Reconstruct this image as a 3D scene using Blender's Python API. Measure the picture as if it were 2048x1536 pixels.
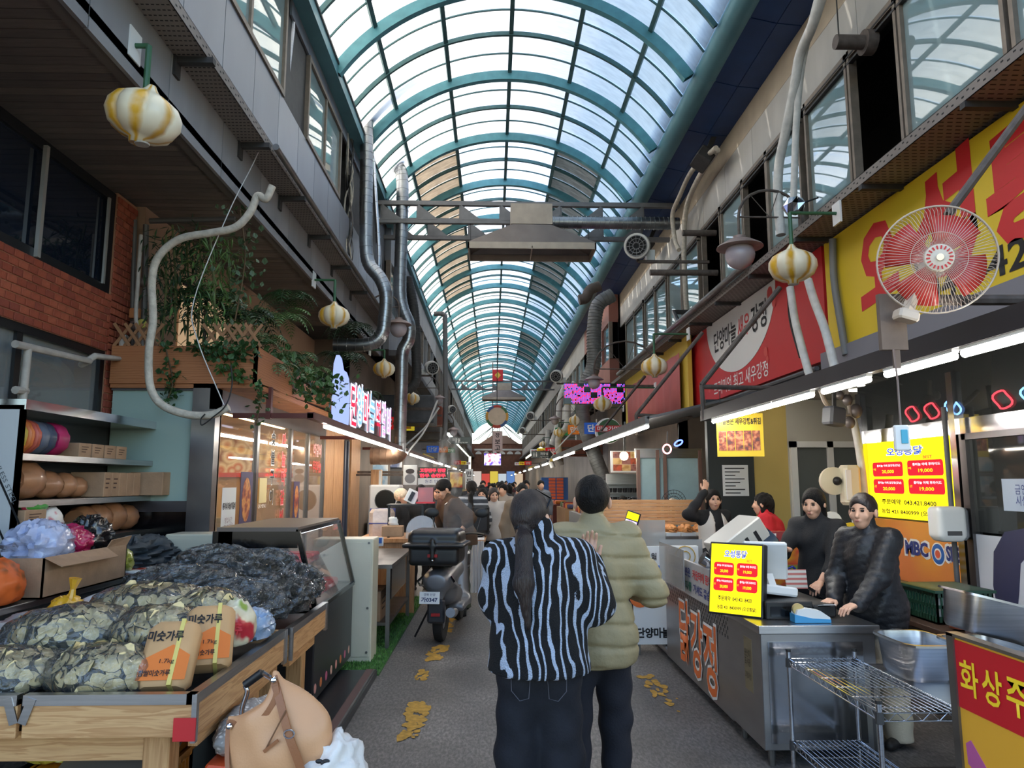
import bpy,math,random
import numpy as np
from mathutils import Matrix,Vector,Euler
for _o in list(bpy.data.objects):bpy.data.objects.remove(_o)
SC=bpy.context.scene
COL=SC.collection
PI=math.pi
# ------------------------------------------------------------------ camera
F_PX,CAM_Z=1450.0,1.68
VPX,VPY=985.0,963.0
PITCH=math.atan((VPY-768)/F_PX)
YAW=math.atan((1024-VPX)*math.cos(PITCH)/F_PX)
cam_d=bpy.data.cameras.new('camera');cam=bpy.data.objects.new('camera',cam_d);COL.objects.link(cam)
cam_d.sensor_width=36.0;cam_d.sensor_fit='HORIZONTAL';cam_d.lens=F_PX*36.0/2048.0
cam_d.clip_end=500
cam.location=(0,0,CAM_Z);cam.rotation_euler=(PI/2+PITCH,0,-YAW)
SC.camera=cam
_R=Euler(cam.rotation_euler,'XYZ').to_matrix()
def ray(u,v):return _R @ Vector((u-1024,-(v-768),-F_PX))
def at(u,v,Y):
 d=ray(u,v);t=Y/d.y;return Vector((d.x*t,Y,CAM_Z+d.z*t))
def atX(u,v,X):
 d=ray(u,v);t=X/d.x;return Vector((X,d.y*t,CAM_Z+d.z*t))
def atZ(u,v,z):
 d=ray(u,v);t=(z-CAM_Z)/d.z;return Vector((d.x*t,d.y*t,z))
# ------------------------------------------------------------------ world, sun, exposure
W=bpy.data.worlds.new('world');SC.world=W;W.use_nodes=True
_nt=W.node_tree;_bg=_nt.nodes['Background']
_sky=_nt.nodes.new('ShaderNodeTexSky');_sky.sky_type='NISHITA';_sky.sun_disc=False
SUN_EL,SUN_AZ=math.radians(27),math.radians(-78)
_sky.sun_elevation=SUN_EL;_sky.sun_rotation=SUN_AZ
_sky.air_density=1.0;_sky.dust_density=0.9;_sky.ozone_density=1.5
_nt.links.new(_sky.outputs[0],_bg.inputs[0]);_bg.inputs[1].default_value=0.36
_sd=bpy.data.lights.new('sun','SUN');_so=bpy.data.objects.new('sun',_sd);COL.objects.link(_so)
_sd.energy=5.8;_sd.angle=math.radians(0.6);_sd.color=(1.0,0.93,0.83)
_dir=Vector((math.sin(SUN_AZ)*math.cos(SUN_EL),math.cos(SUN_AZ)*math.cos(SUN_EL),math.sin(SUN_EL)))
_so.rotation_euler=(-_dir).to_track_quat('-Z','Y').to_euler();_so.location=(-20,0,20)
SC.view_settings.view_transform='Standard';SC.view_settings.look='None'
SC.view_settings.gamma=1.0;SC.view_settings.use_curve_mapping=False
SC.view_settings.exposure=0.84
SC.cycles.max_bounces=7;SC.cycles.diffuse_bounces=3;SC.cycles.glossy_bounces=3
SC.cycles.transmission_bounces=5;SC.cycles.transparent_max_bounces=10
SC.cycles.caustics_reflective=False;SC.cycles.caustics_refractive=False
SC.cycles.sample_clamp_indirect=6.0
SC.cycles.use_denoising=True
rnd=random.Random(7)
def R(d):return math.radians(d)
# ------------------------------------------------------------------ materials
def lin(c):
 c=c/255.0
 return c/12.92 if c<=0.04045 else ((c+0.055)/1.055)**2.4
def rgb(r,g,b):return (lin(r),lin(g),lin(b),1.0)
MATS={}
def mat(name,col,rough=0.5,metal=0.0,emit=0.0,var=0.0,vs=8.0,bump=0.0,bs=60.0,alpha=1.0,trans=0.0,stretch=(1,1,1),coat=0.0,spec=None,col2=None,emitcol=None):
 """principled material with optional noise variation and fine relief; col is sRGB 0..255"""
 if name in MATS:return MATS[name]
 m=bpy.data.materials.new(name);m.use_nodes=True;MATS[name]=m
 nt=m.node_tree;b=nt.nodes['Principled BSDF'];c=rgb(*col)
 b.inputs['Base Color'].default_value=c;b.inputs['Roughness'].default_value=rough;b.inputs['Metallic'].default_value=metal
 if spec is not None:b.inputs['Specular IOR Level'].default_value=spec
 if coat:b.inputs['Coat Weight'].default_value=coat
 if emit:
  b.inputs['Emission Color'].default_value=rgb(*(emitcol or col));b.inputs['Emission Strength'].default_value=emit
 if alpha<1:b.inputs['Alpha'].default_value=alpha
 if trans:b.inputs['Transmission Weight'].default_value=trans
 if var or bump or col2:
  tc=nt.nodes.new('ShaderNodeTexCoord');mp=nt.nodes.new('ShaderNodeMapping');mp.inputs['Scale'].default_value=stretch
  nt.links.new(tc.outputs['Object'],mp.inputs[0])
  if var or col2:
   n=nt.nodes.new('ShaderNodeTexNoise');n.inputs['Scale'].default_value=vs;n.inputs['Detail'].default_value=5
   nt.links.new(mp.outputs[0],n.inputs['Vector'])
   rp=nt.nodes.new('ShaderNodeValToRGB');nt.links.new(n.outputs['Fac'],rp.inputs[0])
   rp.color_ramp.elements[0].position=0.3;rp.color_ramp.elements[1].position=0.7
   if col2:lo,hi=rgb(*col2),c
   else:lo=tuple(x*(1-var) for x in c[:3])+(1,);hi=tuple(min(1,x*(1+var)) for x in c[:3])+(1,)
   rp.color_ramp.elements[0].color=lo;rp.color_ramp.elements[1].color=hi
   nt.links.new(rp.outputs[0],b.inputs['Base Color'])
  if bump:
   n2=nt.nodes.new('ShaderNodeTexNoise');n2.inputs['Scale'].default_value=bs;n2.inputs['Detail'].default_value=4
   nt.links.new(mp.outputs[0],n2.inputs['Vector'])
   bp=nt.nodes.new('ShaderNodeBump');bp.inputs['Strength'].default_value=bump;bp.inputs['Distance'].default_value=0.02
   nt.links.new(n2.outputs['Fac'],bp.inputs['Height']);nt.links.new(bp.outputs[0],b.inputs['Normal'])
 return m
def ramp_mat(name,kind,scale,stops,rough=0.6,metal=0.0,stretch=(1,1,1),dist=0.0,detail=2.0,bump=0.0,emit=0.0,rot=(0,0,0),bands='X'):
 """material driven by a noise / wave / voronoi ramp (object coordinates)"""
 if name in MATS:return MATS[name]
 m=bpy.data.materials.new(name);m.use_nodes=True;MATS[name]=m
 nt=m.node_tree;b=nt.nodes['Principled BSDF'];b.inputs['Roughness'].default_value=rough;b.inputs['Metallic'].default_value=metal
 tc=nt.nodes.new('ShaderNodeTexCoord');mp=nt.nodes.new('ShaderNodeMapping');mp.inputs['Scale'].default_value=stretch;mp.inputs['Rotation'].default_value=rot
 nt.links.new(tc.outputs['Object'],mp.inputs[0])
 if kind=='wave':
  n=nt.nodes.new('ShaderNodeTexWave');n.bands_direction=bands;n.inputs['Distortion'].default_value=dist;n.inputs['Detail'].default_value=detail
 elif kind=='voronoi':n=nt.nodes.new('ShaderNodeTexVoronoi')
 else:n=nt.nodes.new('ShaderNodeTexNoise');n.inputs['Detail'].default_value=detail;n.inputs['Distortion'].default_value=dist
 n.inputs['Scale'].default_value=scale;nt.links.new(mp.outputs[0],n.inputs['Vector'])
 rp=nt.nodes.new('ShaderNodeValToRGB');els=rp.color_ramp.elements
 while len(els)<len(stops):els.new(0.5)
 for e,(p,c) in zip(els,stops):e.position=p;e.color=rgb(*c)
 src=n.outputs['Distance'] if kind=='voronoi' else n.outputs['Fac']
 nt.links.new(src,rp.inputs[0]);nt.links.new(rp.outputs[0],b.inputs['Base Color'])
 if emit:nt.links.new(rp.outputs[0],b.inputs['Emission Color']);b.inputs['Emission Strength'].default_value=emit
 if bump:
  bp=nt.nodes.new('ShaderNodeBump');bp.inputs['Strength'].default_value=bump;bp.inputs['Distance'].default_value=0.01
  nt.links.new(src,bp.inputs['Height']);nt.links.new(bp.outputs[0],b.inputs['Normal'])
 return m
def emis(name,col,s):
 if name in MATS:return MATS[name]
 m=bpy.data.materials.new(name);m.use_nodes=True;MATS[name]=m
 nt=m.node_tree;nt.nodes.remove(nt.nodes['Principled BSDF']);e=nt.nodes.new('ShaderNodeEmission')
 e.inputs[0].default_value=rgb(*col);e.inputs[1].default_value=s;nt.links.new(e.outputs[0],nt.nodes['Material Output'].inputs[0]);return m
def glassy(name,tint=(225,235,235),clear=0.8,rough=0.05,gloss=(255,255,255),refl=1.45):
 """thin pane: transparent with fresnel reflection and a little dirt"""
 if name in MATS:return MATS[name]
 m=bpy.data.materials.new(name);m.use_nodes=True;MATS[name]=m;nt=m.node_tree;L=nt.links
 nt.nodes.remove(nt.nodes['Principled BSDF']);out=nt.nodes['Material Output']
 tr=nt.nodes.new('ShaderNodeBsdfTransparent');tr.inputs[0].default_value=rgb(*tint)
 df=nt.nodes.new('ShaderNodeBsdfDiffuse');df.inputs[0].default_value=rgb(*tint)
 gl=nt.nodes.new('ShaderNodeBsdfGlossy');gl.inputs['Roughness'].default_value=rough;gl.inputs[0].default_value=rgb(*gloss)
 fr=nt.nodes.new('ShaderNodeFresnel');fr.inputs[0].default_value=refl
 ge=nt.nodes.new('ShaderNodeNewGeometry');mr=nt.nodes.new('ShaderNodeMapRange');mr.inputs[3].default_value=refl;mr.inputs[4].default_value=1/refl;L.new(ge.outputs['Backfacing'],mr.inputs[0]);L.new(mr.outputs[0],fr.inputs[0])
 m1=nt.nodes.new('ShaderNodeMixShader');m1.inputs[0].default_value=clear;L.new(df.outputs[0],m1.inputs[1]);L.new(tr.outputs[0],m1.inputs[2])
 m2=nt.nodes.new('ShaderNodeMixShader');L.new(fr.outputs[0],m2.inputs[0]);L.new(m1.outputs[0],m2.inputs[1]);L.new(gl.outputs[0],m2.inputs[2])
 L.new(m2.outputs[0],out.inputs[0]);return m
STEEL=mat('brushed_steel',(178,178,180),0.28,1.0,var=0.10,vs=3,stretch=(1,1,30),bump=0.05,bs=40)
STEELD=mat('dull_steel',(120,118,116),0.42,0.9,var=0.2,vs=6)
CHROME=mat('chrome',(215,215,218),0.12,1.0)
GALV=mat('galvanised_duct',(158,160,162),0.3,0.95,var=0.22,vs=5,bump=0.1,bs=25)
BLACK=mat('black_plastic',(22,22,24),0.45)
BLACKG=mat('gloss_black',(12,12,14),0.15)
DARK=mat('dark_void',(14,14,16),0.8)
WHITE=mat('white_plastic',(225,225,222),0.4)
CREAM=mat('cream_metal',(205,201,180),0.45,var=0.04,vs=5)
CARD=mat('cardboard',(168,134,104),0.85,var=0.12,vs=9,bump=0.1)
PAPER=mat('white_paper',(222,222,220),0.8)
GREYP=mat('grey_painted_steel',(92,92,94),0.6,0.2,var=0.18,vs=7)
DKGREY=mat('dark_grey_metal',(58,57,57),0.6,0.3,var=0.2,vs=9)
RUST=mat('rusty_pipe',(96,86,80),0.7,0.3,var=0.3,vs=14)
YEL=mat('sign_yellow',(222,190,40),0.5)
REDP=mat('sign_red',(196,36,40),0.5)
WIRE=mat('black_cable',(26,26,27),0.6)
HOSE=mat('insulated_hose',(188,180,166),0.8,var=0.2,vs=18,bump=0.3,bs=50)
WHOSE=mat('white_wrapped_pipe',(205,203,198),0.7,var=0.12,vs=12,bump=0.2,bs=40)
SKIN=mat('skin',(208,160,132),0.55,var=0.05,vs=14)
HAIR=mat('black_hair',(17,14,13),0.55,var=0.5,vs=20,bump=0.8,bs=34,stretch=(6,6,0.6),spec=.25)
def wood(name,c1,c2,axis=0,scale=5.0,rough=0.55):
 st=[9,9,9];st[axis]=0.6
 return ramp_mat(name,'noise',scale,[(0.3,c2),(0.5,c1),(0.56,c2),(0.75,c1)],rough=rough,stretch=tuple(st),detail=4,dist=0.6,bump=0.08)
# ------------------------------------------------------------------ object helpers
ROOT_M={}
def link(o):COL.objects.link(o);return o
def tag(o,label=None,cat=None,group=None,kind=None):
 if label:o['label']=label
 if cat:o['category']=cat
 if group:o['group']=group
 if kind:o['kind']=kind
 return o
def thing(name,label,cat,loc=(0,0,0),group=None,kind=None,rz=0.0):
 o=link(bpy.data.objects.new(name,None));o.empty_display_size=0.1
 o.location=loc;o.rotation_euler=(0,0,rz)
 ROOT_M[o.name]=Matrix.Translation(Vector(loc)) @ Matrix.Rotation(rz,4,'Z')
 return tag(o,label,cat,group,kind)
def setpar(o,parent):
 if parent is None:return o
 o.parent=parent
 M=ROOT_M.get(parent.name)
 if M is not None:o.matrix_parent_inverse=M.inverted()
 return o
def obj(name,me,parent=None,m=None,label=None,kind=None):
 if m is not None and not me.materials:me.materials.append(m)
 o=link(bpy.data.objects.new(name,me));setpar(o,parent)
 if label:o['label']=label
 if kind:o['kind']=kind
 return o
def put(name,me,parent,loc=(0,0,0),rot=(0,0,0),scale=(1,1,1),**k):
 """a piece that shares mesh data; loc is in world coordinates"""
 o=obj(name,me,parent,**k);o.location=loc;o.rotation_euler=rot;o.scale=scale
 if parent is not None and parent.name not in ROOT_M and parent.name in PIECE_M:
  o.matrix_parent_inverse=PIECE_M[parent.name].inverted()
 PIECE_M[o.name]=Matrix.LocRotScale(Vector(loc),Euler(rot),Vector(scale)) if parent is None or True else None
 return o
PIECE_M={}
def dup(root,loc,rz=0.0,scale=1.0,label=None,group=None,name=None):
 """copy a thing with its parts and sub-parts"""
 r=root.copy();link(r);r.location=loc;r.rotation_euler=(0,0,rz);r.scale=(scale,)*3
 if label:r['label']=label
 if group:r['group']=group
 def rec(src,dst):
  for ch in list(src.children):
   c=ch.copy();link(c);c.parent=dst;c.matrix_parent_inverse=ch.matrix_parent_inverse.copy();rec(ch,c)
 rec(root,r);return r
class MB:
 """collects geometry; build() links it as ONE mesh object"""
 def __init__(s,M=None):s.v=[];s.f=[];s.M=M
 def add(s,vs,fs):
  n=len(s.v)
  s.v+=[tuple(s.M @ Vector(p)) if s.M else tuple(p) for p in vs]
  s.f+=[tuple(i+n for i in f) for f in fs];return s
 def bb(s,x0,x1,y0,y1,z0,z1,ch=0.0):
  if x0>x1:x0,x1=x1,x0
  if y0>y1:y0,y1=y1,y0
  if z0>z1:z0,z1=z1,z0
  if not ch:
   return s.add([(x0,y0,z0),(x1,y0,z0),(x1,y1,z0),(x0,y1,z0),(x0,y0,z1),(x1,y0,z1),(x1,y1,z1),(x0,y1,z1)],
                         [(0,3,2,1),(4,5,6,7),(0,1,5,4),(1,2,6,5),(2,3,7,6),(3,0,4,7)])
  c=min(ch,(x1-x0)/2.01,(y1-y0)/2.01,(z1-z0)/2.01)
  def ring(z,i):return [(x0+c+i,y0+i,z),(x1-c-i,y0+i,z),(x1-i,y0+c+i,z),(x1-i,y1-c-i,z),(x1-c-i,y1-i,z),(x0+c+i,y1-i,z),(x0+i,y1-c-i,z),(x0+i,y0+c+i,z)]
  k=c*0.6
  vs=ring(z0,k*0.9)+ring(z0+c,0)+ring(z1-c,0)+ring(z1,k*0.9)
  fs=[tuple(range(7,-1,-1)),tuple(range(24,32))]
  for r in range(3):
   for i in range(8):j=(i+1) % 8;fs.append((r*8+i,r*8+j,r*8+8+j,r*8+8+i))
  return s.add(vs,fs)
 def box(s,c,d,rot=(0,0,0),ch=0.0):
  M0=s.M;T=Matrix.Translation(Vector(c)) @ Euler(rot).to_matrix().to_4x4()
  s.M=(M0 @ T) if M0 else T;s.bb(-d[0]/2,d[0]/2,-d[1]/2,d[1]/2,-d[2]/2,d[2]/2,ch);s.M=M0;return s
 def tube(s,pts,r,n=8,cap=True,closed=False):
  pts=[Vector(p) for p in pts];N=len(pts);rs=r if isinstance(r,(list,tuple)) else [r]*N
  vs=[];fs=[];up=None
  for i,p in enumerate(pts):
   if closed:t=pts[(i+1) % N]-pts[i-1]
   elif i==0:t=pts[1]-p
   elif i==N-1:t=p-pts[i-1]
   else:t=(pts[i+1]-p).normalized()+(p-pts[i-1]).normalized()
   if t.length<1e-9:t=Vector((0,0,1))
   t.normalize()
   if up is None:up=Vector((0,0,1)) if abs(t.z)<0.9 else Vector((1,0,0))
   a=up-t*up.dot(t)
   if a.length<1e-6:a=t.orthogonal()
   a.normalize();b=t.cross(a);up=a
   for k in range(n):
    an=2*PI*k/n;vs.append(p+(a*math.cos(an)+b*math.sin(an))*rs[i])
  for i in range(N if closed else N-1):
   for k in range(n):
    i2=(i+1) % N;fs.append((i*n+k,i*n+(k+1) % n,i2*n+(k+1) % n,i2*n+k))
  if cap and not closed:fs.append(tuple(range(n-1,-1,-1)));fs.append(tuple((N-1)*n+k for k in range(n)))
  return s.add(vs,fs)
 def bar(s,a,b,w,h=None,up=(0,0,1)):
  """rectangular bar between two points"""
  a=Vector(a);b=Vector(b);h=h or w;t=(b-a).normalized();u=Vector(up)
  if abs(t.dot(u))>0.97:u=Vector((0,1,0)) if abs(t.y)<0.9 else Vector((1,0,0))
  x=t.cross(u).normalized();y=x.cross(t)
  vs=[p+x*sx*w/2+y*sy*h/2 for p in (a,b) for sx,sy in ((-1,-1),(1,-1),(1,1),(-1,1))]
  return s.add(vs,[(0,1,2,3),(7,6,5,4),(0,4,5,1),(1,5,6,2),(2,6,7,3),(3,7,4,0)])
 def lathe(s,prof,n=16,c=(0,0,0),axis='Z',fn=None):
  """profile of (radius, height); fn(angle) scales the radius"""
  vs=[];fs=[]
  for r,h in prof:
   for k in range(n):
    a=2*PI*k/n;q=r*(fn(a,h) if fn else 1)
    x,y=q*math.cos(a),q*math.sin(a)
    p=(x,y,h) if axis=='Z' else ((x,h,y) if axis=='Y' else (h,x,y))
    vs.append((p[0]+c[0],p[1]+c[1],p[2]+c[2]))
  N=len(prof)
  for i in range(N-1):
   for k in range(n):
    q=(i*n+k,i*n+(k+1) % n,(i+1)*n+(k+1) % n,(i+1)*n+k)
    fs.append(q if axis!='Y' else q[::-1])
  if prof[0][0]>1e-6:fs.append(tuple(range(n))[::-1])
  if prof[-1][0]>1e-6:fs.append(tuple((N-1)*n+k for k in range(n)))
  return s.add(vs,fs)
 def prism(s,poly,d,M=None):
  """2-D outline (x, y) extruded by d along local z, placed by matrix M"""
  n=len(poly);M0=s.M
  if M is not None:s.M=(M0 @ M) if M0 else M
  vs=[(x,y,0) for x,y in poly]+[(x,y,d) for x,y in poly]
  fs=[tuple(range(n-1,-1,-1)),tuple(range(n,2*n))]+[(i,(i+1) % n,n+(i+1) % n,n+i) for i in range(n)]
  s.add(vs,fs);s.M=M0;return s
 def ball(s,c,r,n=12,m=8,sc=(1,1,1)):
  prof=[(math.sin(PI*i/m)*r,-math.cos(PI*i/m)*r) for i in range(m+1)]
  M0=s.M;T=Matrix.Translation(Vector(c)) @ Matrix.Diagonal((*sc,1));s.M=(M0 @ T) if M0 else T
  s.lathe(prof,n);s.M=M0;return s
 def quad(s,a,b,c,d):return s.add([a,b,c,d],[(0,1,2,3)])
 def mesh(s,name='m',smooth=None):
  me=bpy.data.meshes.new(name);me.from_pydata(s.v,[],s.f)
  if smooth is not None:
   me.polygons.foreach_set('use_smooth',[True]*len(me.polygons))
   if smooth<170:me.set_sharp_from_angle(angle=R(smooth))
  me.update();return me
 def build(s,name,m,parent=None,smooth=None,label=None,kind=None):
  return obj(name,s.mesh(name,smooth),parent,m,label,kind)
def frame_M(o,xdir,ydir):
 """matrix with local x, y along the two directions, z = x cross y"""
 x=Vector(xdir).normalized();y=Vector(ydir);y=(y-x*y.dot(x)).normalized();z=x.cross(y)
 M=Matrix((x,y,z)).transposed().to_4x4();M.translation=Vector(o);return M
FACE_L=lambda o:frame_M(o,(0,-1,0),(0,0,1))
FACE_R=lambda o:frame_M(o,(0,1,0),(0,0,1))
FACE_C=lambda o:frame_M(o,(1,0,0),(0,0,1))
_TXT=[]
def text_mesh(body,w=None,h=None,bold=0.0,depth=0.004,shear=0.0,spacing=1.0,sx=None):
 cu=bpy.data.curves.new('txt','FONT');cu.body=body;cu.align_x='CENTER';cu.align_y='CENTER'
 cu.extrude=0.0;cu.offset=bold;cu.resolution_u=2;cu.shear=shear;cu.space_character=spacing
 o=bpy.data.objects.new('txt',cu);me=bpy.data.meshes.new_from_object(o)
 _TXT.append((o,cu))
 n=len(me.vertices);co=np.empty(n*3);me.vertices.foreach_get('co',co);co=co.reshape(-1,3)
 lo,hi=co.min(0),co.max(0);co=co-(lo+hi)/2;sz=hi-lo
 if h and w:k=(w/sz[0],h/sz[1])
 elif h:k=(h/sz[1],)*2
 else:k=(w/sz[0],)*2
 co[:,0]*=k[0];co[:,1]*=k[1];co[:,2]=0
 me.vertices.foreach_set('co',co.ravel());me.materials.clear();return me
def text(body,M,m,parent,w=None,h=None,bold=0.0,name='lettering',off=0.003,**k):
 """flat print lifted off its board; M places the middle of the text"""
 me=text_mesh(body,w,h,bold,**k);me.transform(M @ Matrix.Translation((0,0,off)))
 return obj(name,me,parent,m)
# ------------------------------------------------------------------ signed-distance modelling
class SDF:
 def __init__(s,lo,hi,h):
  s.lo=np.array(lo,float);s.h=h;s.n=np.maximum(4,np.ceil((np.array(hi,float)-s.lo)/h).astype(int)+1)
  s.g=np.full(s.n,1e3,np.float32)
 def _sub(s,lo,hi,pad):
  a=np.clip(np.floor((np.array(lo)-pad-s.lo)/s.h).astype(int),0,s.n-1)
  b=np.clip(np.ceil((np.array(hi)+pad-s.lo)/s.h).astype(int)+1,1,s.n)
  if np.any(b<=a):return None,None
  ax=[s.lo[i]+s.h*np.arange(a[i],b[i]) for i in range(3)]
  P=np.stack(np.meshgrid(*ax,indexing='ij'),-1).astype(np.float32)
  return tuple(slice(a[i],b[i]) for i in range(3)),P
 def _put(s,sl,d,k,cut=False):
  o=s.g[sl]
  if cut:s.g[sl]=np.maximum(o,-d) if not k else-s._smin(-o,d,k)
  else:s.g[sl]=np.minimum(o,d) if not k else s._smin(o,d,k)
 @staticmethod
 def _smin(a,b,k):
  h=np.clip(0.5+0.5*(b-a)/k,0,1);return b+(a-b)*h-k*h*(1-h)
 def cone(s,a,b,ra,rb,k=0.0,sq=None,cut=False):
  """round cone; sq = (direction, factor) squashes the section along a direction"""
  a=np.array(a,np.float32);b=np.array(b,np.float32);r=max(ra,rb)
  sl,P=s._sub(np.minimum(a,b),np.maximum(a,b),r*1.6+k+3*s.h)
  if sl is None:return s
  d=b-a;L2=float(d @ d)+1e-12;q=P-a;t=np.clip((q @ d)/L2,0,1)
  e=q-t[...,None]*d
  if sq is not None:
   u=np.array(sq[0],np.float32);u/=np.linalg.norm(u);e=e+(e @ u)[...,None]*u*(1/sq[1]-1)
  dist=np.sqrt((e*e).sum(-1))-(ra+(rb-ra)*t)
  if sq is not None:dist=dist*min(1.0,sq[1])
  s._put(sl,dist,k,cut);return s
 def ell(s,c,r,k=0.0,rot=None,cut=False):
  c=np.array(c,np.float32);r=np.array(r,np.float32);m=float(r.max())
  sl,P=s._sub(c-m,c+m,k+3*s.h)
  if sl is None:return s
  q=P-c
  if rot is not None:q=q @ np.array(Euler(rot).to_matrix(),np.float32)
  k0=np.sqrt(((q/r)**2).sum(-1));k1=np.sqrt(((q/(r*r))**2).sum(-1))+1e-6
  s._put(sl,k0*(k0-1)/k1,k,cut);return s
 def box(s,c,hs,rr=0.0,k=0.0,rot=None,cut=False):
  c=np.array(c,np.float32);hs=np.array(hs,np.float32);m=float(np.linalg.norm(hs))
  sl,P=s._sub(c-m,c+m,k+3*s.h)
  if sl is None:return s
  q=P-c
  if rot is not None:q=q @ np.array(Euler(rot).to_matrix(),np.float32)
  q=np.abs(q)-(hs-rr)
  s._put(sl,np.sqrt((np.maximum(q,0)**2).sum(-1))+np.minimum(q.max(-1),0)-rr,k,cut);return s
 def grid(s):
  ax=[s.lo[i]+s.h*np.arange(s.n[i]) for i in range(3)]
  return np.meshgrid(*ax,indexing='ij')
 def warp(s,fn):X,Y,Z=s.grid();s.g=(s.g+fn(X,Y,Z)).astype(np.float32);return s
 def clip(s,fn):X,Y,Z=s.grid();s.g=np.maximum(s.g,fn(X,Y,Z)).astype(np.float32);return s
 def verts(s):
  g=s.g.copy()
  g[0]=g[-1]=1e3;g[:,0]=g[:,-1]=1e3;g[:,:,0]=g[:,:,-1]=1e3
  g=np.clip(g,-4*s.h,4*s.h);neg=g<0
  cs=[(i,j,k) for i in (0,1) for j in (0,1) for k in (0,1)]
  nx,ny,nz=s.n
  cut=lambda A,c:A[c[0]:nx-1+c[0],c[1]:ny-1+c[1],c[2]:nz-1+c[2]]
  cnt=sum(cut(neg,c).astype(np.int8) for c in cs);act=(cnt>0) & (cnt<8)
  idx=np.full(act.shape,-1,np.int64);ii=np.argwhere(act);idx[act]=np.arange(len(ii))
  acc=np.zeros((len(ii),3));num=np.zeros(len(ii))
  for c in cs:
   for ax in range(3):
    if c[ax]:continue
    c2=list(c);c2[ax]=1
    a=g[ii[:,0]+c[0],ii[:,1]+c[1],ii[:,2]+c[2]];b=g[ii[:,0]+c2[0],ii[:,1]+c2[1],ii[:,2]+c2[2]]
    m=(a<0)!=(b<0);t=np.where(m,a/np.where(m,a-b,1),0)
    p=np.array(c,float)[None].repeat(len(ii),0);p[:,ax]+=t
    acc+=p*m[:,None];num+=m
  V=s.lo+s.h*(ii+acc/num[:,None]);F=[]
  for ax in range(3):
   o1,o2=[(1,2),(2,0),(0,1)][ax]
   sl0=[slice(None)]*3;sl1=[slice(None)]*3;sl0[ax]=slice(0,-1);sl1[ax]=slice(1,None)
   A=neg[tuple(sl0)];B=neg[tuple(sl1)];E=np.argwhere(A!=B)
   ok=(E[:,o1]>0) & (E[:,o2]>0) & (E[:,o1]<s.n[o1]-1) & (E[:,o2]<s.n[o2]-1);E=E[ok]
   if not len(E):continue
   fl=A[E[:,0],E[:,1],E[:,2]];q=[]
   for d1,d2 in ((0,0),(1,0),(1,1),(0,1)):
    e=E.copy();e[:,o1]-=1-d1;e[:,o2]-=1-d2;q.append(idx[e[:,0],e[:,1],e[:,2]])
   q=np.stack(q,1);q=np.where(fl[:,None],q,q[:,::-1]);F.append(q[(q>=0).all(1)])
  return V,(np.concatenate(F) if F else np.zeros((0,4),int))
def np_mesh(name,parts,smooth=True):
 """one mesh from several (verts, quads) arrays"""
 V=np.concatenate([p[0] for p in parts]);o=0;F=[]
 for v,f in parts:F.append(f+o);o+=len(v)
 F=np.concatenate(F);me=bpy.data.meshes.new(name)
 me.vertices.add(len(V));me.vertices.foreach_set('co',V.astype(np.float32).ravel())
 me.loops.add(F.size);me.loops.foreach_set('vertex_index',F.astype(np.int32).ravel())
 me.polygons.add(len(F));me.polygons.foreach_set('loop_start',np.arange(0,F.size,4,dtype=np.int32))
 me.update(calc_edges=True);me.polygons.foreach_set('use_smooth',[smooth]*len(F));return me
def spline(pts,n=6):
 """Catmull-Rom through points"""
 P=[Vector(p) for p in pts];P=[P[0]*2-P[1]]+P+[P[-1]*2-P[-2]];out=[]
 for i in range(1,len(P)-2):
  for k in range(n):
   t=k/n;a,b,c,d=P[i-1:i+3]
   out.append(0.5*((2*b)+(c-a)*t+(2*a-5*b+4*c-d)*t*t+(3*b-a-3*c+d)*t**3))
 return out+[P[-2]]
# ================================================================== STRUCTURE
XL,XR=-2.5,3.95
XBR=-3.65
def struct(name,o):o['kind']='structure';return o
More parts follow.
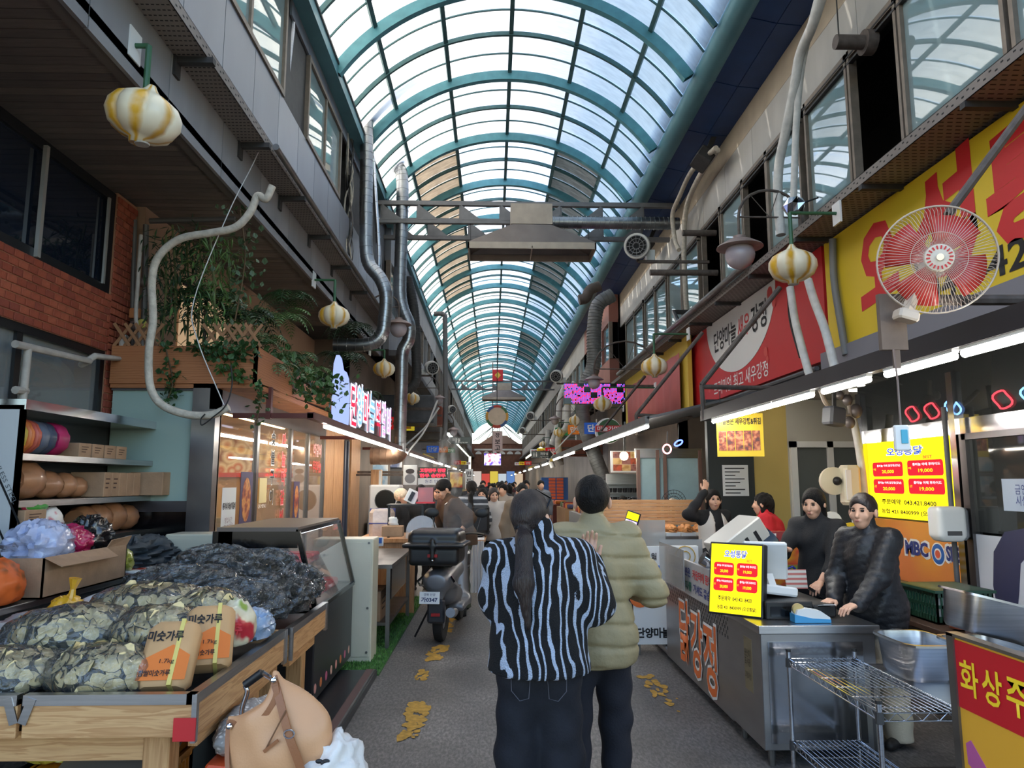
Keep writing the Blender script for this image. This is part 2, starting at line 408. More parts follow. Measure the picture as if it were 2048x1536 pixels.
# ---- floor: worn asphalt with paint marks
def floor_mat():
 m=bpy.data.materials.new('worn_asphalt');m.use_nodes=True;nt=m.node_tree;L=nt.links;b=nt.nodes['Principled BSDF']
 tc=nt.nodes.new('ShaderNodeTexCoord')
 n1=nt.nodes.new('ShaderNodeTexNoise');n1.inputs['Scale'].default_value=1.3;n1.inputs['Detail'].default_value=6
 n2=nt.nodes.new('ShaderNodeTexNoise');n2.inputs['Scale'].default_value=55;n2.inputs['Detail'].default_value=6;n2.inputs['Roughness'].default_value=0.7
 mp=nt.nodes.new('ShaderNodeMapping');mp.inputs['Scale'].default_value=(1,0.35,1);L.new(tc.outputs['Object'],mp.inputs[0])
 L.new(tc.outputs['Object'],n1.inputs['Vector']);L.new(mp.outputs[0],n2.inputs['Vector'])
 r1=nt.nodes.new('ShaderNodeValToRGB');r1.color_ramp.elements[0].color=rgb(82,79,76);r1.color_ramp.elements[1].color=rgb(118,114,111)
 r1.color_ramp.elements[0].position=0.32;r1.color_ramp.elements[1].position=0.68
 r2=nt.nodes.new('ShaderNodeValToRGB');r2.color_ramp.elements[0].position=0.42;r2.color_ramp.elements[1].position=0.66
 r2.color_ramp.elements[0].color=(0.62,0.62,0.62,1);r2.color_ramp.elements[1].color=(1.5,1.5,1.5,1)
 L.new(n1.outputs['Fac'],r1.inputs[0]);L.new(n2.outputs['Fac'],r2.inputs[0])
 mx=nt.nodes.new('ShaderNodeMix');mx.data_type='RGBA';mx.blend_type='MULTIPLY';mx.inputs[0].default_value=1.0
 L.new(r1.outputs[0],mx.inputs[6]);L.new(r2.outputs[0],mx.inputs[7]);L.new(mx.outputs[2],b.inputs['Base Color'])
 rr=nt.nodes.new('ShaderNodeMapRange');rr.inputs['To Min'].default_value=0.38;rr.inputs['To Max'].default_value=0.75
 L.new(n1.outputs['Fac'],rr.inputs['Value']);L.new(rr.outputs[0],b.inputs['Roughness'])
 bp=nt.nodes.new('ShaderNodeBump');bp.inputs['Strength'].default_value=0.35;bp.inputs['Distance'].default_value=0.01
 L.new(n2.outputs['Fac'],bp.inputs['Height']);L.new(bp.outputs[0],b.inputs['Normal']);return m
floor=MB().bb(-9,9,-14,92,-0.2,0.0).build('floor',floor_mat());struct('floor',floor)
tag(floor,'worn grey asphalt aisle floor of the market')
YLINE=mat('worn_yellow_paint',(176,136,52),0.8,var=0.3,vs=25)
def blob_patch(name,x,y,w,l,n,seed,parent,m,z=0.004):
 r=random.Random(seed);mb=MB()
 for i in range(n):
  cx=x+r.uniform(-w/2,w/2);cy=y+r.uniform(-l/2,l/2);rr=r.uniform(0.012,0.05);k=7
  vs=[(cx+rr*r.uniform(.4,1.1)*math.cos(a*2*PI/k),cy+1.8*rr*r.uniform(.4,1.1)*math.sin(a*2*PI/k),z+i*2e-5) for a in range(k)]
  mb.add(vs,[tuple(range(k))])
 return mb.build(name,m,parent,label='patch of worn yellow line paint')
for i,(u,v,w,l,n) in enumerate([(830,1440,.13,.75,70),(845,1350,.10,.35,22),(868,1312,.13,.35,40),(880,1298,.15,.25,25),(893,1247,.16,1.0,90),(915,1180,.13,2.6,90),(1300,1362,.14,.4,14),(1330,1400,.2,.6,12),(925,1120,.12,4.0,60)]):
 p=atZ(u,v,0);blob_patch('paint_patch',p.x,p.y,w,l,n,11+i,floor,YLINE)
# ---- roof vault
XC,RV,ZCR=0.29,3.24,9.18
ZC0=ZCR-RV;A_SP=math.asin(2.7/RV)
def vp(a,y,r=RV):return (XC+r*math.sin(a),y,ZC0+r*math.cos(a))
TEAL=mat('teal_painted_steel',(84,146,156),0.5,0.1,var=0.14,vs=6)
TEALD=mat('dark_teal_steel',(66,104,106),0.55,0.2,var=0.15,vs=9)
def panel_mat(name,col,clear,dark=1.0,streak=0.14):
 m=bpy.data.materials.new(name);m.use_nodes=True;MATS[name]=m;nt=m.node_tree;L=nt.links
 nt.nodes.remove(nt.nodes['Principled BSDF']);out=nt.nodes['Material Output']
 tc=nt.nodes.new('ShaderNodeTexCoord');mp=nt.nodes.new('ShaderNodeMapping');mp.inputs['Scale'].default_value=(3.0,9,3.0)
 n=nt.nodes.new('ShaderNodeTexNoise');n.inputs['Scale'].default_value=1.6;n.inputs['Detail'].default_value=6;L.new(tc.outputs['Object'],mp.inputs[0]);L.new(mp.outputs[0],n.inputs[0])
 rp=nt.nodes.new('ShaderNodeValToRGB');c=rgb(*col);L.new(n.outputs['Fac'],rp.inputs[0])
 rp.color_ramp.elements[0].position=.3;rp.color_ramp.elements[1].position=.65
 rp.color_ramp.elements[0].color=tuple(x*(1-streak) for x in c[:3])+(1,);rp.color_ramp.elements[1].color=c
 tl=nt.nodes.new('ShaderNodeBsdfTranslucent');L.new(rp.outputs[0],tl.inputs[0])
 df=nt.nodes.new('ShaderNodeBsdfDiffuse');L.new(rp.outputs[0],df.inputs[0])
 tr=nt.nodes.new('ShaderNodeBsdfTransparent');tr.inputs[0].default_value=(0.97,0.97,0.96,1)
 m0=nt.nodes.new('ShaderNodeMixShader');m0.inputs[0].default_value=0.12;L.new(tl.outputs[0],m0.inputs[1]);L.new(df.outputs[0],m0.inputs[2])
 m1=nt.nodes.new('ShaderNodeMixShader');m1.inputs[0].default_value=clear;L.new(m0.outputs[0],m1.inputs[1]);L.new(tr.outputs[0],m1.inputs[2])
 L.new(m1.outputs[0],out.inputs[0]);return m
PAN=panel_mat('polycarbonate_panel',(238,235,229),0.15)
PAND=panel_mat('stacked_double_panel',(176,166,152),0.03,streak=0.3)
PANC=panel_mat('clear_polycarbonate',(250,250,252),0.30)
roof=thing('roof_vault','barrel vaulted translucent roof over the market aisle',None,(XC,40,7.7),kind='structure')
Y_END=90.0
MAINY=[2.9+2.4*i for i in range(0,37)]
def arch_mesh(w,dp,n=40,r0=RV):
 mb=MB();vs=[];fs=[]
 for i in range(n+1):
  a=-A_SP+2*A_SP*i/n
  for r,y in ((r0,-w/2),(r0,w/2),(r0-dp,w/2),(r0-dp,-w/2)):vs.append(vp(a,y,r))
 for i in range(n):
  for k in range(4):fs.append((i*4+k,i*4+(k+1) % 4,i*4+4+(k+1) % 4,i*4+4+k))
 mb.add(vs,fs);return mb.mesh('arch',35)
am,asec,athin=arch_mesh(0.11,0.17),arch_mesh(0.05,0.07),arch_mesh(0.022,0.025)
am.materials.append(TEAL);asec.materials.append(TEALD);athin.materials.append(TEALD)
for y in MAINY:
 if y>Y_END:break
 put('arch_rib',am,roof,(0,y,0));put('secondary_rib',asec,roof,(0,y+1.2,0))
 if y<46:put('glazing_bar',athin,roof,(0,y+.6,0));put('glazing_bar',athin,roof,(0,y+1.8,0))
DA=R(20)
PURL=[-80+20*k for k in range(9)]
PA=[R(a) for a in (-40,-20,0,20,40)]
mbp=None
for a in PA:
 mb=MB();p0=vp(a,1.6,RV-.02);p1=vp(a,Y_END,RV-.02);mb.bar(p0,p1,.07,.06,up=(math.sin(a),0,math.cos(a)));mb.build('purlin',TEALD,roof)
EDG=[-A_SP,R(-40),R(-20),0.0,R(20),R(40),A_SP]
def pane_geo(mb,a0,a1,y0,y1,r,n=4):
 vs=[];fs=[]
 for i in range(n+1):
  a=a0+(a1-a0)*i/n
  for rr in (r,r+.012):
   vs+=[vp(a,y0,rr),vp(a,y1,rr)]
 for i in range(n):
  o=i*4;fs+=[(o,o+4,o+5,o+1),(o+2,o+3,o+7,o+6)]
 fs+=[(0,1,3,2),(n*4,n*4+2,n*4+3,n*4+1)]
 mb.add(vs,fs)
def in_open(y):return 14.8<y<26.8 or 34<y<41.2
pane_cache={}
far={0:MB(),1:MB(),2:MB()}
y=1.7
PM=[PAN,PAND,PANC]
while y<Y_END-0.1:
 for c in range(6):
  a0,a1=EDG[c]+R(.4),EDG[c+1]-R(.4);kind=0;r=RV+.01
  if in_open(y+.3):
   if c in (1,4):kind=1
   if c in (2,3):kind=2;r=RV+.2
  if 3.5<y<31:
   key=(c,kind,round(r,2))
   if key not in pane_cache:
    mb=MB();pane_geo(mb,a0,a1,.015,.585,r);me=mb.mesh('pane',30);me.materials.append(PM[kind]);pane_cache[key]=me
   put('pane',pane_cache[key],roof,(0,y,0))
  else:pane_geo(far[kind],a0,a1,y+.01,y+.595,r,3)
 y+=0.6
for k in (0,1,2):
 if far[k].v:far[k].build('far_panes',PM[k],roof,smooth=30,kind='stuff')
# side upstands of the raised centre strip
for (y0,y1) in ((14.9,26.9),(34.1,41.3)):
 for s in (-1,1):
  a=s*R(20);p0=vp(a,y0,RV);q0=vp(a,y0,RV+.24);mb=MB()
  mb.add([p0,vp(a,y1,RV),vp(a,y1,RV+.24),q0],[(0,1,2,3)]);mb.build('upstand',TEALD,roof)
# gutters: round teal fascia tubes with blue panelled soffit on the right
GUT=mat('teal_gutter',(92,142,154),0.45,0.15,var=0.08,vs=3)
BLUE=mat('navy_blue_soffit',(30,62,112),0.5,var=0.15,vs=2)
gut=thing('roof_gutter','teal round eaves tube with navy soffit along the right roof edge',None,(3.2,40,7.6),kind='structure')
y=1.0;k=0
tm=MB();tm.lathe([(.19,0),(.19,2.94),(.195,2.945),(.195,2.995),(.19,3.0)],20,axis='Y');tme=tm.mesh('gut',40);tme.materials.append(GUT)
while y<Y_END:
 put('gutter_tube',tme,gut,(3.19,y,7.74));y+=3.0
def soff_mesh(x0,x1,ln,z0,z1):
 mb=MB();mb.add([(x0,.01,z0),(x1,.01,z1),(x1,ln-.01,z1),(x0,ln-.01,z0),(x0,.01,z0+.03),(x1,.01,z1+.03),(x1,ln-.01,z1+.03),(x0,ln-.01,z0+.03)],
                      [(0,3,2,1),(4,5,6,7),(0,1,5,4),(1,2,6,5),(2,3,7,6),(3,0,4,7)]);return mb.mesh('soffit_panel')
s1,s2=soff_mesh(3.26,3.62,1.5,7.58,7.50),soff_mesh(3.63,4.0,1.5,7.50,7.47);s1.materials.append(BLUE);s2.materials.append(BLUE)
y=1.0
while y<46:put('soffit_panel',s1,gut,(0,y,0));put('soffit_panel',s2,gut,(0,y,0));y+=1.5
MB().bb(3.1,4.1,1,Y_END,7.85,7.95).build('gutter_deck',GREYP,gut)
gl_=thing('roof_gutter','teal eaves beam along the left roof edge',None,(-2.45,40,7.7),kind='structure')
MB().bb(-2.5,-2.3,1,Y_END,7.6,7.78).build('eaves_beam',GUT,gl_)
MB().bb(-2.6,-2.28,1,Y_END,7.78,7.82).build('eaves_flashing',GREYP,gl_)
# ---- left: brick shop wall with dark windows under the overhang
BRK=[mat('brick_%d' % i,c,0.75,var=0.12,vs=20,bump=0.2,bs=80) for i,c in enumerate([(150,72,48),(140,64,42),(158,80,54),(134,62,44)])]
MORT=mat('mortar',(168,120,92),0.9)
bw=thing('wall_left','orange brown brick shop wall with dark framed windows under the left overhang',None,(XBR,5,0),kind='structure')
MB().bb(XBR-.3,XBR-.012,1,7.25,2.9,3.44).bb(XBR-.3,XBR-.012,6.87,7.25,0,4.47).build('mortar_bed',MORT,bw)
MB().bb(XBR-.3,XBR,1,4.75,2.9,3.44).build('brick_face_beyond_view',BRK[1],bw)
bm_=[]
for i in range(4):
 mb=MB();mb.bb(-.02,0.0,0,.110,0,.060,ch=.004);me=mb.mesh('brick');me.materials.append(BRK[i]);bm_.append(me)
br=random.Random(3)
CH,CL=.069,.119
def bricks(y0,y1,z0,z1):
 row=0;z=z0
 while z<z1-.03:
  y=y0-(CL/2 if int(round(z/CH)) % 2 else 0)
  while y<y1-.02:
   ya,yb=max(y,y0),min(y+.110,y1)
   if yb-ya>.025:
    put('brick',br.choice(bm_),bw,(XBR+br.uniform(-.002,.002),ya,z+.004),scale=(1,(yb-ya)/.110,1))
   y+=CL
  z+=CH
bricks(4.8,6.87,2.9,3.44);bricks(6.87,7.25,1.75,4.47)
# end face of the brick pier (towards the camera is hidden; the far side returns)
DKF=mat('black_window_frame',(20,22,26),0.4,0.2)
NGL=glassy('dark_blue_glass',(26,34,48),0.25,0.03,refl=1.5)
def window(name,y0,y1,z0,z1,x,nx=1,side=1,fm=DKF,gm=NGL,fw=.06,depth=.08,label=None,strip=False):
 """window in a side wall: frame, mullions, panes; side=+1 faces +X"""
 w=thing(name,label,None,(x,(y0+y1)/2,z0),kind='structure');d=depth/2
 MB().bb(x-d,x+d,y0,y1,z0,z0+fw).bb(x-d,x+d,y0,y1,z1-fw,z1).bb(x-d,x+d,y0,y0+fw,z0+fw,z1-fw).bb(x-d,x+d,y1-fw,y1,z0+fw,z1-fw).build('window_frame',fm,w)
 bwid=(y1-y0)/nx
 for i in range(nx):
  a,b=y0+i*bwid+fw/2,y0+(i+1)*bwid-fw/2
  if i:MB().bb(x-d*.8,x+d*.8,y0+i*bwid-fw/2,y0+i*bwid+fw/2,z0+fw,z1-fw).build('mullion',fm,w)
  MB().bb(x-.004,x+.004,a,b,z0+fw*.8,z1-fw*.8).build('pane',gm,w)
 return w
w1=window('window_1',3.2,6.85,3.44,4.45,XBR-.06,2,fw=.09,label='dark navy shop window above the brick band')
ALU=mat('aluminium_strip',(178,176,172),0.4,0.6)
MB().bb(XBR-.02,XBR+.012,5.70,5.74,3.46,4.40).bb(XBR-.02,XBR,6.70,6.73,3.52,4.36).build('aluminium_strip',ALU,w1)
w2=window('window_2',3.2,6.86,1.9,2.9,XBR-.06,3,fw=.07,gm=glassy('shop_glass',(200,205,205),0.75,0.03),label='lower shop window showing white pipes inside')
o=MB().bb(XBR-.3,XBR-.01,1,6.87,0,1.9).build('wall_left',DARK);struct('w',o);tag(o,'dark shop base wall behind the left goods shelf')
# room behind the lower window
INT=mat('grey_shop_interior',(128,124,118),0.8,var=0.15,vs=3)
o=MB().bb(-5.6,-5.5,2,7.3,0,4.5).bb(-5.6,XBR-.3,7.25,7.35,0,4.5).bb(-5.6,XBR-.3,2,7.3,2.95,3.0).build('wall_left',INT);struct('w',o);tag(o,'grey back room wall seen through the lower shop window')
pp=thing('water_pipe','white water pipes with elbow running outside the lower shop window','pipe',(XBR+.05,6,2.5))
PIPEW=mat('dirty_white_pipe',(170,162,152),0.6,var=0.15,vs=12)
a,b,c,d,e=(atX(u,v,XBR+.1) for u,v in ((30,688),(178,722),(190,712),(242,718),(246,672)))
MB().tube([a,b,b+Vector((-.06,0,-.03)),c,d,e,e+Vector((-.02,.1,0))],.03,10).build('pipe_run',PIPEW,pp,smooth=40)
MB().tube([atX(57,690,XBR+.1),atX(45,805,XBR+.1)],.028,10).tube([atX(30,780,XBR+.1),atX(52,782,XBR+.1)],.03,8).build('drop_pipe',PIPEW,pp,smooth=40)
p2=thing('waste_hose','bent white waste pipe behind the lower shop window','pipe',(XBR-.3,6.2,2.3))
MB().tube(spline([atX(40,695,XBR-.25),atX(90,712,XBR-.25),atX(130,745,XBR-.25),atX(138,765,XBR-.25)]),.05,10).build('hose',WHOSE,p2,smooth=60)
# ---- left overhang: plank soffit, fascia panels, upper wall
PLK=[mat('soffit_plank_%d' % i,c,0.6,0.1,var=0.12,vs=6,stretch=(1,6,1)) for i,c in enumerate([(112,102,94),(104,95,88),(120,110,100)])]
sof=thing('ceiling_left','brown metal plank soffit under the left overhang',None,(-3.1,5,4.47),kind='structure')
pm=[]
for i in range(3):
 mb=MB();mb.bb(XBR-.1,XL-.12,.004,.096,0,.02);me=mb.mesh('plank');me.materials.append(PLK[i]);pm.append(me)
y=1.2
while y<13:put('plank',br.choice(pm),sof,(0,y,4.5+br.uniform(0,.003)));y+=.1
MB().bb(XBR-.4,XL,1,16,4.53,4.6).build('soffit_deck',DKGREY,sof)
MB().bb(XL-.13,XL-.002,1,16,4.465,4.5).bb(XL-.14,XL-.12,1,16,4.49,4.53).build('edge_trim',mat('taupe_trim',(104,97,90),.6,.2),sof)
FAS=[mat('fascia_panel_%d' % i,c,0.5,0.25,var=0.08,vs=4,stretch=(1,1,.3)) for i,c in enumerate([(138,137,138),(130,129,130),(146,145,146)])]
UPA=[mat('upper_panel_%d' % i,c,0.38,0.3,var=0.06,vs=3,stretch=(1,1,.3)) for i,c in enumerate([(134,138,146),(126,130,138),(140,144,152)])]
lw=thing('wall_left','grey metal panel fascia and upper wall above the left overhang',None,(XL,6,4.5),kind='structure')
def panel_row(parent,x,ys,z0,z1,mats,side,th=.03,name='panel'):
 for a,b in zip(ys[:-1],ys[1:]):
  mb=MB();x1=x-side*th;mb.bb(x,x1,a+.006,b-.006,z0+.005,z1-.005);mb.build(name,br.choice(mats),parent)
ysl=[1,2.0,3.1,4.2,5.3,6.4,7.5,8.6,9.7,10.8,11.9,13,14.5,16]
panel_row(lw,XL,ysl,4.44,5.25,FAS,1);panel_row(lw,XL,[1,1.8]+[2.9+.85*i for i in range(16)],5.25,6.2,UPA,1)
panel_row(lw,XL,[8.35]+[9.2+1.1*i for i in range(7)],7.4,7.75,UPA,1)
MB().bb(XL-.25,XL-.035,1,16.5,4.53,6.2).bb(XL-.25,XL-.035,1,16.5,7.4,7.8).bb(XL-.2,XL-.035,8.16,9.2,6.2,7.4).bb(XL-.2,XL-.035,12.3,16.5,6.2,7.4).build('wall_backing',DKGREY,lw)
RGL=glassy('reflecting_window_glass',(150,172,176),0.25,0.02,gloss=(240,246,244),refl=2.6)
WFR=mat('weathered_aluminium_frame',(128,116,104),0.5,0.4,var=0.15,vs=10)
window('window_3',3.4,8.15,6.2,7.75,XL-.02,4,fm=WFR,gm=RGL,label='left upper windows in bronze frames nearest the camera')
window('window_4',9.2,11.3,6.2,7.4,XL-.02,2,fm=WFR,gm=RGL,label='left upper sliding window beside the open dark casement')
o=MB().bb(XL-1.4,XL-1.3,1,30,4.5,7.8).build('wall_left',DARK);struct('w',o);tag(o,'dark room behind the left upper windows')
# ---- right: upper facade
UPR=[mat('cream_panel_%d' % i,c,0.5,0.05,var=0.07,vs=4,stretch=(1,1,.25)) for i,c in enumerate([(186,183,176),(178,175,168),(192,189,182)])]
BEI=mat('beige_render',(172,158,138),0.8,var=0.1,vs=3)
rw=thing('wall_right','cream panel wall with beige band above the right upper windows',None,(XR,8,4.4),kind='structure')
panel_row(rw,XR,[1,2.4,4.0,5.6,7.2,8.8,10.4,11.7,13.0,14.3,15.6,16.9,18.2,19.5,20.8,22],6.42,7.05,UPR,-1)
MB().bb(XR,XR+.2,1,22,7.05,7.6).build('beige_band',BEI,rw)
MB().bb(XR+.035,XR+.25,1,22,6.42,7.05).bb(XR+.0,XR+.25,1,22,3.0,4.5).build('wall_backing',DKGREY,rw)
RWB=[(2.2,3.6,1),(3.6,5.0,1),(5.05,6.42,1),(6.45,7.42,0),(7.45,8.55,1),(8.72,9.85,1),(9.85,10.85,0),(10.87,11.95,1),(12.0,13.1,0),(13.35,14.6,1),(14.65,15.8,1),(15.95,17.1,1),(17.15,18.3,1),(18.5,19.7,1),(19.75,21.0,1)]
for i,(a,b,g) in enumerate(RWB):
 w=thing('window_%d' % (5+i),('open dark window bay' if not g else 'glazed window bay reflecting the roof')+' in the right upper facade',None,(XR,a,4.5),kind='structure')
 mb=MB();f=.045;mb.bb(XR-.03,XR+.06,a,b,4.5,4.5+f);mb.bb(XR-.03,XR+.06,a,b,6.42-f*2,6.42);mb.bb(XR-.03,XR+.06,a,a+f,4.5,6.42);mb.bb(XR-.03,XR+.06,b-f,b,4.5,6.42);mb.build('window_frame',WFR,w)
 MB().bb(XR-.035,XR+.02,a,b,6.26,6.285).bb(XR-.035,XR+.02,a,b,6.34,6.36).build('slide_track',DKGREY,w)
 if g:MB().bb(XR+.01,XR+.016,a+f,b-f,4.54,6.34).build('pane',RGL,w)
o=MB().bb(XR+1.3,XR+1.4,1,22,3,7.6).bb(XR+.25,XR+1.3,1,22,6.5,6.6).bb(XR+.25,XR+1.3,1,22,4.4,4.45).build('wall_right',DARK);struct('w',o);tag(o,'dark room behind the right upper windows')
# ---- perforated cable trays on brackets
TRY=ramp_mat('perforated_tray','noise',1.0,[(0.3,(120,112,106)),(0.7,(140,132,126))],rough=.6,metal=.3)
SLOT=mat('tray_slot',(34,32,31),.8)
def tray(name,label,x0,x1,y0,y1,z,lip_x,slots_to):
 t=thing(name,label,'cable tray',(x0,y0,z))
 mb=MB();mb.bb(x0,x1,y0,y1,z,z+.006);lx=lip_x;s=1 if lx>(x0+x1)/2 else-1
 mb.bb(lx,lx-s*.006,y0,y1,z,z+.1);mb.bb(lx,lx-s*.03,y0,y1,z+.094,z+.1);mb.build('tray_body',TRY,t)
 sl=MB();y=y0+.04;lo,hi=min(x0,x1),max(x0,x1);n=7
 while y<slots_to:
  k=int(y/.06) % 2
  for i in range(n):
   xx=lo+(hi-lo)*(i+.5+(.25 if k else-.25))/n;sl.bb(xx-(hi-lo)*.3/n,xx+(hi-lo)*.3/n,y,y+.011,z-.0015,z-.0005)
  if k:sl.bb(lx+s*.0005,lx+s*.0015,y,y+.025,z+.035,z+.047)
  else:sl.bb(lx+s*.0005,lx+s*.0015,y,y+.025,z+.062,z+.074)
  y+=.06
 sl.build('slots',SLOT,t,kind='stuff');return t
def bracket(parent,xw,xo,y,z):
 MB().bb(xw,xo,y,y+.06,z-.05,z-.001).bb(xw,xw+(.02 if xo>xw else-.02),y-.02,y+.08,z-.16,z+.02).build('bracket',DKGREY,parent)
t1=tray('cable_tray','perforated grey cable tray along the left fascia',XL+.001,XL+.25,1.5,15.5,4.98,XL+.25,15.5)
for y in (4.05,5.35,6.8,8.15,9.5,10.9,12.4):bracket(t1,XL,XL+.3,y,4.98)
t2=tray('cable_tray','perforated grey cable tray under the right upper windows',XR-.001,XR-.49,2.0,21,4.45,XR-.49,21)
for y in (4.9,6.4,7.9,9.4,10.9,12.4,13.9,15.4):bracket(t2,XR,XR-.5,y,4.45)
pl=thing('conduit','grey steel conduit running along the left cable tray','pipe',(XL+.3,9,5.05));MB().tube([(XL+.30,7.0,5.03),(XL+.30,15.5,5.03)],.035,10).build('pipe',STEELD,pl,smooth=40)
pl=thing('conduit','grey steel conduit running along the right cable tray','pipe',(XR-.55,9,4.6));MB().tube([(XR-.54,9.4,4.58),(XR-.54,19.5,4.58)],.05,10).tube([(XR-.54,13.0,4.58),(XR-.54,13.3,4.85),(XR-.1,13.3,4.85)],.05,8).build('pipe',STEELD,pl,smooth=40)
# ---- ends and hidden outer shell so that daylight only enters through the roof
SHELL=mat('outer_shell',(120,116,110),0.9)
o=MB().bb(-9,-8.9,1,92,0,7.95).build('wall_left',SHELL);struct('w',o);tag(o,'outer back wall of the left building row')
o=MB().bb(8.9,9,1,92,0,7.8).build('wall_right',SHELL);struct('w',o);tag(o,'outer back wall of the right building row')
o=MB().bb(-9,-2.55,1,92,7.82,7.95).build('ceiling_left',SHELL);struct('w',o);tag(o,'flat roof slab over the left building row')
o=MB().bb(4.0,9,1,92,7.62,7.8).build('ceiling_right',SHELL);struct('w',o);tag(o,'flat roof slab over the right building row')
# ================================================================== UPPER LEVEL: trusses, hoods, ducts, lamps, signs
# ---- transverse trusses
def truss(label,y,xs,z0,z1,x0,x1,m):
 t=thing('roof_truss',label,'truss',((x0+x1)/2,y,z0))
 MB().bb(x0,x1,y-.05,y+.05,z1-.05,z1+.04).build('top_chord',m,t)
 MB().bb(x0,x1,y-.05,y+.05,z0-.04,z0+.05).build('bottom_chord',m,t)
 mid=(xs[0]+xs[-1])/2
 for x in xs:
  MB().bb(x-.035,x+.035,y-.03,y+.03,z0,z1).build('vertical',m,t)
  s=1 if x<mid else-1
  MB().prism([(0,0),(s*.42,0),(0,.33)][::s],.02,frame_M((x,y-.035,z0+.03),(1,0,0),(0,0,1))).build('gusset',m,t)
 return t
TRS=mat('grey_truss_paint',(120,120,122),.55,.3,var=.12,vs=6)
tx=[at(u,410,14.5).x for u in (765,837,922,1002,1120,1202,1284)]
truss('near grey steel truss spanning the aisle above the exhaust hood',14.5,tx,7.02,7.42,-2.4,3.9,TRS)
truss('second grey steel truss just behind the near hood truss',15.4,[x+.15 for x in tx],6.98,7.38,-2.4,3.9,TRS)
truss('far grey steel truss with a red lantern on top',42,[-1.8,-.9,0,1.1,2.0,2.9],7.0,7.5,-2.4,3.9,TRS)
def hood(label,cx,y,z,w,d):
 h=thing('exhaust_hood',label,'hood',(cx,y,z));HD=mat('hood_steel',(112,104,98),.45,.5,var=.12,vs=3)
 HR=mat('hood_rim',(172,160,146),.5,.4,var=.1,vs=5)
 w2,d2=w/2,d/2;tw=w*.15;mb=MB()
 b=[(cx-w2,y-d2,z+.13),(cx+w2,y-d2,z+.13),(cx+w2,y+d2,z+.13),(cx-w2,y+d2,z+.13)];t=[(cx-tw,y-d2*.6,z+.55),(cx+tw,y-d2*.6,z+.55),(cx+tw,y+d2*.6,z+.55),(cx-tw,y+d2*.6,z+.55)]
 mb.add(b+t,[(0,1,5,4),(1,2,6,5),(2,3,7,6),(3,0,4,7),(4,5,6,7)]);mb.build('cone',HD,h)
 mb=MB();k=.03
 mb.bb(cx-w2,cx+w2,y-d2,y-d2+k,z,z+.13);mb.bb(cx-w2,cx+w2,y+d2-k,y+d2,z,z+.13);mb.bb(cx-w2,cx-w2+k,y-d2,y+d2,z,z+.13);mb.bb(cx+w2-k,cx+w2,y-d2,y+d2,z,z+.13);mb.build('rim',HR,h)
 MB().bb(cx-tw*1.1,cx+tw*1.1,y-d2*.6,y+d2*.6,z+.56,z+.98).build('fan_box',HR,h)
 MB().bb(cx-.01,cx+.01,y-d2,y+d2,z+.01,z+.05).build('cross_bar',HR,h)
 for sx in (-1,1):MB().tube([(cx+sx*w2*.98,y+d2-.01,z+.1),(cx+sx*w2*.98,y+d2+.05,z+.9)],.006,5).build('hanger',WIRE,h)
 return h
hood('large brown exhaust hood hung under the near truss',at(1062,480,14).x,14.0,6.16,2.5,.86)
hood('smaller looking far exhaust hood hung under the far truss',at(1008,790,41).x,41.4,6.3,2.5,1.0)
def ribbed(mb,pts,r,rib=.012,pitch=.09,n=14):
 """spiral / flexible duct: tube with raised seams"""
 pts=[Vector(p) for p in pts];mb.tube(pts,r,n)
 for a,b in zip(pts[:-1],pts[1:]):
  L=(b-a).length;t=(b-a)/max(L,1e-6);k=max(1,int(L/pitch))
  for i in range(k):p=a+t*(L*(i+.5)/k);mb.tube([p-t*.008,p-t*.004,p+t*.004,p+t*.008],[r*.97,r+rib,r+rib,r*.97],n,cap=False)
FLEX=mat('grey_flexible_duct',(120,120,118),.55,.35,var=.15,vs=8)
d1=thing('spiral_duct','horizontal ribbed duct from the near hood to the right wall','duct',(2.4,14.2,6.9));mb=MB();ribbed(mb,[(1.2,14.2,6.92),(3.8,14.2,6.92)],.125);mb.build('duct_run',GALV,d1,smooth=50)
# ---- left ducts
def duct(label,pts,r,m=GALV,name='spiral_duct',pitch=.12,rib=.006,cat='duct',n=4):
 t=thing(name,label,cat,tuple(pts[-1]));mb=MB();ribbed(mb,spline(pts,n) if n>1 else pts,r,rib,pitch);mb.build('duct_run',m,t,smooth=50);return t
Y1=12.3
def aty(l,Y):return [at(u,v,Y) for u,v in l]
duct('tall galvanised duct rising up the left wall with an elbow at its top',aty([(655,124),(690,124),(718,124),(735,150),(734,210),(733,330),(732,440),(735,520),(760,556),(772,590),(769,640),(762,672),(735,689),(668,690)],Y1),.115)
duct('bright galvanised duct standing behind the tall left duct',aty([(752,322),(778,322),(798,335),(805,370),(803,470),(800,580),(806,620),(818,650),(817,680),(805,705),(803,760),(800,850),(799,905)],14.6),.13)
duct('thin silver pipe running up between the two left ducts',aty([(744,268),(748,360),(756,480),(758,560)],13.2),.045,m=CHROME,pitch=.3)
duct('ribbed black flexible hose behind the left ducts',aty([(815,555),(828,620),(832,700),(832,760),(815,782)],16.5),.11,m=mat('black_flex',(62,62,62),.6,.2),pitch=.06,name='flexible_duct')
duct('distant grey drain pipe with a bend on the left wall',aty([(868,628),(888,629),(890,650),(891,760),(890,860),(882,895)],22),.075,m=mat('grey_pvc',(118,118,118),.5),pitch=.9,name='drain_pipe',cat='pipe',n=3)
duct('horizontal brown duct under the left LED sign',aty([(742,912),(790,911),(799,900)],13.5),.16,m=mat('brown_duct',(140,112,92),.5,.5,var=.2),pitch=.14)
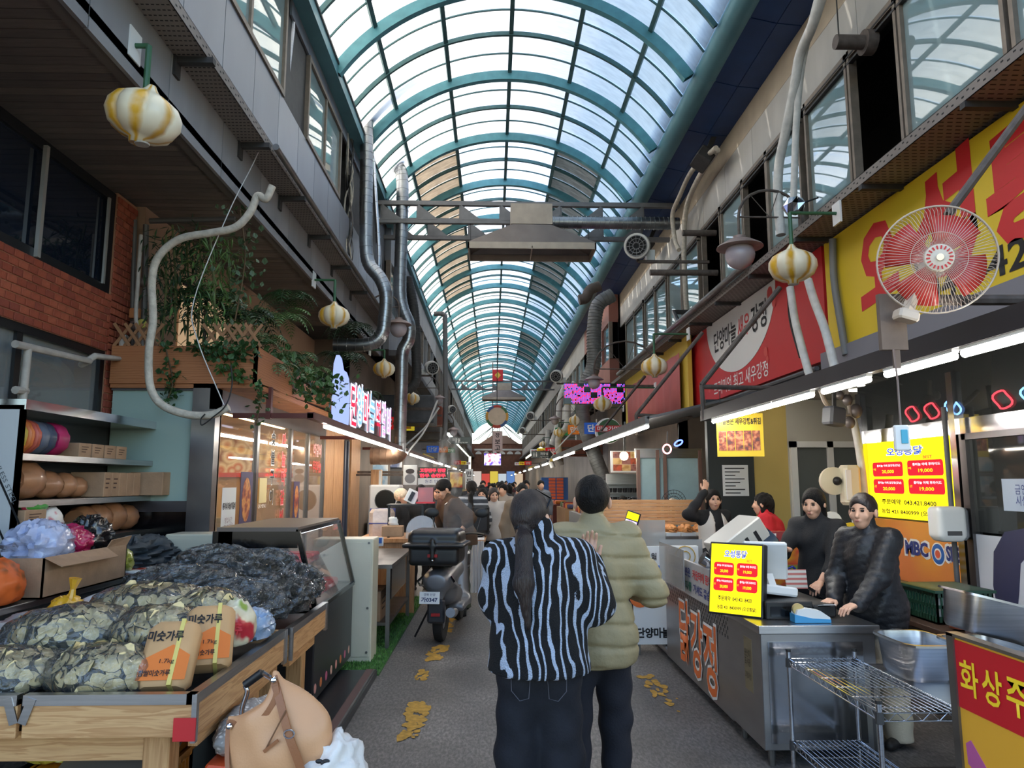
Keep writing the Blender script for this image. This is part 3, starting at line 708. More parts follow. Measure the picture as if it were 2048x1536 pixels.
# ---- right ducts and hoses
duct('ribbed grey flexible duct climbing the right wall in the distance',aty([(1225,590),(1196,610),(1188,660),(1187,730),(1170,775),(1165,830),(1182,890),(1208,960)],19),.19,m=FLEX,pitch=.07,rib=.015,name='flexible_duct')
duct('short ribbed elbow duct above the red brick upper floor',aty([(1200,572),(1180,580),(1172,596),(1158,600)],20),.15,m=mat('dirty_flex',(104,92,84),.7,.2),pitch=.07,name='flexible_duct')
for i,(l,Y,r) in enumerate([([(1132,770),(1120,800),(1116,850),(1104,890)],27,.12),([(1150,765),(1136,800),(1134,850),(1116,880),(1122,930)],25,.11),([(1096,860),(1095,900),(1106,935)],34,.12)]):
 duct(['white bent hose hanging on the distant right facade, upper one','white bent hose hanging on the distant right facade, longest one','short white hose farthest down the right facade'][i],aty(l,Y),r,m=WHOSE,pitch=.5,name='flexible_duct')
def hose(label,pts,r,m,name='hose',cat='hose',n=6,k=8):
 t=thing(name,label,cat,tuple(pts[-1]));MB().tube(spline(pts,n),r,k).build('hose_run',m,t,smooth=60);return t
hose('thick white wrapped hose hanging down the right upper wall, nearer one',[atX(u,v,3.5) for u,v in ((1648,-20),(1625,50),(1600,110),(1588,180),(1572,260),(1558,330),(1556,400),(1562,470))],.06,WHOSE)
hose('thin white wrapped hose hanging beside the thick one',[atX(u,v,3.55) for u,v in ((1640,-20),(1612,90),(1600,160),(1592,260),(1588,370),(1586,420))],.042,WHOSE)
hose('white wrapped hose crossing the red sign, left one',[atX(u,v,3.4) for u,v in ((1580,575),(1590,640),(1605,700),(1623,765))],.045,WHOSE)
hose('white wrapped hose crossing the red sign, right one',[atX(u,v,3.4) for u,v in ((1616,560),(1628,600),(1650,660),(1672,745))],.045,WHOSE)
hose('black cable curving across the red sign',[atX(u,v,3.42) for u,v in ((1576,575),(1580,640),(1600,715))],.014,WIRE,'cable','cable')
hose('grey pipe separating the yellow sign from the red sign',[atX(u,v,3.8) for u,v in ((1665,478),(1668,560),(1682,650),(1692,710))],.04,mat('grey_pvc',(118,118,118),.5),'drain_pipe','pipe')
hose('pair of beige hoses hanging on the right wall, left strand',[atX(u,v,3.6) for u,v in ((1432,296),(1385,340),(1358,395),(1345,430),(1350,480),(1358,500))],.045,HOSE)
hose('pair of beige hoses hanging on the right wall, right strand',[atX(u,v,3.7) for u,v in ((1435,300),(1395,360),(1372,420),(1368,500),(1370,560),(1374,640))],.05,HOSE)
hose('long white wrapped hose looping down in front of the planter',aty([(545,372),(532,398),(515,392),(500,425),(470,455),(420,466),(360,478),(318,512),(304,560),(306,640),(298,700),(300,770),(322,808),(370,828),(420,830),(458,815)],6.45),.035,HOSE,n=8,k=10)
hose('black cable drooping from the loop of the white hose',aty([(462,730),(464,770),(452,810),(425,835),(404,850),(402,838),(410,828)],6.4),.006,WIRE,'cable','cable')
hose('thin white wire hanging from the left cable tray',[at(530,275,7),at(505,330,7),at(455,430,6.6),at(388,600,6.5),at(395,680,6.5),at(448,810,6.4)],.005,mat('white_wire',(200,200,198),.6),'cable','cable')
hose('white plastic conduit along the left planter pier',aty([(245,830),(268,795),(282,740),(284,690),(272,640),(276,560),(282,470)],7.0),.02,PIPEW,'conduit','pipe')
for i,(l,c) in enumerate([([(655,-10),(660,60),(662,70)],WIRE),([(290,450),(288,600),(275,700),(272,830)],WIRE)]):pass
GRY=mat('grey_conduit',(96,92,88),.6,.3)
cp=thing('gas_pipe','dark gas pipes with meters fixed to the pier beside the planter','pipe',(-3.3,7.15,2.5))
MB().tube(aty([(292,450),(290,560),(288,640)],7.2),.03,8).tube(aty([(270,440),(266,560),(264,700)],7.2),.022,8).tube(aty([(300,442),(470,438)],7.2),.03,8).build('pipe_run',GRY,cp,smooth=40)
mb=MB();p=at(270,627,7.15);mb.box(p,(.10,.06,.10),ch=.01);mb.build('regulator_box',mat('orange_box',(176,112,66),.6),cp)
mb=MB();p=at(272,650,7.15);mb.ball(p,.06,sc=(1,.7,1));p=at(256,715,7.1);mb.ball(p,.07,sc=(1,.7,.9));mb.ball(at(285,565,7.15),.05);mb.build('meter',mat('brown_grey_meter',(120,104,96),.5,.3),cp,smooth=60)
mb=MB();p=at(283,647,7.1);mb.lathe([(0,0),(.045,0),(.045,.02),(0,.02)],14,tuple(p),'Y');mb.build('gauge',mat('yellow_gauge',(196,186,92),.5),cp)
bc=thing('cable_bundle','tangle of dark cables beside the tall left duct','cable',tuple(at(706,500,12)))
for i in range(9):
 r_=random.Random(40+i);MB().tube(spline([at(690+r_.uniform(0,18),v+r_.uniform(-8,8),12+r_.uniform(-.2,.3)) for v in (255,300,350,400,450,500,545)],3),r_.uniform(.008,.018),5).build('cable',[WIRE,GRY,HOSE][i % 3],bc)
sp=thing('drain_pipe','shiny steel pipe standing beside the first left upper window','pipe',(XL+.1,8.4,5));MB().tube([at(570,-30,8.4),at(556,290,8.4)],.055,12).tube([at(588,-30,8.5),at(585,60,8.5),at(574,160,8.5),at(570,300,8.5)],.03,8).build('pipe_run',STEEL,sp,smooth=40)
# ---- garlic-shaped lamps
GARL=ramp_mat('garlic_lamp_paint','noise',9,[(.3,(206,160,42)),(.5,(226,188,72)),(.7,(222,208,160))],rough=.35)
def garlic_mat():
 m=bpy.data.materials.new('striped_garlic');m.use_nodes=True;nt=m.node_tree;L=nt.links;b=nt.nodes['Principled BSDF'];b.inputs['Roughness'].default_value=.32
 at_=nt.nodes.new('ShaderNodeAttribute');at_.attribute_name='stripe';n=nt.nodes.new('ShaderNodeTexNoise');n.inputs['Scale'].default_value=8;n.inputs['Detail'].default_value=4
 tc=nt.nodes.new('ShaderNodeTexCoord');L.new(tc.outputs['Object'],n.inputs['Vector'])
 ad=nt.nodes.new('ShaderNodeMath');ad.operation='MULTIPLY_ADD';ad.inputs[1].default_value=.5;L.new(n.outputs['Fac'],ad.inputs[0]);L.new(at_.outputs['Fac'],ad.inputs[2])
 rp=nt.nodes.new('ShaderNodeValToRGB');L.new(ad.outputs[0],rp.inputs[0]);e=rp.color_ramp.elements;e[0].position=.5;e[1].position=.85;e[0].color=rgb(232,222,196);e[1].color=rgb(214,164,44)
 L.new(rp.outputs[0],b.inputs['Base Color']);return m
GMAT=garlic_mat()
def garlic_mesh():
 prof=[(.035,-.20),(.05,-.205),(.055,-.17),(.12,-.155),(.19,-.11),(.225,-.03),(.22,.04),(.185,.105),(.12,.15),(.06,.18),(.035,.215),(.022,.24)]
 n=84;mb=MB()
 def fn(a,h):
  k=max(0.0,1-abs(h+.02)/.2);c=abs(math.sin(a*3.5));return 1-.17*k**.5*(1-c**.6)
 mb.lathe(prof,n,fn=fn);me=mb.mesh('garlic',170)
 at_=me.attributes.new('stripe','FLOAT','POINT')
 at_.data.foreach_set('value',[(0.5+.5*math.cos(7*(k % n)*2*PI/n+1.2))*.62 for k in range(len(me.vertices))])
 me.materials.append(GMAT);return me
GME=garlic_mesh()
GREEN=mat('green_painted_pipe',(52,96,66),.45)
BULB=mat('grey_lamp_lens',(170,168,160),.3)
GLN=0
def garlic(label,u,v,Y,wpx,xw,zarm,tilt=(0,0)):
 """lamp centre at pixel (u, v); arm goes to the wall at x = xw"""
 global GLN;GLN+=1
 s=wpx/F_PX*Y/.44;p=at(u,v,Y);za=at(u,zarm,Y).z
 t=thing('garlic_lamp',label,'lamp',tuple(p),'garlic-shaped street lamps')
 put('garlic_shade',GME,t,tuple(p),(R(tilt[0]),R(tilt[1]),GLN*.7),(s,s,s*.88))
 mb=MB();mb.lathe([(0,-.212),(.042,-.21),(.046,-.20),(0,-.19)],14);mb.v=[(p.x+x*s,p.y+y*s,p.z+z*s*.88) for x,y,z in mb.v];mb.build('lens',BULB,t)
 MB().tube([(p.x,p.y,p.z+.19*s),(p.x,p.y,za)],.016*s+.004,8).tube([(p.x,p.y,za),(xw,p.y,za)],.013*s+.004,8).build('arm',GREEN,t,smooth=40)
 MB().box((xw,p.y,za),(.02,.16,.22)).build('wall_plate',WHITE,t);return t
garlic('large striped garlic lamp on the left fascia nearest the camera',288,234,4.75,146,XL,92,(8,8))
garlic('yellow garlic lamp hanging above the planter',668,632,9.9,62,XL,560)
garlic('garlic lamp hanging beside the bright left duct',768,738,14,44,-2.4,700)
garlic('small yellow-green garlic lamp below the left blower',824,797,18,32,-2.4,770)
garlic('large pale garlic lamp hanging before the red sign',1585,532,6.9,96,XR-.5,426)
garlic('garlic lamp hanging above the pink cloth banner',1309,733,12.5,54,XR-.5,668)
garlic('brownish garlic lamp before the red dot display',1205,808,15.2,38,XR-.5,775)
garlic('small bright garlic lamp left of the dot display',1151,841,19,27,XR-.5,815)
garlic('dull small garlic lamp far along the right facade',1118,865,24,22,XR-.5,845)
garlic('tiny garlic lamp above the far right restroom sign',1086,889,30,16,XR-.5,875)
# ---- round street globes with a hat
SHADE=mat('aged_lamp_hat',(150,132,126),.5,.3,var=.2);GLOBE=mat('milky_globe',(176,166,172),.25,var=.06)
def globe(label,u,v,Y,hat,xw,arcdir,zarm):
 s=hat/F_PX*Y/.5;p=at(u,v,Y);t=thing('globe_lamp',label,'lamp',tuple(p),'globe street lamps on curved arms')
 MB().ball(p,.165*s,20,12).build('globe',GLOBE,t,smooth=180)
 MB().lathe([(.26*s,.085*s),(.25*s,.10*s),(.15*s,.16*s),(.07*s,.19*s),(.07*s,.22*s),(.0,.23*s)],24,tuple(p)).build('hat',SHADE,t,smooth=40)
 za=at(u,zarm,Y).z;r=abs(xw-p.x)*.5;top=p.z+.22*s
 pts=[Vector((p.x,p.y,top))]+[Vector((p.x+arcdir*r*(1-math.cos(a)),p.y,za+(r*.9)*math.sin(a))) for a in [PI*i/10 for i in range(11)]]
 mb=MB();mb.tube(pts,.018,8);mb.tube([(p.x,p.y,za),(xw,p.y,za)],.012,6)
 for k in (.3,.6):mb.tube([(p.x+arcdir*r,p.y,za),(p.x+arcdir*r*(1-math.cos(PI*k)),p.y,za+r*.9*math.sin(PI*k))],.006,5)
 mb.build('arm',RUST,t,smooth=40);MB().box((xw,p.y,za),(.03,.1,.3)).build('wall_plate',RUST,t);return t
globe('large globe lamp with red-lined hat on the right wall',1480,510,8.4,92,3.75,1,434)
globe('globe lamp with dark hat beside the left ducts',797,658,14.2,52,-2.45,-1,614)
globe('small globe lamp under the left blower',878,801,21,26,-2.4,-1,776)
globe('pinkish globe lamp before the dot display',1188,766,14.8,38,3.4,1,738)
globe('white globe lamp far along the left facade',907,864,27,24,-2.4,-1,846)
globe('globe lamp far along the right facade beside white hoses',1110,842,24,24,3.4,1,822)
# ---- white blower fans
def blower(label,u,v,Y,dpx,yaw,xw):
 s=dpx/F_PX*Y;p=at(u,v,Y);t=thing('blower_fan',label,'fan',tuple(p),'white tubular blower fans')
 Mx=Matrix.Translation(p) @ Matrix.Rotation(yaw,4,'Z') @ Matrix.Rotation(R(14),4,'X')
 MB(Mx).lathe([(.36*s,-.42*s),(.5*s,-.40*s),(.52*s,-.1*s),(.46*s,.25*s),(.3*s,.5*s),(.0,.55*s)],26,axis='Y').build('housing',mat('off_white_housing',(208,205,198),.4),t,smooth=50)
 MB(Mx).lathe([(0,-.41*s),(.42*s,-.425*s),(.42*s,-.43*s),(0,-.43*s)],26,axis='Y').build('dark_mouth',DARK,t)
 mb=MB();mb.M=Mx
 for r in (.14,.28,.40):mb.tube([(r*s*math.cos(a),-.445*s,r*s*math.sin(a)) for a in [2*PI*k/20 for k in range(20)]],.008*s+.002,5,closed=True)
 for k in range(12):a=2*PI*k/12;mb.tube([(.1*s*math.cos(a),-.445*s,.1*s*math.sin(a)),(.42*s*math.cos(a),-.445*s,.42*s*math.sin(a))],.006*s+.002,4)
 mb.build('guard',mat('grille_grey',(150,150,150),.4,.5),t)
 mb=MB();sg=1 if xw>p.x else-1;mb.box((p.x+sg*.55*s,p.y+.1,p.z-.35*s),(.35*s,.3*s,.5*s),ch=.01);mb.build('control_box',WHITE,t)
 MB().bar((p.x,p.y,p.z-.62*s),(xw,p.y,p.z-.62*s),.05,.05).bar((p.x,p.y,p.z-.62*s),(p.x,p.y,p.z-.4*s),.05,.05).build('bracket',RUST,t);return t
blower('white blower fan on the right wall beside the hood',1275,493,12.6,52,R(-18),3.9)
blower('white blower fan on the left facade below the ducts',862,735,20,27,R(25),-2.4)
blower('small white blower fan on the right facade above the dot display',1114,752,21,25,R(-18),3.9)
blower('tiny blower fan behind the left globe lamps',903,818,30,16,R(25),-2.4)
blower('tiny blower fan far along the right facade',1062,831,33,16,R(-18),3.9)
blower('farthest tiny blower fan above the white hoses',1046,861,40,13,R(-18),3.9)
# ---- wall signs on the right
sg=thing('shop_sign','large yellow shop sign with red brush letters behind the fan','sign',(3.85,5.5,3.16))
MB().bb(3.85,3.94,2.6,8.06,3.16,4.42).build('board',YEL,sg)
RBR=mat('brush_red',(206,40,44),.5);BLK=mat('print_black',(16,15,18),.6)
for ch,Y_,z_,h_ in (('오',6.97,3.87,.80),('성',5.86,3.90,1.0),('통',4.92,3.88,.9),('닭',3.85,3.88,.9)):text(ch,FACE_L((3.85,Y_,z_)) @ Matrix.Rotation(R(6),4,'Z'),RBR,sg,h=h_,w=h_*.92,bold=.045,shear=.1)
text('043-421-8400',FACE_L((3.85,4.93,3.34)),BLK,sg,w=2.5,h=.24,bold=.02)
sg=thing('shop_sign','red shop sign with a white half disc and black and red lettering','sign',(3.85,11,3.1))
MB().bb(3.86,3.94,8.15,14.15,3.08,4.43).build('board',REDP,sg)
mb=MB();n=28;mb.prism([(1.6*math.cos(PI+PI*i/n),1.02*math.sin(PI+PI*i/n)) for i in range(n+1)],.006,FACE_L((3.86,11.15,4.43)));mb.build('half_disc',PAPER,sg)
text('단양마늘',FACE_L((3.852,11.75,4.06)),BLK,sg,w=1.15,h=.36,bold=.02);text('새우',FACE_L((3.852,10.83,4.06)),RBR,sg,w=.55,h=.34,bold=.02);text('강정',FACE_L((3.852,10.2,4.06)),BLK,sg,w=.62,h=.40,bold=.02)
WPR=mat('print_white',(236,234,230),.6)
text('프리미엄 최고 새우강정',FACE_L((3.86,11.2,3.27)),WPR,sg,w=2.5,h=.24,bold=.01)
mb=MB()
for (Y_,z_,s_) in ((9.75,4.28,.1),(9.62,4.12,.07),(10.0,3.5,.07),(9.95,3.38,.05),(12.7,3.3,.06)):mb.lathe([(0,0),(s_,0),(s_*.8,.004),(0,.004)],10,(3.853,Y_,z_),'X')
mb.build('shrimp_emblem',mat('shrimp_red',(206,70,64),.5),sg)
sg=thing('cloth_banner','faded pink cloth banner hanging on the distant right facade','banner',(3.62,16.5,2.9));vs=[];n=44
for i in range(n+1):
 Y_=13.8+5.6*i/n;dx=.05*math.sin(i*.9)*math.sin(i*.31+1)
 vs+=[(3.62+dx,Y_,2.92),(3.62+dx*.4,Y_,4.16)]
o=MB().add(vs,[(i*2,i*2+2,i*2+3,i*2+1) for i in range(n)]).build('cloth',mat('faded_pink_cloth',(188,104,100),.8,var=.08,vs=3),sg,smooth=180);md=o.modifiers.new('t','SOLIDIFY');md.thickness=.01
MB().bb(3.7,3.78,13.5,20,3.0,4.45).build('yellow_backboard',mat('dull_yellow',(214,186,70),.6),sg)
# pipe frames standing out from the right facade
fr=thing('awning_frame','rusty pipe awning frame in front of the red sign','frame',(2.5,9,2.4))
a1,a2,a3=at(1560,575,8.2),at(1403,770,8.2),at(1408,840,8.2)
MB().tube([a1,a2],.03,8).tube([a2,a3],.028,8).tube([a2+Vector((0,0,-.02)),(3.8,8.4,a2.z-.02)],.028,8).build('pipe_frame',RUST,fr,smooth=40)
fr=thing('awning_frame','rusty pipe awning frame in front of the pink banner','frame',(2.2,12,2.4))
b1,b2,b3=at(1405,665,11.5),at(1272,830,11.5),at(1275,870,11.5)
MB().tube([b1,b2],.03,8).tube([b2,b3],.028,8).tube([b2,at(1385,835,11.6)],.028,8).build('pipe_frame',RUST,fr,smooth=40);MB().tube([at(1290,752,13.5),at(1200,864,13.5),at(1275,870,13)],.028,8).build('brace',RUST,fr,smooth=40)
fr=thing('support_pole','rusty slanted pole crossing the yellow sign above the fan','pole',(3.3,3.6,3));MB().tube([at(2080,180,3.9),at(1895,430,3.9)],.026,8).build('pole_tube',RUST,fr,smooth=40)
fr=thing('support_pole','horizontal rusty pole carrying the wall fan','pole',(2.5,3.5,2.7));MB().tube([at(2080,600,3.5),at(1780,600,3.5)],.028,8).build('pole_tube',RUST,fr,smooth=40)
# ---- wall fan
fn_=thing('wall_fan','big wall fan with beige wire guard and red blades before the yellow sign','fan',tuple(at(1800,640,3.3)))
c=at(1872,520,3.3);Mx=Matrix.Translation(c) @ Matrix.Rotation(R(-22),4,'Z') @ Matrix.Rotation(R(8),4,'X');RF=.255
GRD=mat('aged_fan_guard',(196,180,162),.45)
mb=MB();mb.M=Mx
for k in range(90):
 a=2*PI*k/90;ca,sa=math.cos(a),math.sin(a)
 mb.tube([(.05*ca,-.075,.05*sa),(.15*ca,-.07,.15*sa),(.225*ca,-.05,.225*sa),(RF*ca,0,RF*sa)],.0013,3,cap=False)
for r,y in ((RF,0),(RF,-.012),(.12,-.074)):mb.tube([(r*math.cos(a),y,r*math.sin(a)) for a in [2*PI*i/48 for i in range(48)]],.004 if r==RF else .0015,5,closed=True)
mb.build('front_guard',GRD,fn_)
mb=MB();mb.M=Mx
for k in range(70):
 a=2*PI*k/70;ca,sa=math.cos(a),math.sin(a);mb.tube([(.06*ca,.09,.06*sa),(.2*ca,.07,.2*sa),(RF*ca,0,RF*sa)],.0013,3,cap=False)
mb.build('rear_guard',GRD,fn_)
for k in range(4):
 mb=MB();mb.M=Mx @ Matrix.Rotation(k*PI/2+.5,4,'Y');vs=[];m_=9
 for i in range(m_):
  a=-.55+1.1*i/(m_-1)
  for r in (.05,.14,.225-.02*abs(a)):vs.append((r*math.cos(a),.012+.05*a*(1 if r>.1 else .6),r*math.sin(a)))
 mb.add(vs,[(i*3+j,i*3+j+1,i*3+j+4,i*3+j+3) for i in range(m_-1) for j in (0,1)]);o=mb.build('blade',mat('red_fan_blade',(190,52,44),.35),fn_,smooth=180)
 o.modifiers.new('t','SOLIDIFY').thickness=.004
hub=MB(Mx).lathe([(0,-.09),(.022,-.088),(.062,-.082),(.066,-.07),(.02,-.06),(0,-.06)],24,axis='Y').build('hub',mat('fan_hub',(216,204,186),.4),fn_,smooth=40)
mb=MB();mb.M=Mx
for k in range(18):a=2*PI*k/18;mb.box((.048*math.cos(a),-.087,.048*math.sin(a)),(.016,.004,.006),(0,-a,0))
mb.build('hub_slot',RBR,hub)
MB(Mx).lathe([(0,-.1),(.016,-.1),(.016,-.085),(0,-.085)],16,axis='Y').build('badge',CHROME,hub)
MB(Mx).lathe([(.0,.06),(.07,.06),(.075,.12),(.05,.2),(0,.21)],18,axis='Y').build('motor',GRD,fn_,smooth=40)
mb=MB();p=at(1795,640,3.4);mb.box(p+Vector((0,.05,0)),(.13,.03,.28));mb.box(p+Vector((0.01,.05,-.18)),(.03,.02,.1));mb.build('mount_board',mat('weathered_board',(104,90,80),.8,var=.2),fn_)
mb=MB();p=at(1812,632,3.36);mb.box(p,(.1,.08,.05),(0,R(15),0),ch=.01);mb.bar(p,c+Vector((0,.12,-.02)),.04,.04);mb.build('bracket',GRD,fn_)
sc_=thing('switch_box','white fan switch with blue buttons hanging on a cord','switch',tuple(at(1802,880,3.1)))
p=at(1803,876,3.1);MB().box(p,(.06,.035,.11),(0,0,R(-20)),ch=.006).build('body',WHITE,sc_);MB().box(p+Vector((.002,-.02,.005)),(.026,.01,.06),(0,0,R(-20)),ch=.002).build('button',mat('cyan_button',(70,168,196),.4),sc_)
MB().tube([p+Vector((0,0,.05)),at(1795,760,3.15),at(1787,700,3.3)],.005,6).build('cord',mat('brown_grey_meter',(120,104,96)),sc_)
# ---- right canopy with LED tubes
cn=thing('canopy','black edged sloping canopy over the right-hand stalls','canopy',(3.1,6,2.4))
CNB=mat('canopy_black',(24,24,30),.5)
MB().add([(2.42,2.2,2.44),(2.42,8.3,2.44),(3.93,8.3,2.86),(3.93,2.2,2.86),(2.42,2.2,2.47),(2.42,8.3,2.47),(3.93,8.3,2.89),(3.93,2.2,2.89)],[(0,3,2,1),(4,5,6,7),(0,1,5,4),(1,2,6,5),(2,3,7,6),(3,0,4,7)]).build('roof_sheet',CNB,cn)
MB().bb(2.40,2.47,2.2,8.3,2.37,2.49).build('edge_beam',CNB,cn)
MB().bb(3.80,3.94,2.2,8.2,2.86,3.15).build('fascia_panel',mat('lilac_grey_panel',(130,128,136),.5,.1),cn)
TUBE=emis('led_tube',(255,250,240),32.0)
def led(y0,y1,x,z,label,r=.022):
 t=thing('led_tube_light',label,'light',(x,(y0+y1)/2,z),'LED tube lights')
 MB().tube([(x,y0,z),(x,y1,z)],r,10).build('tube',TUBE,t,smooth=40)
 MB().bb(x-.02,x+.02,y0-.01,y1+.01,z+r*.8,z+r+.012).build('fitting',WHITE,t);return t
for a,b,l in ((2.75,3.62,'nearest LED tube on the right canopy edge'),(3.70,4.36,'second LED tube on the right canopy edge'),(4.58,5.22,'third LED tube on the right canopy edge, beside the switch cord'),(5.42,6.16,'fourth LED tube on the right canopy edge'),(6.2,7.9,'fifth LED tube on the right canopy edge beside the shrimp menu')):led(a,b,2.43,2.335,l)
gut2=thing('wall_pipe','thin grey pipe with brackets along the base of the red sign','pipe',(3.75,10,2.95));MB().tube([(3.75,8.2,2.98),(3.75,14,2.98)],.03,8).build('pipe_run',GREYP,gut2,smooth=40)
# second canopy further on
cn=thing('canopy','grey canopy with a long light strip over the wooden nut display','canopy',(2.6,11,2.4))
MB().add([(1.85,8.6,2.42),(1.85,15.0,2.42),(3.9,15.0,2.9),(3.9,8.6,2.9),(1.85,8.6,2.45),(1.85,15.0,2.45),(3.9,15.0,2.93),(3.9,8.6,2.93)],[(0,3,2,1),(4,5,6,7),(0,1,5,4),(1,2,6,5),(2,3,7,6),(3,0,4,7)]).build('roof_sheet',GREYP,cn)
MB().bb(1.82,1.87,8.6,22.2,2.36,2.46).build('edge_beam',GREYP,cn)
for i,(a,b) in enumerate(((8.6,9.7),(9.75,10.9),(10.95,12.2),(12.4,14.6),(16.5,18.6),(20,22))):led(a,b,1.845,2.33,['first','second','third','fourth','fifth','sixth'][i]+' LED tube along the canopy edge above the nut display')
# ---- dot display, round emblem, restroom signs, drum, banner, TV
DOTR=emis('dot_red',(235,60,130),1.3);DOTB=emis('dot_blue',(110,90,245),1.3)
def board_at(name,label,cat,u0,u1,v0,v1,Y,m,th=.06):
 p0,p1=at(u0,v1,Y),at(u1,v0,Y);t=thing(name,label,cat,(((p0.x+p1.x)/2),Y,p0.z))
 MB().bb(p0.x,p1.x,Y,Y+th,p0.z,p1.z,ch=.005).build('board',m,t);return t,p0,p1
t,p0,p1=board_at('led_display','dot matrix display glowing pink and blue on the right','display',1128,1250,767,808,16,BLACKG,.12)
dr,db=MB(),MB();nx,nz=46,14;r_=random.Random(5);pat=[[(0 if (int(i/5)+int(j/4)) % 5==0 else 1)*(1 if r_.random()<.9 else 0) for i in range(nx)] for j in range(nz)]
for j in range(nz):
 for i in range(nx):
  if pat[j][i]:
   x=p0.x+(p1.x-p0.x)*(i+.8)/(nx+.6);z=p0.z+(p1.z-p0.z)*(j+.8)/(nz+.6);(dr if (i*7+j*3+i//3) % 5<3 else db).bb(x-.011,x+.011,15.994,15.998,z-.013,z+.013)
MB().bar((p1.x,16.05,p1.z-.05),(3.7,16.05,p1.z-.05),.05).build('arm',RUST,t);dr.build('red_dots',DOTR,t,kind='stuff');db.build('blue_dots',DOTB,t,kind='stuff')
p=at(1216,862,15);t=thing('round_sign','round green sign with a red band and white lettering','sign',tuple(p))
GRND=mat('dark_green_disc',(44,82,36),.4)
MB().lathe([(0,-.03),(.27,-.03),(.27,.05),(0,.05)],32,tuple(p),'Y').build('rim',WHITE,t,smooth=30);MB().lathe([(0,-.035),(.245,-.035),(.245,-.028),(0,-.028)],32,tuple(p+Vector((.02,0,0))),'Y').build('disc',GRND,t)
MB().bb(p.x-.27,p.x+.27,p.y-.045,p.y-.036,p.z-.02,p.z+.11).build('band',mat('band_red',(206,34,38),.4),t);text('마늘가마',FACE_C((p.x,p.y-.045,p.z+.045)),WPR,t,w=.46,h=.1,bold=.02)
def restroom(u0,u1,v0,v1,Y,left):
 t,p0,p1=board_at('restroom_sign','black restroom arrow sign pointing %s' % ('left' if left else 'right'),'sign',u0,u1,v0,v1,Y,BLACKG)
 w,h=p1.x-p0.x,p1.z-p0.z;cx,cz=(p0.x+p1.x)/2,(p0.z+p1.z)/2;s=-1 if left else 1
 text('화장실',FACE_C((cx-s*w*-.18 if left else cx+w*.12,Y,cz+h*.12)),WPR,t,w=w*.38,h=h*.42,bold=.02);text('RESTROOM',FACE_C((cx+(.18 if left else .12)*w,Y,cz-h*.28)),WPR,t,w=w*.38,h=h*.16)
 mb=MB()
 for k in (0,1):
  x=cx+(-.18+.12*k if left else-.38+.12*k)*w;mb.lathe([(0,0),(h*.09,0),(h*.09,.004),(0,.004)],10,(x,Y-.004,cz+h*.24),'Y');mb.bb(x-h*.1,x+h*.1,Y-.004,Y,cz-h*.32,cz+h*.12)
 ax=cx+s*w*.5;mb.prism([(0,h*.5),(h*.5,h*.0),(0,-h*.5),(-h*.1,-h*.42),(h*.28,0),(-h*.1,h*.42)][::-1] if s>0 else [(0,h*.5),(-h*.5,0),(0,-h*.5),(h*.1,-h*.42),(-h*.28,0),(h*.1,h*.42)],.01,FACE_C((ax-s*h*.12,Y-.004,cz)))
 mb.build('pictogram',WPR,t);MB().bar((cx+s*w*.5,Y+.05,cz),(-2.4 if left else 3.4,Y+.05,cz),.03).build('arm',RUST,t)
restroom(899,941,874,888,22,True);restroom(1063,1104,902,916,24,False)
p=at(994,833,31);t=thing('drum_sign','hanging Korean drum with coloured rim above the aisle','drum',tuple(p))
DC=[(66,112,74),(178,60,44),(60,90,140),(206,150,62)]
for k in range(8):
 mb=MB();a0,a1=2*PI*k/8+.35,2*PI*(k+1)/8+.35;vs=[];n=5
 for i in range(n+1):
  a=a0+(a1-a0)*i/n
  for r,y in ((.385,-.1),(.49,-.1),(.49,.25),(.385,.25)):vs.append((p.x+r*math.cos(a),p.y+y,p.z+r*math.sin(a)))
 mb.add(vs,[(i*4+j,i*4+(j+1) % 4,i*4+4+(j+1) % 4,i*4+4+j) for i in range(n) for j in range(4)]);mb.build('rim_segment',mat('drum_rim_%d' % (k % 4),DC[k % 4],.5),t,smooth=35)
MB().lathe([(0,-.09),(.39,-.09),(.39,.2),(0,.2)],32,tuple(p),'Y').build('drum_head',mat('drum_hide',(206,186,162),.7,var=.1,vs=4),t);MB().tube([p+Vector((0,0,.48)),p+Vector((0,0,3.2))],.015,6).build('hanger',WIRE,t)
t,p0,p1=board_at('vertical_banner','narrow pink banner with vertical black lettering under the drum','banner',985,1005,862,903,31,mat('pale_pink_cloth',(206,182,178),.8),.03)
MB().tube([((p0.x+p1.x)/2,31.015,p1.z),((p0.x+p1.x)/2,31.015,p1.z+.5)],.015,6).build('cord',WIRE,t)
for k,ch in enumerate('장보고'):text(ch,FACE_C(((p0.x+p1.x)/2,31,p1.z-.18-.27*k)),BLK,t,h=.2,bold=.02)
t,p0,p1=board_at('television','television screen hung above the far crowd','television',967,1003,906,932,45,BLACKG)
MB().tube([((p0.x+p1.x)/2,45.03,p1.z),((p0.x+p1.x)/2,45.03,9.1)],.03,6).build('hanger',RUST,t);MB().bb(p0.x+.04,p1.x-.04,44.985,44.995,p0.z+.05,p1.z-.04).build('screen',ramp_mat('tv_picture','noise',3,[(.35,(90,70,190)),(.5,(230,210,220)),(.62,(226,80,110))],emit=1.2,detail=3),t)
t,p0,p1=board_at('lantern_sign','red square lantern on top of the far truss','lantern',985,1006,739,762,41.9,RBR,.3)
MB().prism([(.0,.2),(.18,.0),(0,-.2),(-.18,0)],.01,FACE_C(((p0.x+p1.x)/2,41.895,(p0.z+p1.z)/2))).build('emblem',mat('lantern_yellow',(224,190,70),.5),t)
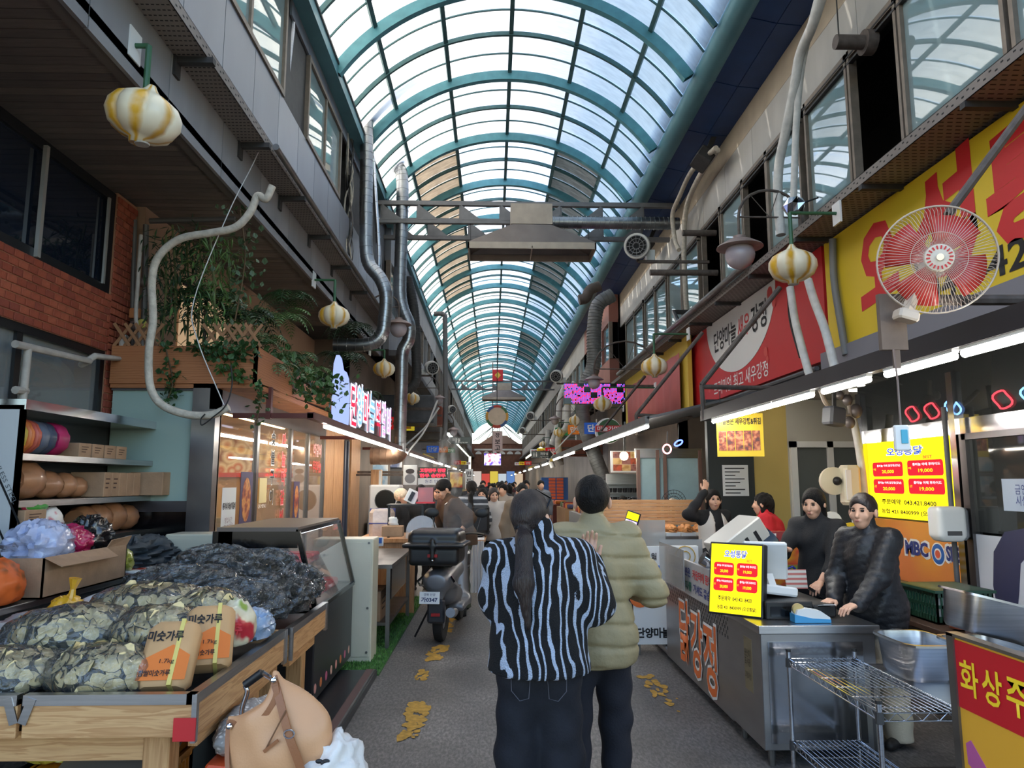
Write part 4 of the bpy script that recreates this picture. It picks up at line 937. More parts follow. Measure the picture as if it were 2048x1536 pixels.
t=thing('pipe_stub','rusty capped pipe stub sticking out of the right upper panels','pipe',tuple(atX(1730,85,3.95)));p=atX(1735,85,3.9);MB().tube([p,p+Vector((-.34,0,0))],.075,14).tube([p+Vector((-.05,0,0)),p+Vector((.06,0,0))],.13,16).build('stub',RUST,t,smooth=40);MB().tube([p+Vector((-.3,0,.05)),p+Vector((-.3,0,1.2))],.008,6).build('wire',WIRE,t)
t=thing('foil_wrap','crumpled foil ball hanging beside the white hoses','foil',tuple(at(1588,412,7.6)));p=at(1588,412,7.6);MB().lathe([(0,-.1),(.08,-.08),(.12,0),(.08,.08),(0,.1)],12,tuple(p),fn=lambda a,h:1+.2*math.sin(5*a+40*h)).build('foil',CHROME,t);MB().tube([p,(3.6,7.6,p.z+.1)],.01,6).build('wire',WIRE,t)
for u0,u1,v,lb in ((1365,1412,466,'short rusty pipe arm beside the beige hoses'),(1300,1345,545,'short rusty pipe arm under the near white blower')):
 t=thing('wall_pipe',lb,'pipe',tuple(at(u0,v,12)));MB().tube([at(u0,v,12.3),(3.95,12.3,at(u1,v,12.3).z)],.055,12).build('tube',RUST,t,smooth=40)
for i,(y,z) in enumerate(((11.6,7.2),(16.2,7.2))):
 t=thing('floodlight',['nearer','farther'][i]+' dark box floodlight under the blue soffit','light',(3.5,y,z));MB().box((3.55,y,z-.1),(.28,.5,.2),(0,R(35),0),ch=.02).build('lamp_box',DKGREY,t);MB().bar((3.62,y,z),(3.75,y,7.5),.08).build('bracket',DKGREY,t)
# ================================================================== LEFT SIDE
from mathutils import noise as mnoise
def lump(name,c,sz,seed,amp=.12,freq=3.0,n=36,m=20,parent=None,mt=None,flat=True,ridge=False,rot=0.0,two=None):
 """crumpled soft body: displaced ellipsoid with a flattened foot"""
 mb=MB();vs=[];cr,sr=math.cos(rot),math.sin(rot)
 for j in range(m+1):
  th=PI*j/m
  for i in range(n):
   ph=2*PI*i/n;d=Vector((math.sin(th)*math.cos(ph),math.sin(th)*math.sin(ph),-math.cos(th)))
   q=d*freq+Vector((seed*7.3,seed*3.1,seed));v=mnoise.noise(q)+.5*mnoise.noise(q*2.1)+.25*mnoise.noise(q*4.3)
   if ridge:v=.6-1.6*abs(v)
   r=1+amp*v;p=Vector((d.x*sz[0]*r,d.y*sz[1]*r,d.z*sz[2]*r))
   if flat:p.z=max(p.z,-sz[2]*.55)
   vs.append((c[0]+p.x*cr-p.y*sr,c[1]+p.x*sr+p.y*cr,c[2]+p.z))
 fs=[(j*n+i,j*n+(i+1) % n,(j+1)*n+(i+1) % n,(j+1)*n+i) for j in range(m) for i in range(n)]
 mb.add(vs,fs);return mb.build(name,mt,parent,smooth=60 if ridge else 180)
def carton(label,c,d,rz=0.0,mt=None,prints=True,name='carton',group=None,tape=True):
 t=thing(name,label,'box',(c[0],c[1],c[2]-d[2]/2),group)
 MB().box(c,d,(0,0,rz),ch=.004).build('carton_body',mt or CARD,t)
 if tape:MB().box((c[0],c[1],c[2]+d[2]/2),(d[0]*1.005,.045,.002),(0,0,rz)).build('tape',mat('packing_tape',(190,160,120),.25),t)
 if prints:
  M=Matrix.Translation(Vector(c)) @ Matrix.Rotation(rz,4,'Z');F=M @ frame_M((d[0]/2,0,0),(0,1,0),(0,0,1));mb=MB()
  for k in range(3):mb.prism([(-d[1]*.3,d[2]*(.2-.18*k)),(d[1]*(.25-.1*k),d[2]*(.2-.18*k)),(d[1]*(.25-.1*k),d[2]*(.26-.18*k)),(-d[1]*.3,d[2]*(.26-.18*k))],.001,F)
  mb.build('print_lines',mat('carton_print',(84,58,44),.8),t,kind='stuff')
 return t
# ---- planter over the shop corner
PLY=ramp_mat('plywood','wave',2.2,[(.2,(150,92,54)),(.6,(182,122,78)),(.9,(160,100,60))],rough=.6,stretch=(1,1,6),dist=6,detail=3,bands='Z',bump=.05)
pl=thing('planter','plywood planter box with lattice above the glass shop front','planter',(-2.9,8,2.6))
XP=-2.25
MB().bb(-3.62,XP,6.88,6.92,2.60,2.96).build('front_board',PLY,pl)
MB().add([(XP,6.88,2.60),(XP,13.4,2.74),(XP,13.4,2.90),(XP,6.88,2.96),(XP-.03,6.88,2.60),(XP-.03,13.4,2.74),(XP-.03,13.4,2.90),(XP-.03,6.88,2.96)],[(0,1,2,3),(7,6,5,4),(0,4,5,1),(3,2,6,7),(0,3,7,4),(1,5,6,2)]).build('side_board',PLY,pl)
MB().bb(-3.62,XP,6.9,13.4,2.56,2.62).build('underside',PLY,pl)
MB().bb(-3.6,XP-.03,6.93,13.3,2.62,2.86).build('soil',mat('soil',(44,36,28),.9),pl)
LAT=mat('lattice_wood',(150,108,74),.7)
for x0,x1 in ((-3.62,-3.3),(-2.78,-2.3)):
 k=0;x=x0
 while x<x1:
  for s in (-1,1):MB().bar((x+.08-s*.08,6.9+s*.008,2.96),(x+.08+s*.08,6.9+s*.008,3.18),.028,.012,up=(0,1,0)).build('lattice_slat',LAT,pl)
  x+=.1
LEAF=[mat('leaf_green_%d' % i,c,.45,var=.25,vs=6) for i,c in enumerate([(62,96,48),(46,78,40),(84,116,58),(38,62,36),(70,92,62)])]
def frond(mb,base,az,L,drop,seed):
 r=random.Random(seed);n=13;pts=[]
 for i in range(n+1):
  t=i/n;rr=L*t*(1-.25*t);pts.append(Vector((base[0]+math.cos(az)*rr,base[1]+math.sin(az)*rr,base[2]+L*(.75*t-(.75+drop)*t*t))))
 for i in range(1,n):
  d=(pts[i+1]-pts[i-1]).normalized();s=d.cross(Vector((0,0,1)));
  if s.length<.01:continue
  s.normalize();w=L*.26*math.sin(PI*min(1,.15+.85*i/n))**.8
  for sg in (-1,1):
   a=pts[i];tip=a+s*sg*w+d*w*.35+Vector((0,0,-w*.25));m1=a+s*sg*w*.45+d*(w*.12+L*.022);m2=a+s*sg*w*.45+d*(w*.12-L*.022)
   mb.add([a,m1,tip,m2],[(0,1,2,3)])
 mb.tube(pts,L*.006,3,cap=False)
def fern(label,p,L,seed,n=14,m=0,name='fern'):
 t=thing(name,label,'plant',tuple(p),'plants in the planter');r=random.Random(seed);mb=MB()
 for k in range(n):frond(mb,p,2*PI*k/n+r.uniform(-.2,.2),L*r.uniform(.7,1.1),r.uniform(-.1,.5),seed+k)
 mb.build('fronds',LEAF[m],t,kind='stuff');return t
FE=[(560,640,8.6,.55,2),(520,690,7.3,.45,0),(590,720,9.0,.5,0),(480,640,7.6,.6,3),(620,745,9.6,.45,2),(540,740,7.6,.42,0),(690,720,11.4,.6,3),(735,790,12.4,.5,1),(655,760,10.4,.45,1),(420,600,7.5,.6,1),(700,660,12,.6,3),(575,600,9.2,.55,1)]
FL=['tall bright fern above the planter side','fern spilling over the planter corner','fern behind the planter corner fern','dark fern against the upper window','light fern midway along the planter','low fern hanging over the planter side board','dark fern beside the galvanised elbow','fern next to the LED letters','fern above the canopy beam','dark fern behind the lattice','dark fern beneath the hanging duct end','dark fern behind the yellow garlic lamp']
for i,(u,v,Y,L,m) in enumerate(FE):
 p=at(u,v,Y);p.x=min(p.x,-2.2);fern(FL[i],p,L,100+i*20,m=m)
def ivy(label,pts,n,spread,s,seed,m,name='ivy'):
 t=thing(name,label,'plant',tuple(pts[0]),'plants in the planter');r=random.Random(seed);mb=MB();C=spline(pts,10)
 for k in range(n):
  c=C[r.randrange(len(C))]+Vector((r.gauss(0,spread),r.gauss(0,spread),r.gauss(0,spread*.8)));a=r.uniform(0,6.28);q=s*r.uniform(.7,1.3)
  M=Matrix.Translation(c) @ Euler((r.uniform(.3,1.5),r.uniform(-.5,.5),a)).to_matrix().to_4x4();mb.M=M
  mb.add([(0,-q,.2*q),(.75*q,-.25*q,0),(.45*q,.45*q,.05*q),(0,.9*q,-.2*q),(-.45*q,.45*q,.05*q),(-.75*q,-.25*q,0)],[(0,1,2,3),(0,3,4,5)])
 mb.M=None;mb.build('leaves',LEAF[m],t,kind='stuff')
 MB().tube(C,.008,4).build('stem',mat('ivy_stem',(92,72,48),.8),t);return t
IV=[([(330,690),(345,760),(335,800)],6.86,90,.05,.03,1,'ivy trailing down the left end of the planter front'),([(380,690),(440,705),(505,700)],6.84,230,.07,.034,1,'ivy growing along the top of the planter front'),([(440,730),(470,745),(500,760)],6.82,70,.05,.03,0,'small ivy tuft on the planter front'),([(535,720),(570,750),(620,770),(665,790)],8.2,420,.12,.042,0,'big ivy mass falling over the planter side'),([(515,770),(520,800),(512,850)],6.84,45,.04,.03,1,'ivy strand hanging beside the red canopy arm'),([(480,420),(490,500),(485,560),(470,640)],7.0,150,.09,.032,4,'light ivy climbing up to the soffit'),([(640,740),(700,800),(770,850)],10.2,300,.13,.04,3,'dark ivy behind the LED letters')]
for i,(l,Y,n,sp_,s,m,lb) in enumerate(IV):ivy(lb,[at(u,v,Y) if i<6 else atX(u,v,-2.35) for u,v in l],n,sp_,s,300+i,m)
def bamboo(label,u0,v0,u1,v1,Y,n,seed):
 a,b=at(u0,v0,Y),at(u1,v1,Y);t=thing('bamboo',label,'plant',tuple(a),'plants in the planter');r=random.Random(seed)
 MB().tube([a,(a+b)/2+Vector((.02,0,0)),b],.012,6).build('cane',mat('bamboo_cane',(88,92,52),.5),t);mb=MB()
 for k in range(n):
  c=a.lerp(b,r.uniform(.15,1))+Vector((r.gauss(0,.1),r.gauss(0,.1),r.gauss(0,.06)));L=r.uniform(.09,.17);mb.M=Matrix.Translation(c) @ Euler((r.uniform(-1.3,.2),r.uniform(-.4,.4),r.uniform(0,6.28))).to_matrix().to_4x4()
  mb.add([(0,0,0),(L*.09,L*.4,0),(0,L,-.02),(-L*.09,L*.4,0)],[(0,1,2,3)])
 mb.build('leaves',LEAF[seed % 2+2 if seed % 3 else 1],t,kind='stuff')
for i,(u0,v0,u1,v1,Y) in enumerate([(325,680,332,470,7.1),(350,680,345,450,7.2),(395,680,400,455,7.3),(430,690,420,470,7.1),(375,690,372,460,7.6),(460,690,455,480,7.5)]):bamboo('%s bamboo stem behind the white hose loop' % ['leftmost','second','fourth','fifth','third, rearmost','rightmost'][i],u0,v0,u1,v1,Y,170,401+i)
# room behind the plants (upper shop floor)
o=MB().bb(-3.7,-3.6,7.3,16,2.6,4.5).build('wall_left',mat('tan_inner_wall',(166,134,110),.8));struct('w',o);tag(o,'tan wall behind the bamboo')
wn=thing('window_30','small lit window in the tan wall behind the bamboo',None,(-3.58,8.6,3.4),kind='structure');MB().bb(-3.585,-3.57,8.2,9.6,3.2,3.95).build('pane',emis('warm_pane',(226,190,150),.35),wn);MB().bb(-3.59,-3.55,8.85,8.92,3.2,3.95).bb(-3.59,-3.55,8.2,9.6,3.92,3.98).build('window_frame',DKF,wn)
# ---- shop corner: frosted panel, steel column, glass front
XS=-2.62
fp=thing('wall_left','pale green frosted glass panel beside the steel corner column',None,(-3.2,6.95,1.5),kind='structure')
MB().bb(-3.62,-2.82,6.96,7.0,1.5,2.56).build('frosted_pane',mat('frosted_green_glass',(150,172,164),.35,var=.04,vs=2),fp)
MB().bb(-3.62,-2.82,6.98,7.02,0.0,1.48).build('lower_pane',BLACKG,fp)
MB().bb(-3.62,-2.82,6.93,7.02,1.40,1.5).bb(-3.62,-2.80,6.93,7.02,2.54,2.6).build('rail',mat('dark_steel_rail',(86,84,88),.35,.8),fp)
DSTL=mat('shop_front_steel',(110,108,110),.3,.9,var=.1,vs=4)
df=thing('door_1','glass shop front with steel posts and red Korean lettering',None,(XS,9,0),kind='structure')
MB().bb(-2.84,XS,6.9,7.05,0,2.6).build('corner_post',DSTL,df)
MY=[7.05,8.22,9.58,10.48,11.45]
MB().bb(XS-.06,XS+.0,6.9,11.5,2.36,2.6).build('head_rail',DSTL,df)
for y in MY[1:]:MB().bb(XS-.05,XS,y-.05,y+.03,0,2.36).build('mullion',DSTL,df)
SGL=glassy('clear_shop_glass',(247,244,240),.93,.02,refl=1.5)
for a,b in zip(MY[:-1],MY[1:]):MB().bb(XS-.03,XS-.022,a+.03,b-.05,.1,2.36).build('pane',SGL,df)
def vtext(s,Y,z0,dz,h,m,parent,X=XS):
 for k,ch in enumerate(s):text(ch,FACE_R((X,Y,z0-k*dz)),m,parent,h=h,bold=.03)
vtext('숯불구이',8.75,2.19,.23,.19,WPR,df);vtext('숯불구이',8.75,2.19,.23,.16,BLK,df,XS+.002)
vtext('마늘떡갈비',9.2,2.19,.235,.20,mat('print_pink',(226,150,150),.5),df);vtext('마늘떡갈비',9.2,2.19,.235,.165,RBR,df,XS+.002)
text('떡갈비',FACE_R((XS,10.95,2.14)),mat('print_pink',(226,150,150),.5),df,w=.5,h=.2,bold=.03);text('우리마늘',FACE_R((XS,10.95,1.9)),RBR,df,w=.5,h=.18,bold=.03);text('QR MENU',FACE_R((XS,8.42,1.40)),WPR,df,w=.28,h=.05)
mb=MB()
for (a,b,z0,z1) in ((7.18,7.56,1.16,1.62),):mb.bb(XS,XS+.004,a,b,z0,z1)
mb.build('handwritten_notice',PAPER,df);text('뚱이네 마늘 떡갈비',FACE_R((XS+.005,7.37,1.44)),BLK,df,w=.34,h=.07,bold=.03);text('영업시간\n 22:00 까지',FACE_R((XS+.005,7.37,1.27)),mat('pencil',(150,120,126),.8),df,w=.24,h=.12)
FOODP=ramp_mat('grilled_food_print','noise',9,[(.3,(60,34,52)),(.45,(150,62,36)),(.58,(214,150,80)),(.7,(120,60,40))],rough=.4,detail=4)
for (a,b,z0,z1) in ((7.68,8.05,1.2,1.78),(9.72,10.0,1.15,1.68)):
 MB().bb(XS+.001,XS+.006,a,b,z0,z1).build('food_poster',mat('poster_navy',(58,52,92),.4),df)
 mb=MB();n=20;mb.prism([((b-a)*.36*math.cos(2*PI*i/n),(z1-z0)*.4*math.sin(2*PI*i/n)) for i in range(n)],.002,FACE_R((XS+.006,(a+b)/2,(z0+z1)/2)));mb.build('poster_picture',FOODP,df)
MB().bb(XS+.001,XS+.005,8.3,8.56,1.44,1.72).build('notice_card',mat('cream_card',(206,190,140),.6),df)
# interior of the left shop
o=MB().bb(-5.0,-4.9,7,14.5,0,2.6).bb(-5,XS,7.02,7.06,0,2.6).bb(-5,XS-.06,11.85,11.95,0,2.6).bb(-5,XS-.06,7,14.5,2.58,2.62).build('wall_left',mat('warm_shop_wall',(168,140,114),.8,var=.1,vs=2));struct('w',o);tag(o,'warm brown inner walls of the glass fronted shop')
mb2=thing('menu_board','food photo menu board on the back wall of the glass shop','menu',(-4.1,11.8,1.6));MB().bb(-4.7,-3.2,11.8,11.84,1.75,2.35).build('board',ramp_mat('menu_photos','voronoi',5,[(.1,(226,214,196)),(.3,(190,90,50)),(.5,(230,220,204)),(.8,(120,60,40))],rough=.5),mb2);MB().bb(-4.7,-3.2,11.795,11.8,1.75,1.82).build('red_stripe',REDP,mb2)
WLED=emis('warm_led_strip',(255,224,160),22.0)
for (x,y0,y1,z,lb) in ((-3.3,7.6,11.5,2.5,'warm light strip along the ceiling of the glass shop'),(-4.6,7.6,11.5,2.35,'warm light strip near the back of the glass shop')):
 t=thing('strip_light',lb,'light',(x,10,z));MB().bb(x-.03,x+.03,y0,y1,z,z+.03).build('diffuser',WLED,t);MB().bb(x-.04,x+.04,y0,y1,z+.03,z+.05).build('housing',WHITE,t)
ct=thing('counter','dim wooden counter with kitchenware inside the glass shop','counter',(-3.6,9,0));MB().bb(-3.9,-3.3,7.4,11.6,0,.95,ch=.01).build('counter_body',mat('brown_counter',(96,72,54),.6),ct);MB().bb(-3.95,-3.25,7.35,11.65,.95,1.0).build('worktop',STEELD,ct)
for i,(y,h,r,c) in enumerate(((7.6,.22,.07,(150,130,60)),(7.8,.16,.06,(120,116,100)),(8.05,.2,.05,(170,150,110)),(8.6,.25,.12,(90,90,92)),(9.3,.2,.14,(110,110,112)))):
 t=thing('jar' if i<3 else 'cooking_pot',['yellow jar on the counter inside the glass shop','grey jar on the counter inside the glass shop','cream jar on the counter inside the glass shop','small pot on the counter inside the glass shop','wide pot on the counter inside the glass shop'][i],'jar' if i<3 else 'pot',(-3.45,y,1.0));MB().lathe([(r*.9,0),(r,.02),(r,h*.8),(r*.8,h*.86),(r*.8,h)],16,(-3.45,y,1.0)).build('body',mat('jar_%d' % i,c,.3,.4 if i>2 else 0),t,smooth=40);MB().lathe([(r*.85,0),(r*.85,.03),(0,.035)],16,(-3.45,y,1.0+h)).build('lid',STEELD,t,smooth=40)
# wooden wall panels and service door after the glass
WPL=wood('pale_wood_panel',(196,150,106),(172,124,84),2,3)
wd=thing('wall_left','pale wooden panels and narrow dark doorway after the glass shop front',None,(XS,12.5,0),kind='structure')
for a,b in ((11.5,12.1),(12.12,12.9),(13.6,14.5)):MB().bb(XS-.05,XS,a,b,0,2.6).build('panel',WPL,wd)
MB().bb(XS-.1,XS-.05,12.9,13.6,0,2.5).build('doorway',DARK,wd);MB().bb(XS-.04,XS+.02,12.92,13.02,0,2.4).bb(XS-.04,XS+.02,13.2,13.3,0,2.4).build('sliding_leaf',mat('blue_grey_leaf',(60,66,84),.4),wd)
bx=thing('electric_box','pale wooden switch box with breakers on the wooden panel','switch box',tuple(at(753,955,13.8)));mb=MB();p=at(753,957,13.8);mb.box(p,(.2,.12,.33),ch=.01);mb.build('body',WPL,bx);MB().box(p+Vector((.08,-.065,0)),(.05,.02,.3)).build('breaker_strip',WHITE,bx)
# ---- left canopy with LED strip and lettering
RBN=mat('maroon_frame',(92,44,38),.5,.2)
cn=thing('canopy','maroon canopy frame with LED strip over the left stalls','canopy',(-1.85,10,2.3))
MB().bb(-1.86,-1.79,7.3,24.6,2.30,2.37).build('front_beam',RBN,cn)
for y in (7.3,11.0,14.6):MB().bb(-2.6,-1.8,y,y+.05,2.31,2.36).build('arm',RBN,cn)
MB().bb(-2.27,-2.22,7.28,7.34,2.3,2.62).build('post',RBN,cn)
LS=emis('cool_led_strip',(255,246,230),28.0)
for i,(a,b) in enumerate(((7.9,11.5),(11.6,15.5),(16.2,20.0),(20.5,24.5))):
 t=thing('led_strip_light',['nearest','second','third','farthest'][i]+' LED strip under the left canopy beam','light',(-1.8,a,2.27),'LED tube lights');MB().bb(-1.835,-1.795,a,b,2.255,2.29).build('diffuser',LS,t);MB().bb(-1.84,-1.79,a,b,2.29,2.30).build('rail',WHITE,t)
ls=thing('lettering_sign','glowing channel letters in red, blue and pink on the left canopy','sign',(-1.82,11,2.4))
LC=[(emis('letter_red',(232,44,70),1.1)),emis('letter_blue',(120,170,250),1.1),emis('letter_pink',(226,150,226),1.1)];LB=emis('letter_white',(226,226,255),1.0)
YS=[9.55,10.0,10.5,11.0,11.6,12.2,12.8];TX='마늘 떡갈비!'
k=0
for i,ch in enumerate('단양마늘떡갈비'):
 Y_=YS[i];text(ch,FACE_R((-1.83,Y_,2.68+.04*(i % 2))),LB,ls,h=.62,w=.5,bold=.07);text(ch,FACE_R((-1.825,Y_,2.68+.04*(i % 2))),LC[(0,1,0,1,0,2,2)[i]],ls,h=.55,w=.43,bold=.01)
MB().bb(-1.87,-1.84,9.2,13.1,2.40,2.98).build('backing',mat('clear_backing_black',(10,10,14),.3),ls)
lp=thing('light_panel','plain glowing pale blue panel at the near end of the lettering','sign',(-1.83,8.7,2.4));MB().prism([(-.36,-.34),(.36,-.34),(.42,-.2),(.42,.1),(.34,.28),(.2,.34),(.02,.34),(-.12,.46),(-.26,.48),(-.38,.36),(-.42,.1),(-.42,-.2)],.04,FACE_R((-1.85,8.75,2.68))).build('panel',emis('pale_blue_glow',(158,176,240),.8),lp)
# ---- stainless goods shelf
XSH=-3.2
sh=thing('goods_shelf','stainless steel goods shelf with film-covered side panel','shelf',(-3.4,6.1,0))
FILM=mat('printed_film',(196,198,198),.45)
MB().bb(-4.0,XSH,5.02,5.05,.95,2.2).build('side_panel',FILM,sh)
MB().bb(-4.0,XSH+.01,5.02,7.2,2.17,2.24).build('top',CHROME,sh)
MB().bb(-3.64,-3.63,5.05,7.2,.9,2.2).build('back',mat('dark_steel_back',(60,60,62),.4,.6),sh)
for z in (1.87,1.55,1.24):MB().bb(-3.62,XSH,5.05,7.18,z-.045,z).build('shelf_board',STEEL,sh)
MB().bb(XSH-.04,XSH,7.16,7.2,0,2.2).build('upright',CHROME,sh);MB().bb(XSH-.03,XSH,5.02,5.05,0,2.2).build('upright',FILM,sh)
for k in range(4):
 for j in range(2):text('STAINLESS STEEL',FACE_C((-3.30-.16*k,5.02,1.2+.52*j+.1*k)) @ Matrix.Rotation(R(-62),4,'Z'),mat('film_print',(92,96,100),.6),sh,w=.42,h=.03)
mb=MB()
for k in range(5):mb.prism([(-.007,-.62),(.007,-.62),(.007,.62),(-.007,.62)],.001,FACE_C((-3.26-.15*k,5.018,1.58)) @ Matrix.Rotation(R(28),4,'Z'))
mb.build('print_stripe',BLK,sh,kind='stuff')
def roll(label,y,z,r,w,col,x=-3.36):
 t=thing('packaging_roll',label,'roll',(x,y,z),'rolls of coloured bags on the top shelf');MB().lathe([(r*.3,-w/2),(r*.9,-w/2),(r,-w*.3),(r*.97,0),(r,w*.3),(r*.9,w/2),(r*.3,w/2)],24,(x,y,z+r),'Y',fn=lambda a,h:1+.03*math.sin(9*a)).build('roll_body',mat('roll_'+label[:12],col,.4),t,smooth=50)
for i,(y,col,w,nm) in enumerate(((5.12,(186,160,60),.07,'yellow'),(5.2,(214,120,60),.06,'orange'),(5.28,(190,90,70),.06,'coral'),(5.37,(96,104,120),.09,'grey'),(5.46,(66,74,92),.08,'navy'),(5.60,(176,36,92),.14,'magenta'))):roll(nm+' roll of bags on the top shelf',y,1.872,.125,w,col)
for i in range(4):carton(['first','second','third','last'][i]+' small carton in the row on the top shelf',(-3.33,5.86+.19*i,1.926),(.2,.17,.11),tape=False)
def bundle(label,y,z,r,w,x=-3.38):
 t=thing('wrapped_bundle',label,'bundle',(x,y,z),'brown wrapped bundles on the shelf');pr=[]
 for k in range(9):a=k/8;pr.append((r*(math.sin(PI*(.18+.64*a)))**.5,(a-.5)*w))
 MB().lathe([(r*.3,-w/2)]+pr+[(r*.3,w/2)],22,(x,y,z+r),'Y',fn=lambda a,h:1+.035*math.sin(11*a+h*20)).build('bundle_body',mat('brown_bundle',(172,120,84),.4,var=.2,vs=9,coat=.4),t,smooth=60)
for i,(y,r,w) in enumerate(((5.12,.12,.16),(5.34,.14,.26),(5.62,.105,.22),(5.84,.10,.18),(6.02,.085,.16))):bundle(['first','second and biggest','third','fourth','fifth and smallest'][i]+' brown bundle on the middle shelf',y,1.552,r,w)
for i,(y,r,w) in enumerate(((6.15,.12,.2),(6.36,.125,.2),(6.6,.13,.24),(6.86,.115,.22),(7.06,.1,.16))):bundle(['first','second','third','fourth','last'][i]+' brown bundle on the lower shelf',y,1.242,r,w)
for i in range(5):carton(['first','second','third','fourth','last'][i]+' tied carton standing on the middle shelf',(-3.34,6.18+.125*i,1.655),(.28,.12,.2),prints=i<2)
carton('long carton bundled with yellow straps at the end of the middle shelf',(-3.18,6.93,1.66),(.3,.25,.21),prints=False)
carton('small carton with a round sticker on the lower shelf',(-3.3,5.78,1.30),(.26,.42,.12));carton('lower stacked carton behind the plastic bags',(-3.3,5.2,1.30),(.26,.24,.11));carton('upper stacked carton behind the plastic bags',(-3.3,5.2,1.43),(.26,.24,.11))
t=thing('snack_pack','red and white snack pack on the lower shelf','pack',(-3.25,5.5,1.3));lump('pack_body',(-3.25,5.48,1.40),(.09,.11,.10),3,.15,2.5,parent=t,mt=ramp_mat('red_white_pack','noise',9,[(.4,(206,50,80)),(.5,(236,226,214))],rough=.3))
t=thing('green_pack','green and pink folded pack above the snack pack','pack',(-3.25,5.3,1.48));lump('pack_body',(-3.25,5.3,1.50),(.06,.14,.04),4,.15,2.5,parent=t,mt=ramp_mat('green_pink_pack','wave',5,[(.4,(70,150,60)),(.5,(226,210,210)),(.7,(200,60,90))],rough=.3))
t=thing('bag_pile','blue and white folded bags on the middle shelf','bag',(-3.5,5.3,1.78));lump('bags',(-3.5,5.45,1.74),(.08,.3,.05),6,.3,3,parent=t,mt=ramp_mat('blue_white_bags','noise',12,[(.4,(70,110,150)),(.5,(206,214,218))],rough=.3))
# ---- side table in front of the shelf
XT=-2.72
tb=thing('side_table','steel side table in front of the goods shelf','table',(-3.0,5.8,0))
MB().bb(-3.18,XT,3.6,6.9,.94,.98,ch=.005).build('top',STEEL,tb)
for y in (3.7,5.3,6.84):
 MB().bb(XT-.05,XT-.01,y-.02,y+.02,0,.94).build('leg',STEELD,tb)
MB().bb(-3.16,XT-.02,3.6,6.88,.86,.94).build('apron',DKGREY,tb)
cb=thing('cardboard_box','open cardboard box holding plastic bags on the side table','box',(-2.9,5.0,.98))
p0,p1=4.55,5.55
mb=MB();x0,x1,zt=-3.15,-2.70,1.22
mb.bb(x1-.01,x1,p0,p1,.98,zt);mb.bb(x0,x0+.01,p0,p1,.98,zt);mb.bb(x0,x1,p0,p0+.01,.98,zt);mb.bb(x0,x1,p1-.01,p1,.98,zt);mb.bb(x0,x1,p0,p1,.98,.99);mb.build('box_body',CARD,cb)
o=MB().add([(x1,p0,zt),(x1,p1-.3,zt),(x1+.10,p1-.32,zt-.06),(x1+.12,p0-.02,zt-.05)],[(0,1,2,3)]).add([(x1,p1-.28,zt),(x1,p1,zt),(x1+.02,p1+.02,zt+.06),(x1+.03,p1-.28,zt+.05)],[(0,1,2,3)]).build('flap',CARD,cb);o.modifiers.new('t','SOLIDIFY').thickness=.006
PBAG=glassy('clear_plastic_film',(238,240,244),.80,.12,refl=1.5)
def filmy(name,col,rough=.25):
 return mat(name,col,rough,coat=.6,bump=.6,bs=14,var=.15,vs=9)
for i,(y,sz,col,lb) in enumerate(((4.85,(.16,.22,.15),(170,178,206),'pale blue bundle of plastic bags in the cardboard box'),(5.16,(.15,.16,.12),(178,32,84),'crimson plastic bag bundle in the cardboard box'),(5.44,(.14,.16,.15),(26,24,26),'black plastic bag bundle in the cardboard box'))):
 t=thing('plastic_bag_bundle',lb,'bag',(-2.92,y,1.2));lump('bag',(-2.92,y,1.27),sz,10+i,.35,2.6,44,26,t,filmy('film_%d' % i,col),ridge=i!=1)
t=thing('jacket','dark grey garment thrown over the side table','garment',(-2.9,6.2,.98));lump('cloth',(-2.95,6.25,1.06),(.22,.52,.14),21,.55,2.0,60,36,t,mat('slate_cloth',(66,72,76),.75,bump=.1),ridge=True);lump('cloth_hem',(-2.74,6.45,.98),(.1,.26,.1),23,.4,2.2,40,24,t,mat('slate_cloth',(66,72,76)),ridge=True)
t=thing('food_pack','flat white pack with red print on the side table','pack',(-2.8,5.9,.98));MB().box((-2.8,5.88,1.0),(.2,.42,.03),(0,R(3),.1),ch=.012).build('pack_body',ramp_mat('red_white_pack2','noise',6,[(.45,(170,60,40)),(.55,(224,220,214))],rough=.3),t)
t=thing('yellow_bag','olive yellow bag on the side table','bag',(-2.85,5.7,.98));lump('bag',(-2.82,5.68,1.07),(.08,.13,.1),26,.4,2.2,30,20,t,filmy('olive_film',(170,168,70)),ridge=True)
t=thing('onion_bag','orange net bag at the left edge of the side table','bag',(-2.9,4.3,.98));lump('bag',(-2.85,4.32,1.08),(.15,.2,.16),27,.15,3,parent=t,mt=ramp_mat('onion_net','voronoi',14,[(.1,(130,70,30)),(.5,(206,96,40))],rough=.4))
t=thing('storage_sacks','dark blue sack stored beneath the side table','sack',(-2.9,6.0,.3));lump('sack',(-2.9,5.9,.55),(.2,.8,.28),28,.3,2,40,24,t,mat('navy_sack',(38,40,58),.7));
t=thing('storage_sacks','grey plastic wrapped sack under the near end of the side table','sack',(-2.6,4.4,.2));lump('sack',(-2.55,4.25,.62),(.3,.55,.3),29,.3,2.4,50,30,t,filmy('grey_film',(146,140,138)),ridge=True)
t=thing('yellow_bag','tied yellow plastic bag behind the dried vegetables','bag',(-2.2,4.4,.8));c=at(130,1250,4.35);lump('bag',c,(.12,.12,.15),31,.25,2.4,36,24,t,filmy('yellow_film',(226,168,40)),ridge=True);MB().tube([c+Vector((.02,0,.12)),c+Vector((.03,0,.2)),c+Vector((.04,0,.26))],[.03,.015,.035],8).build('knot',MATS['yellow_film'],t)
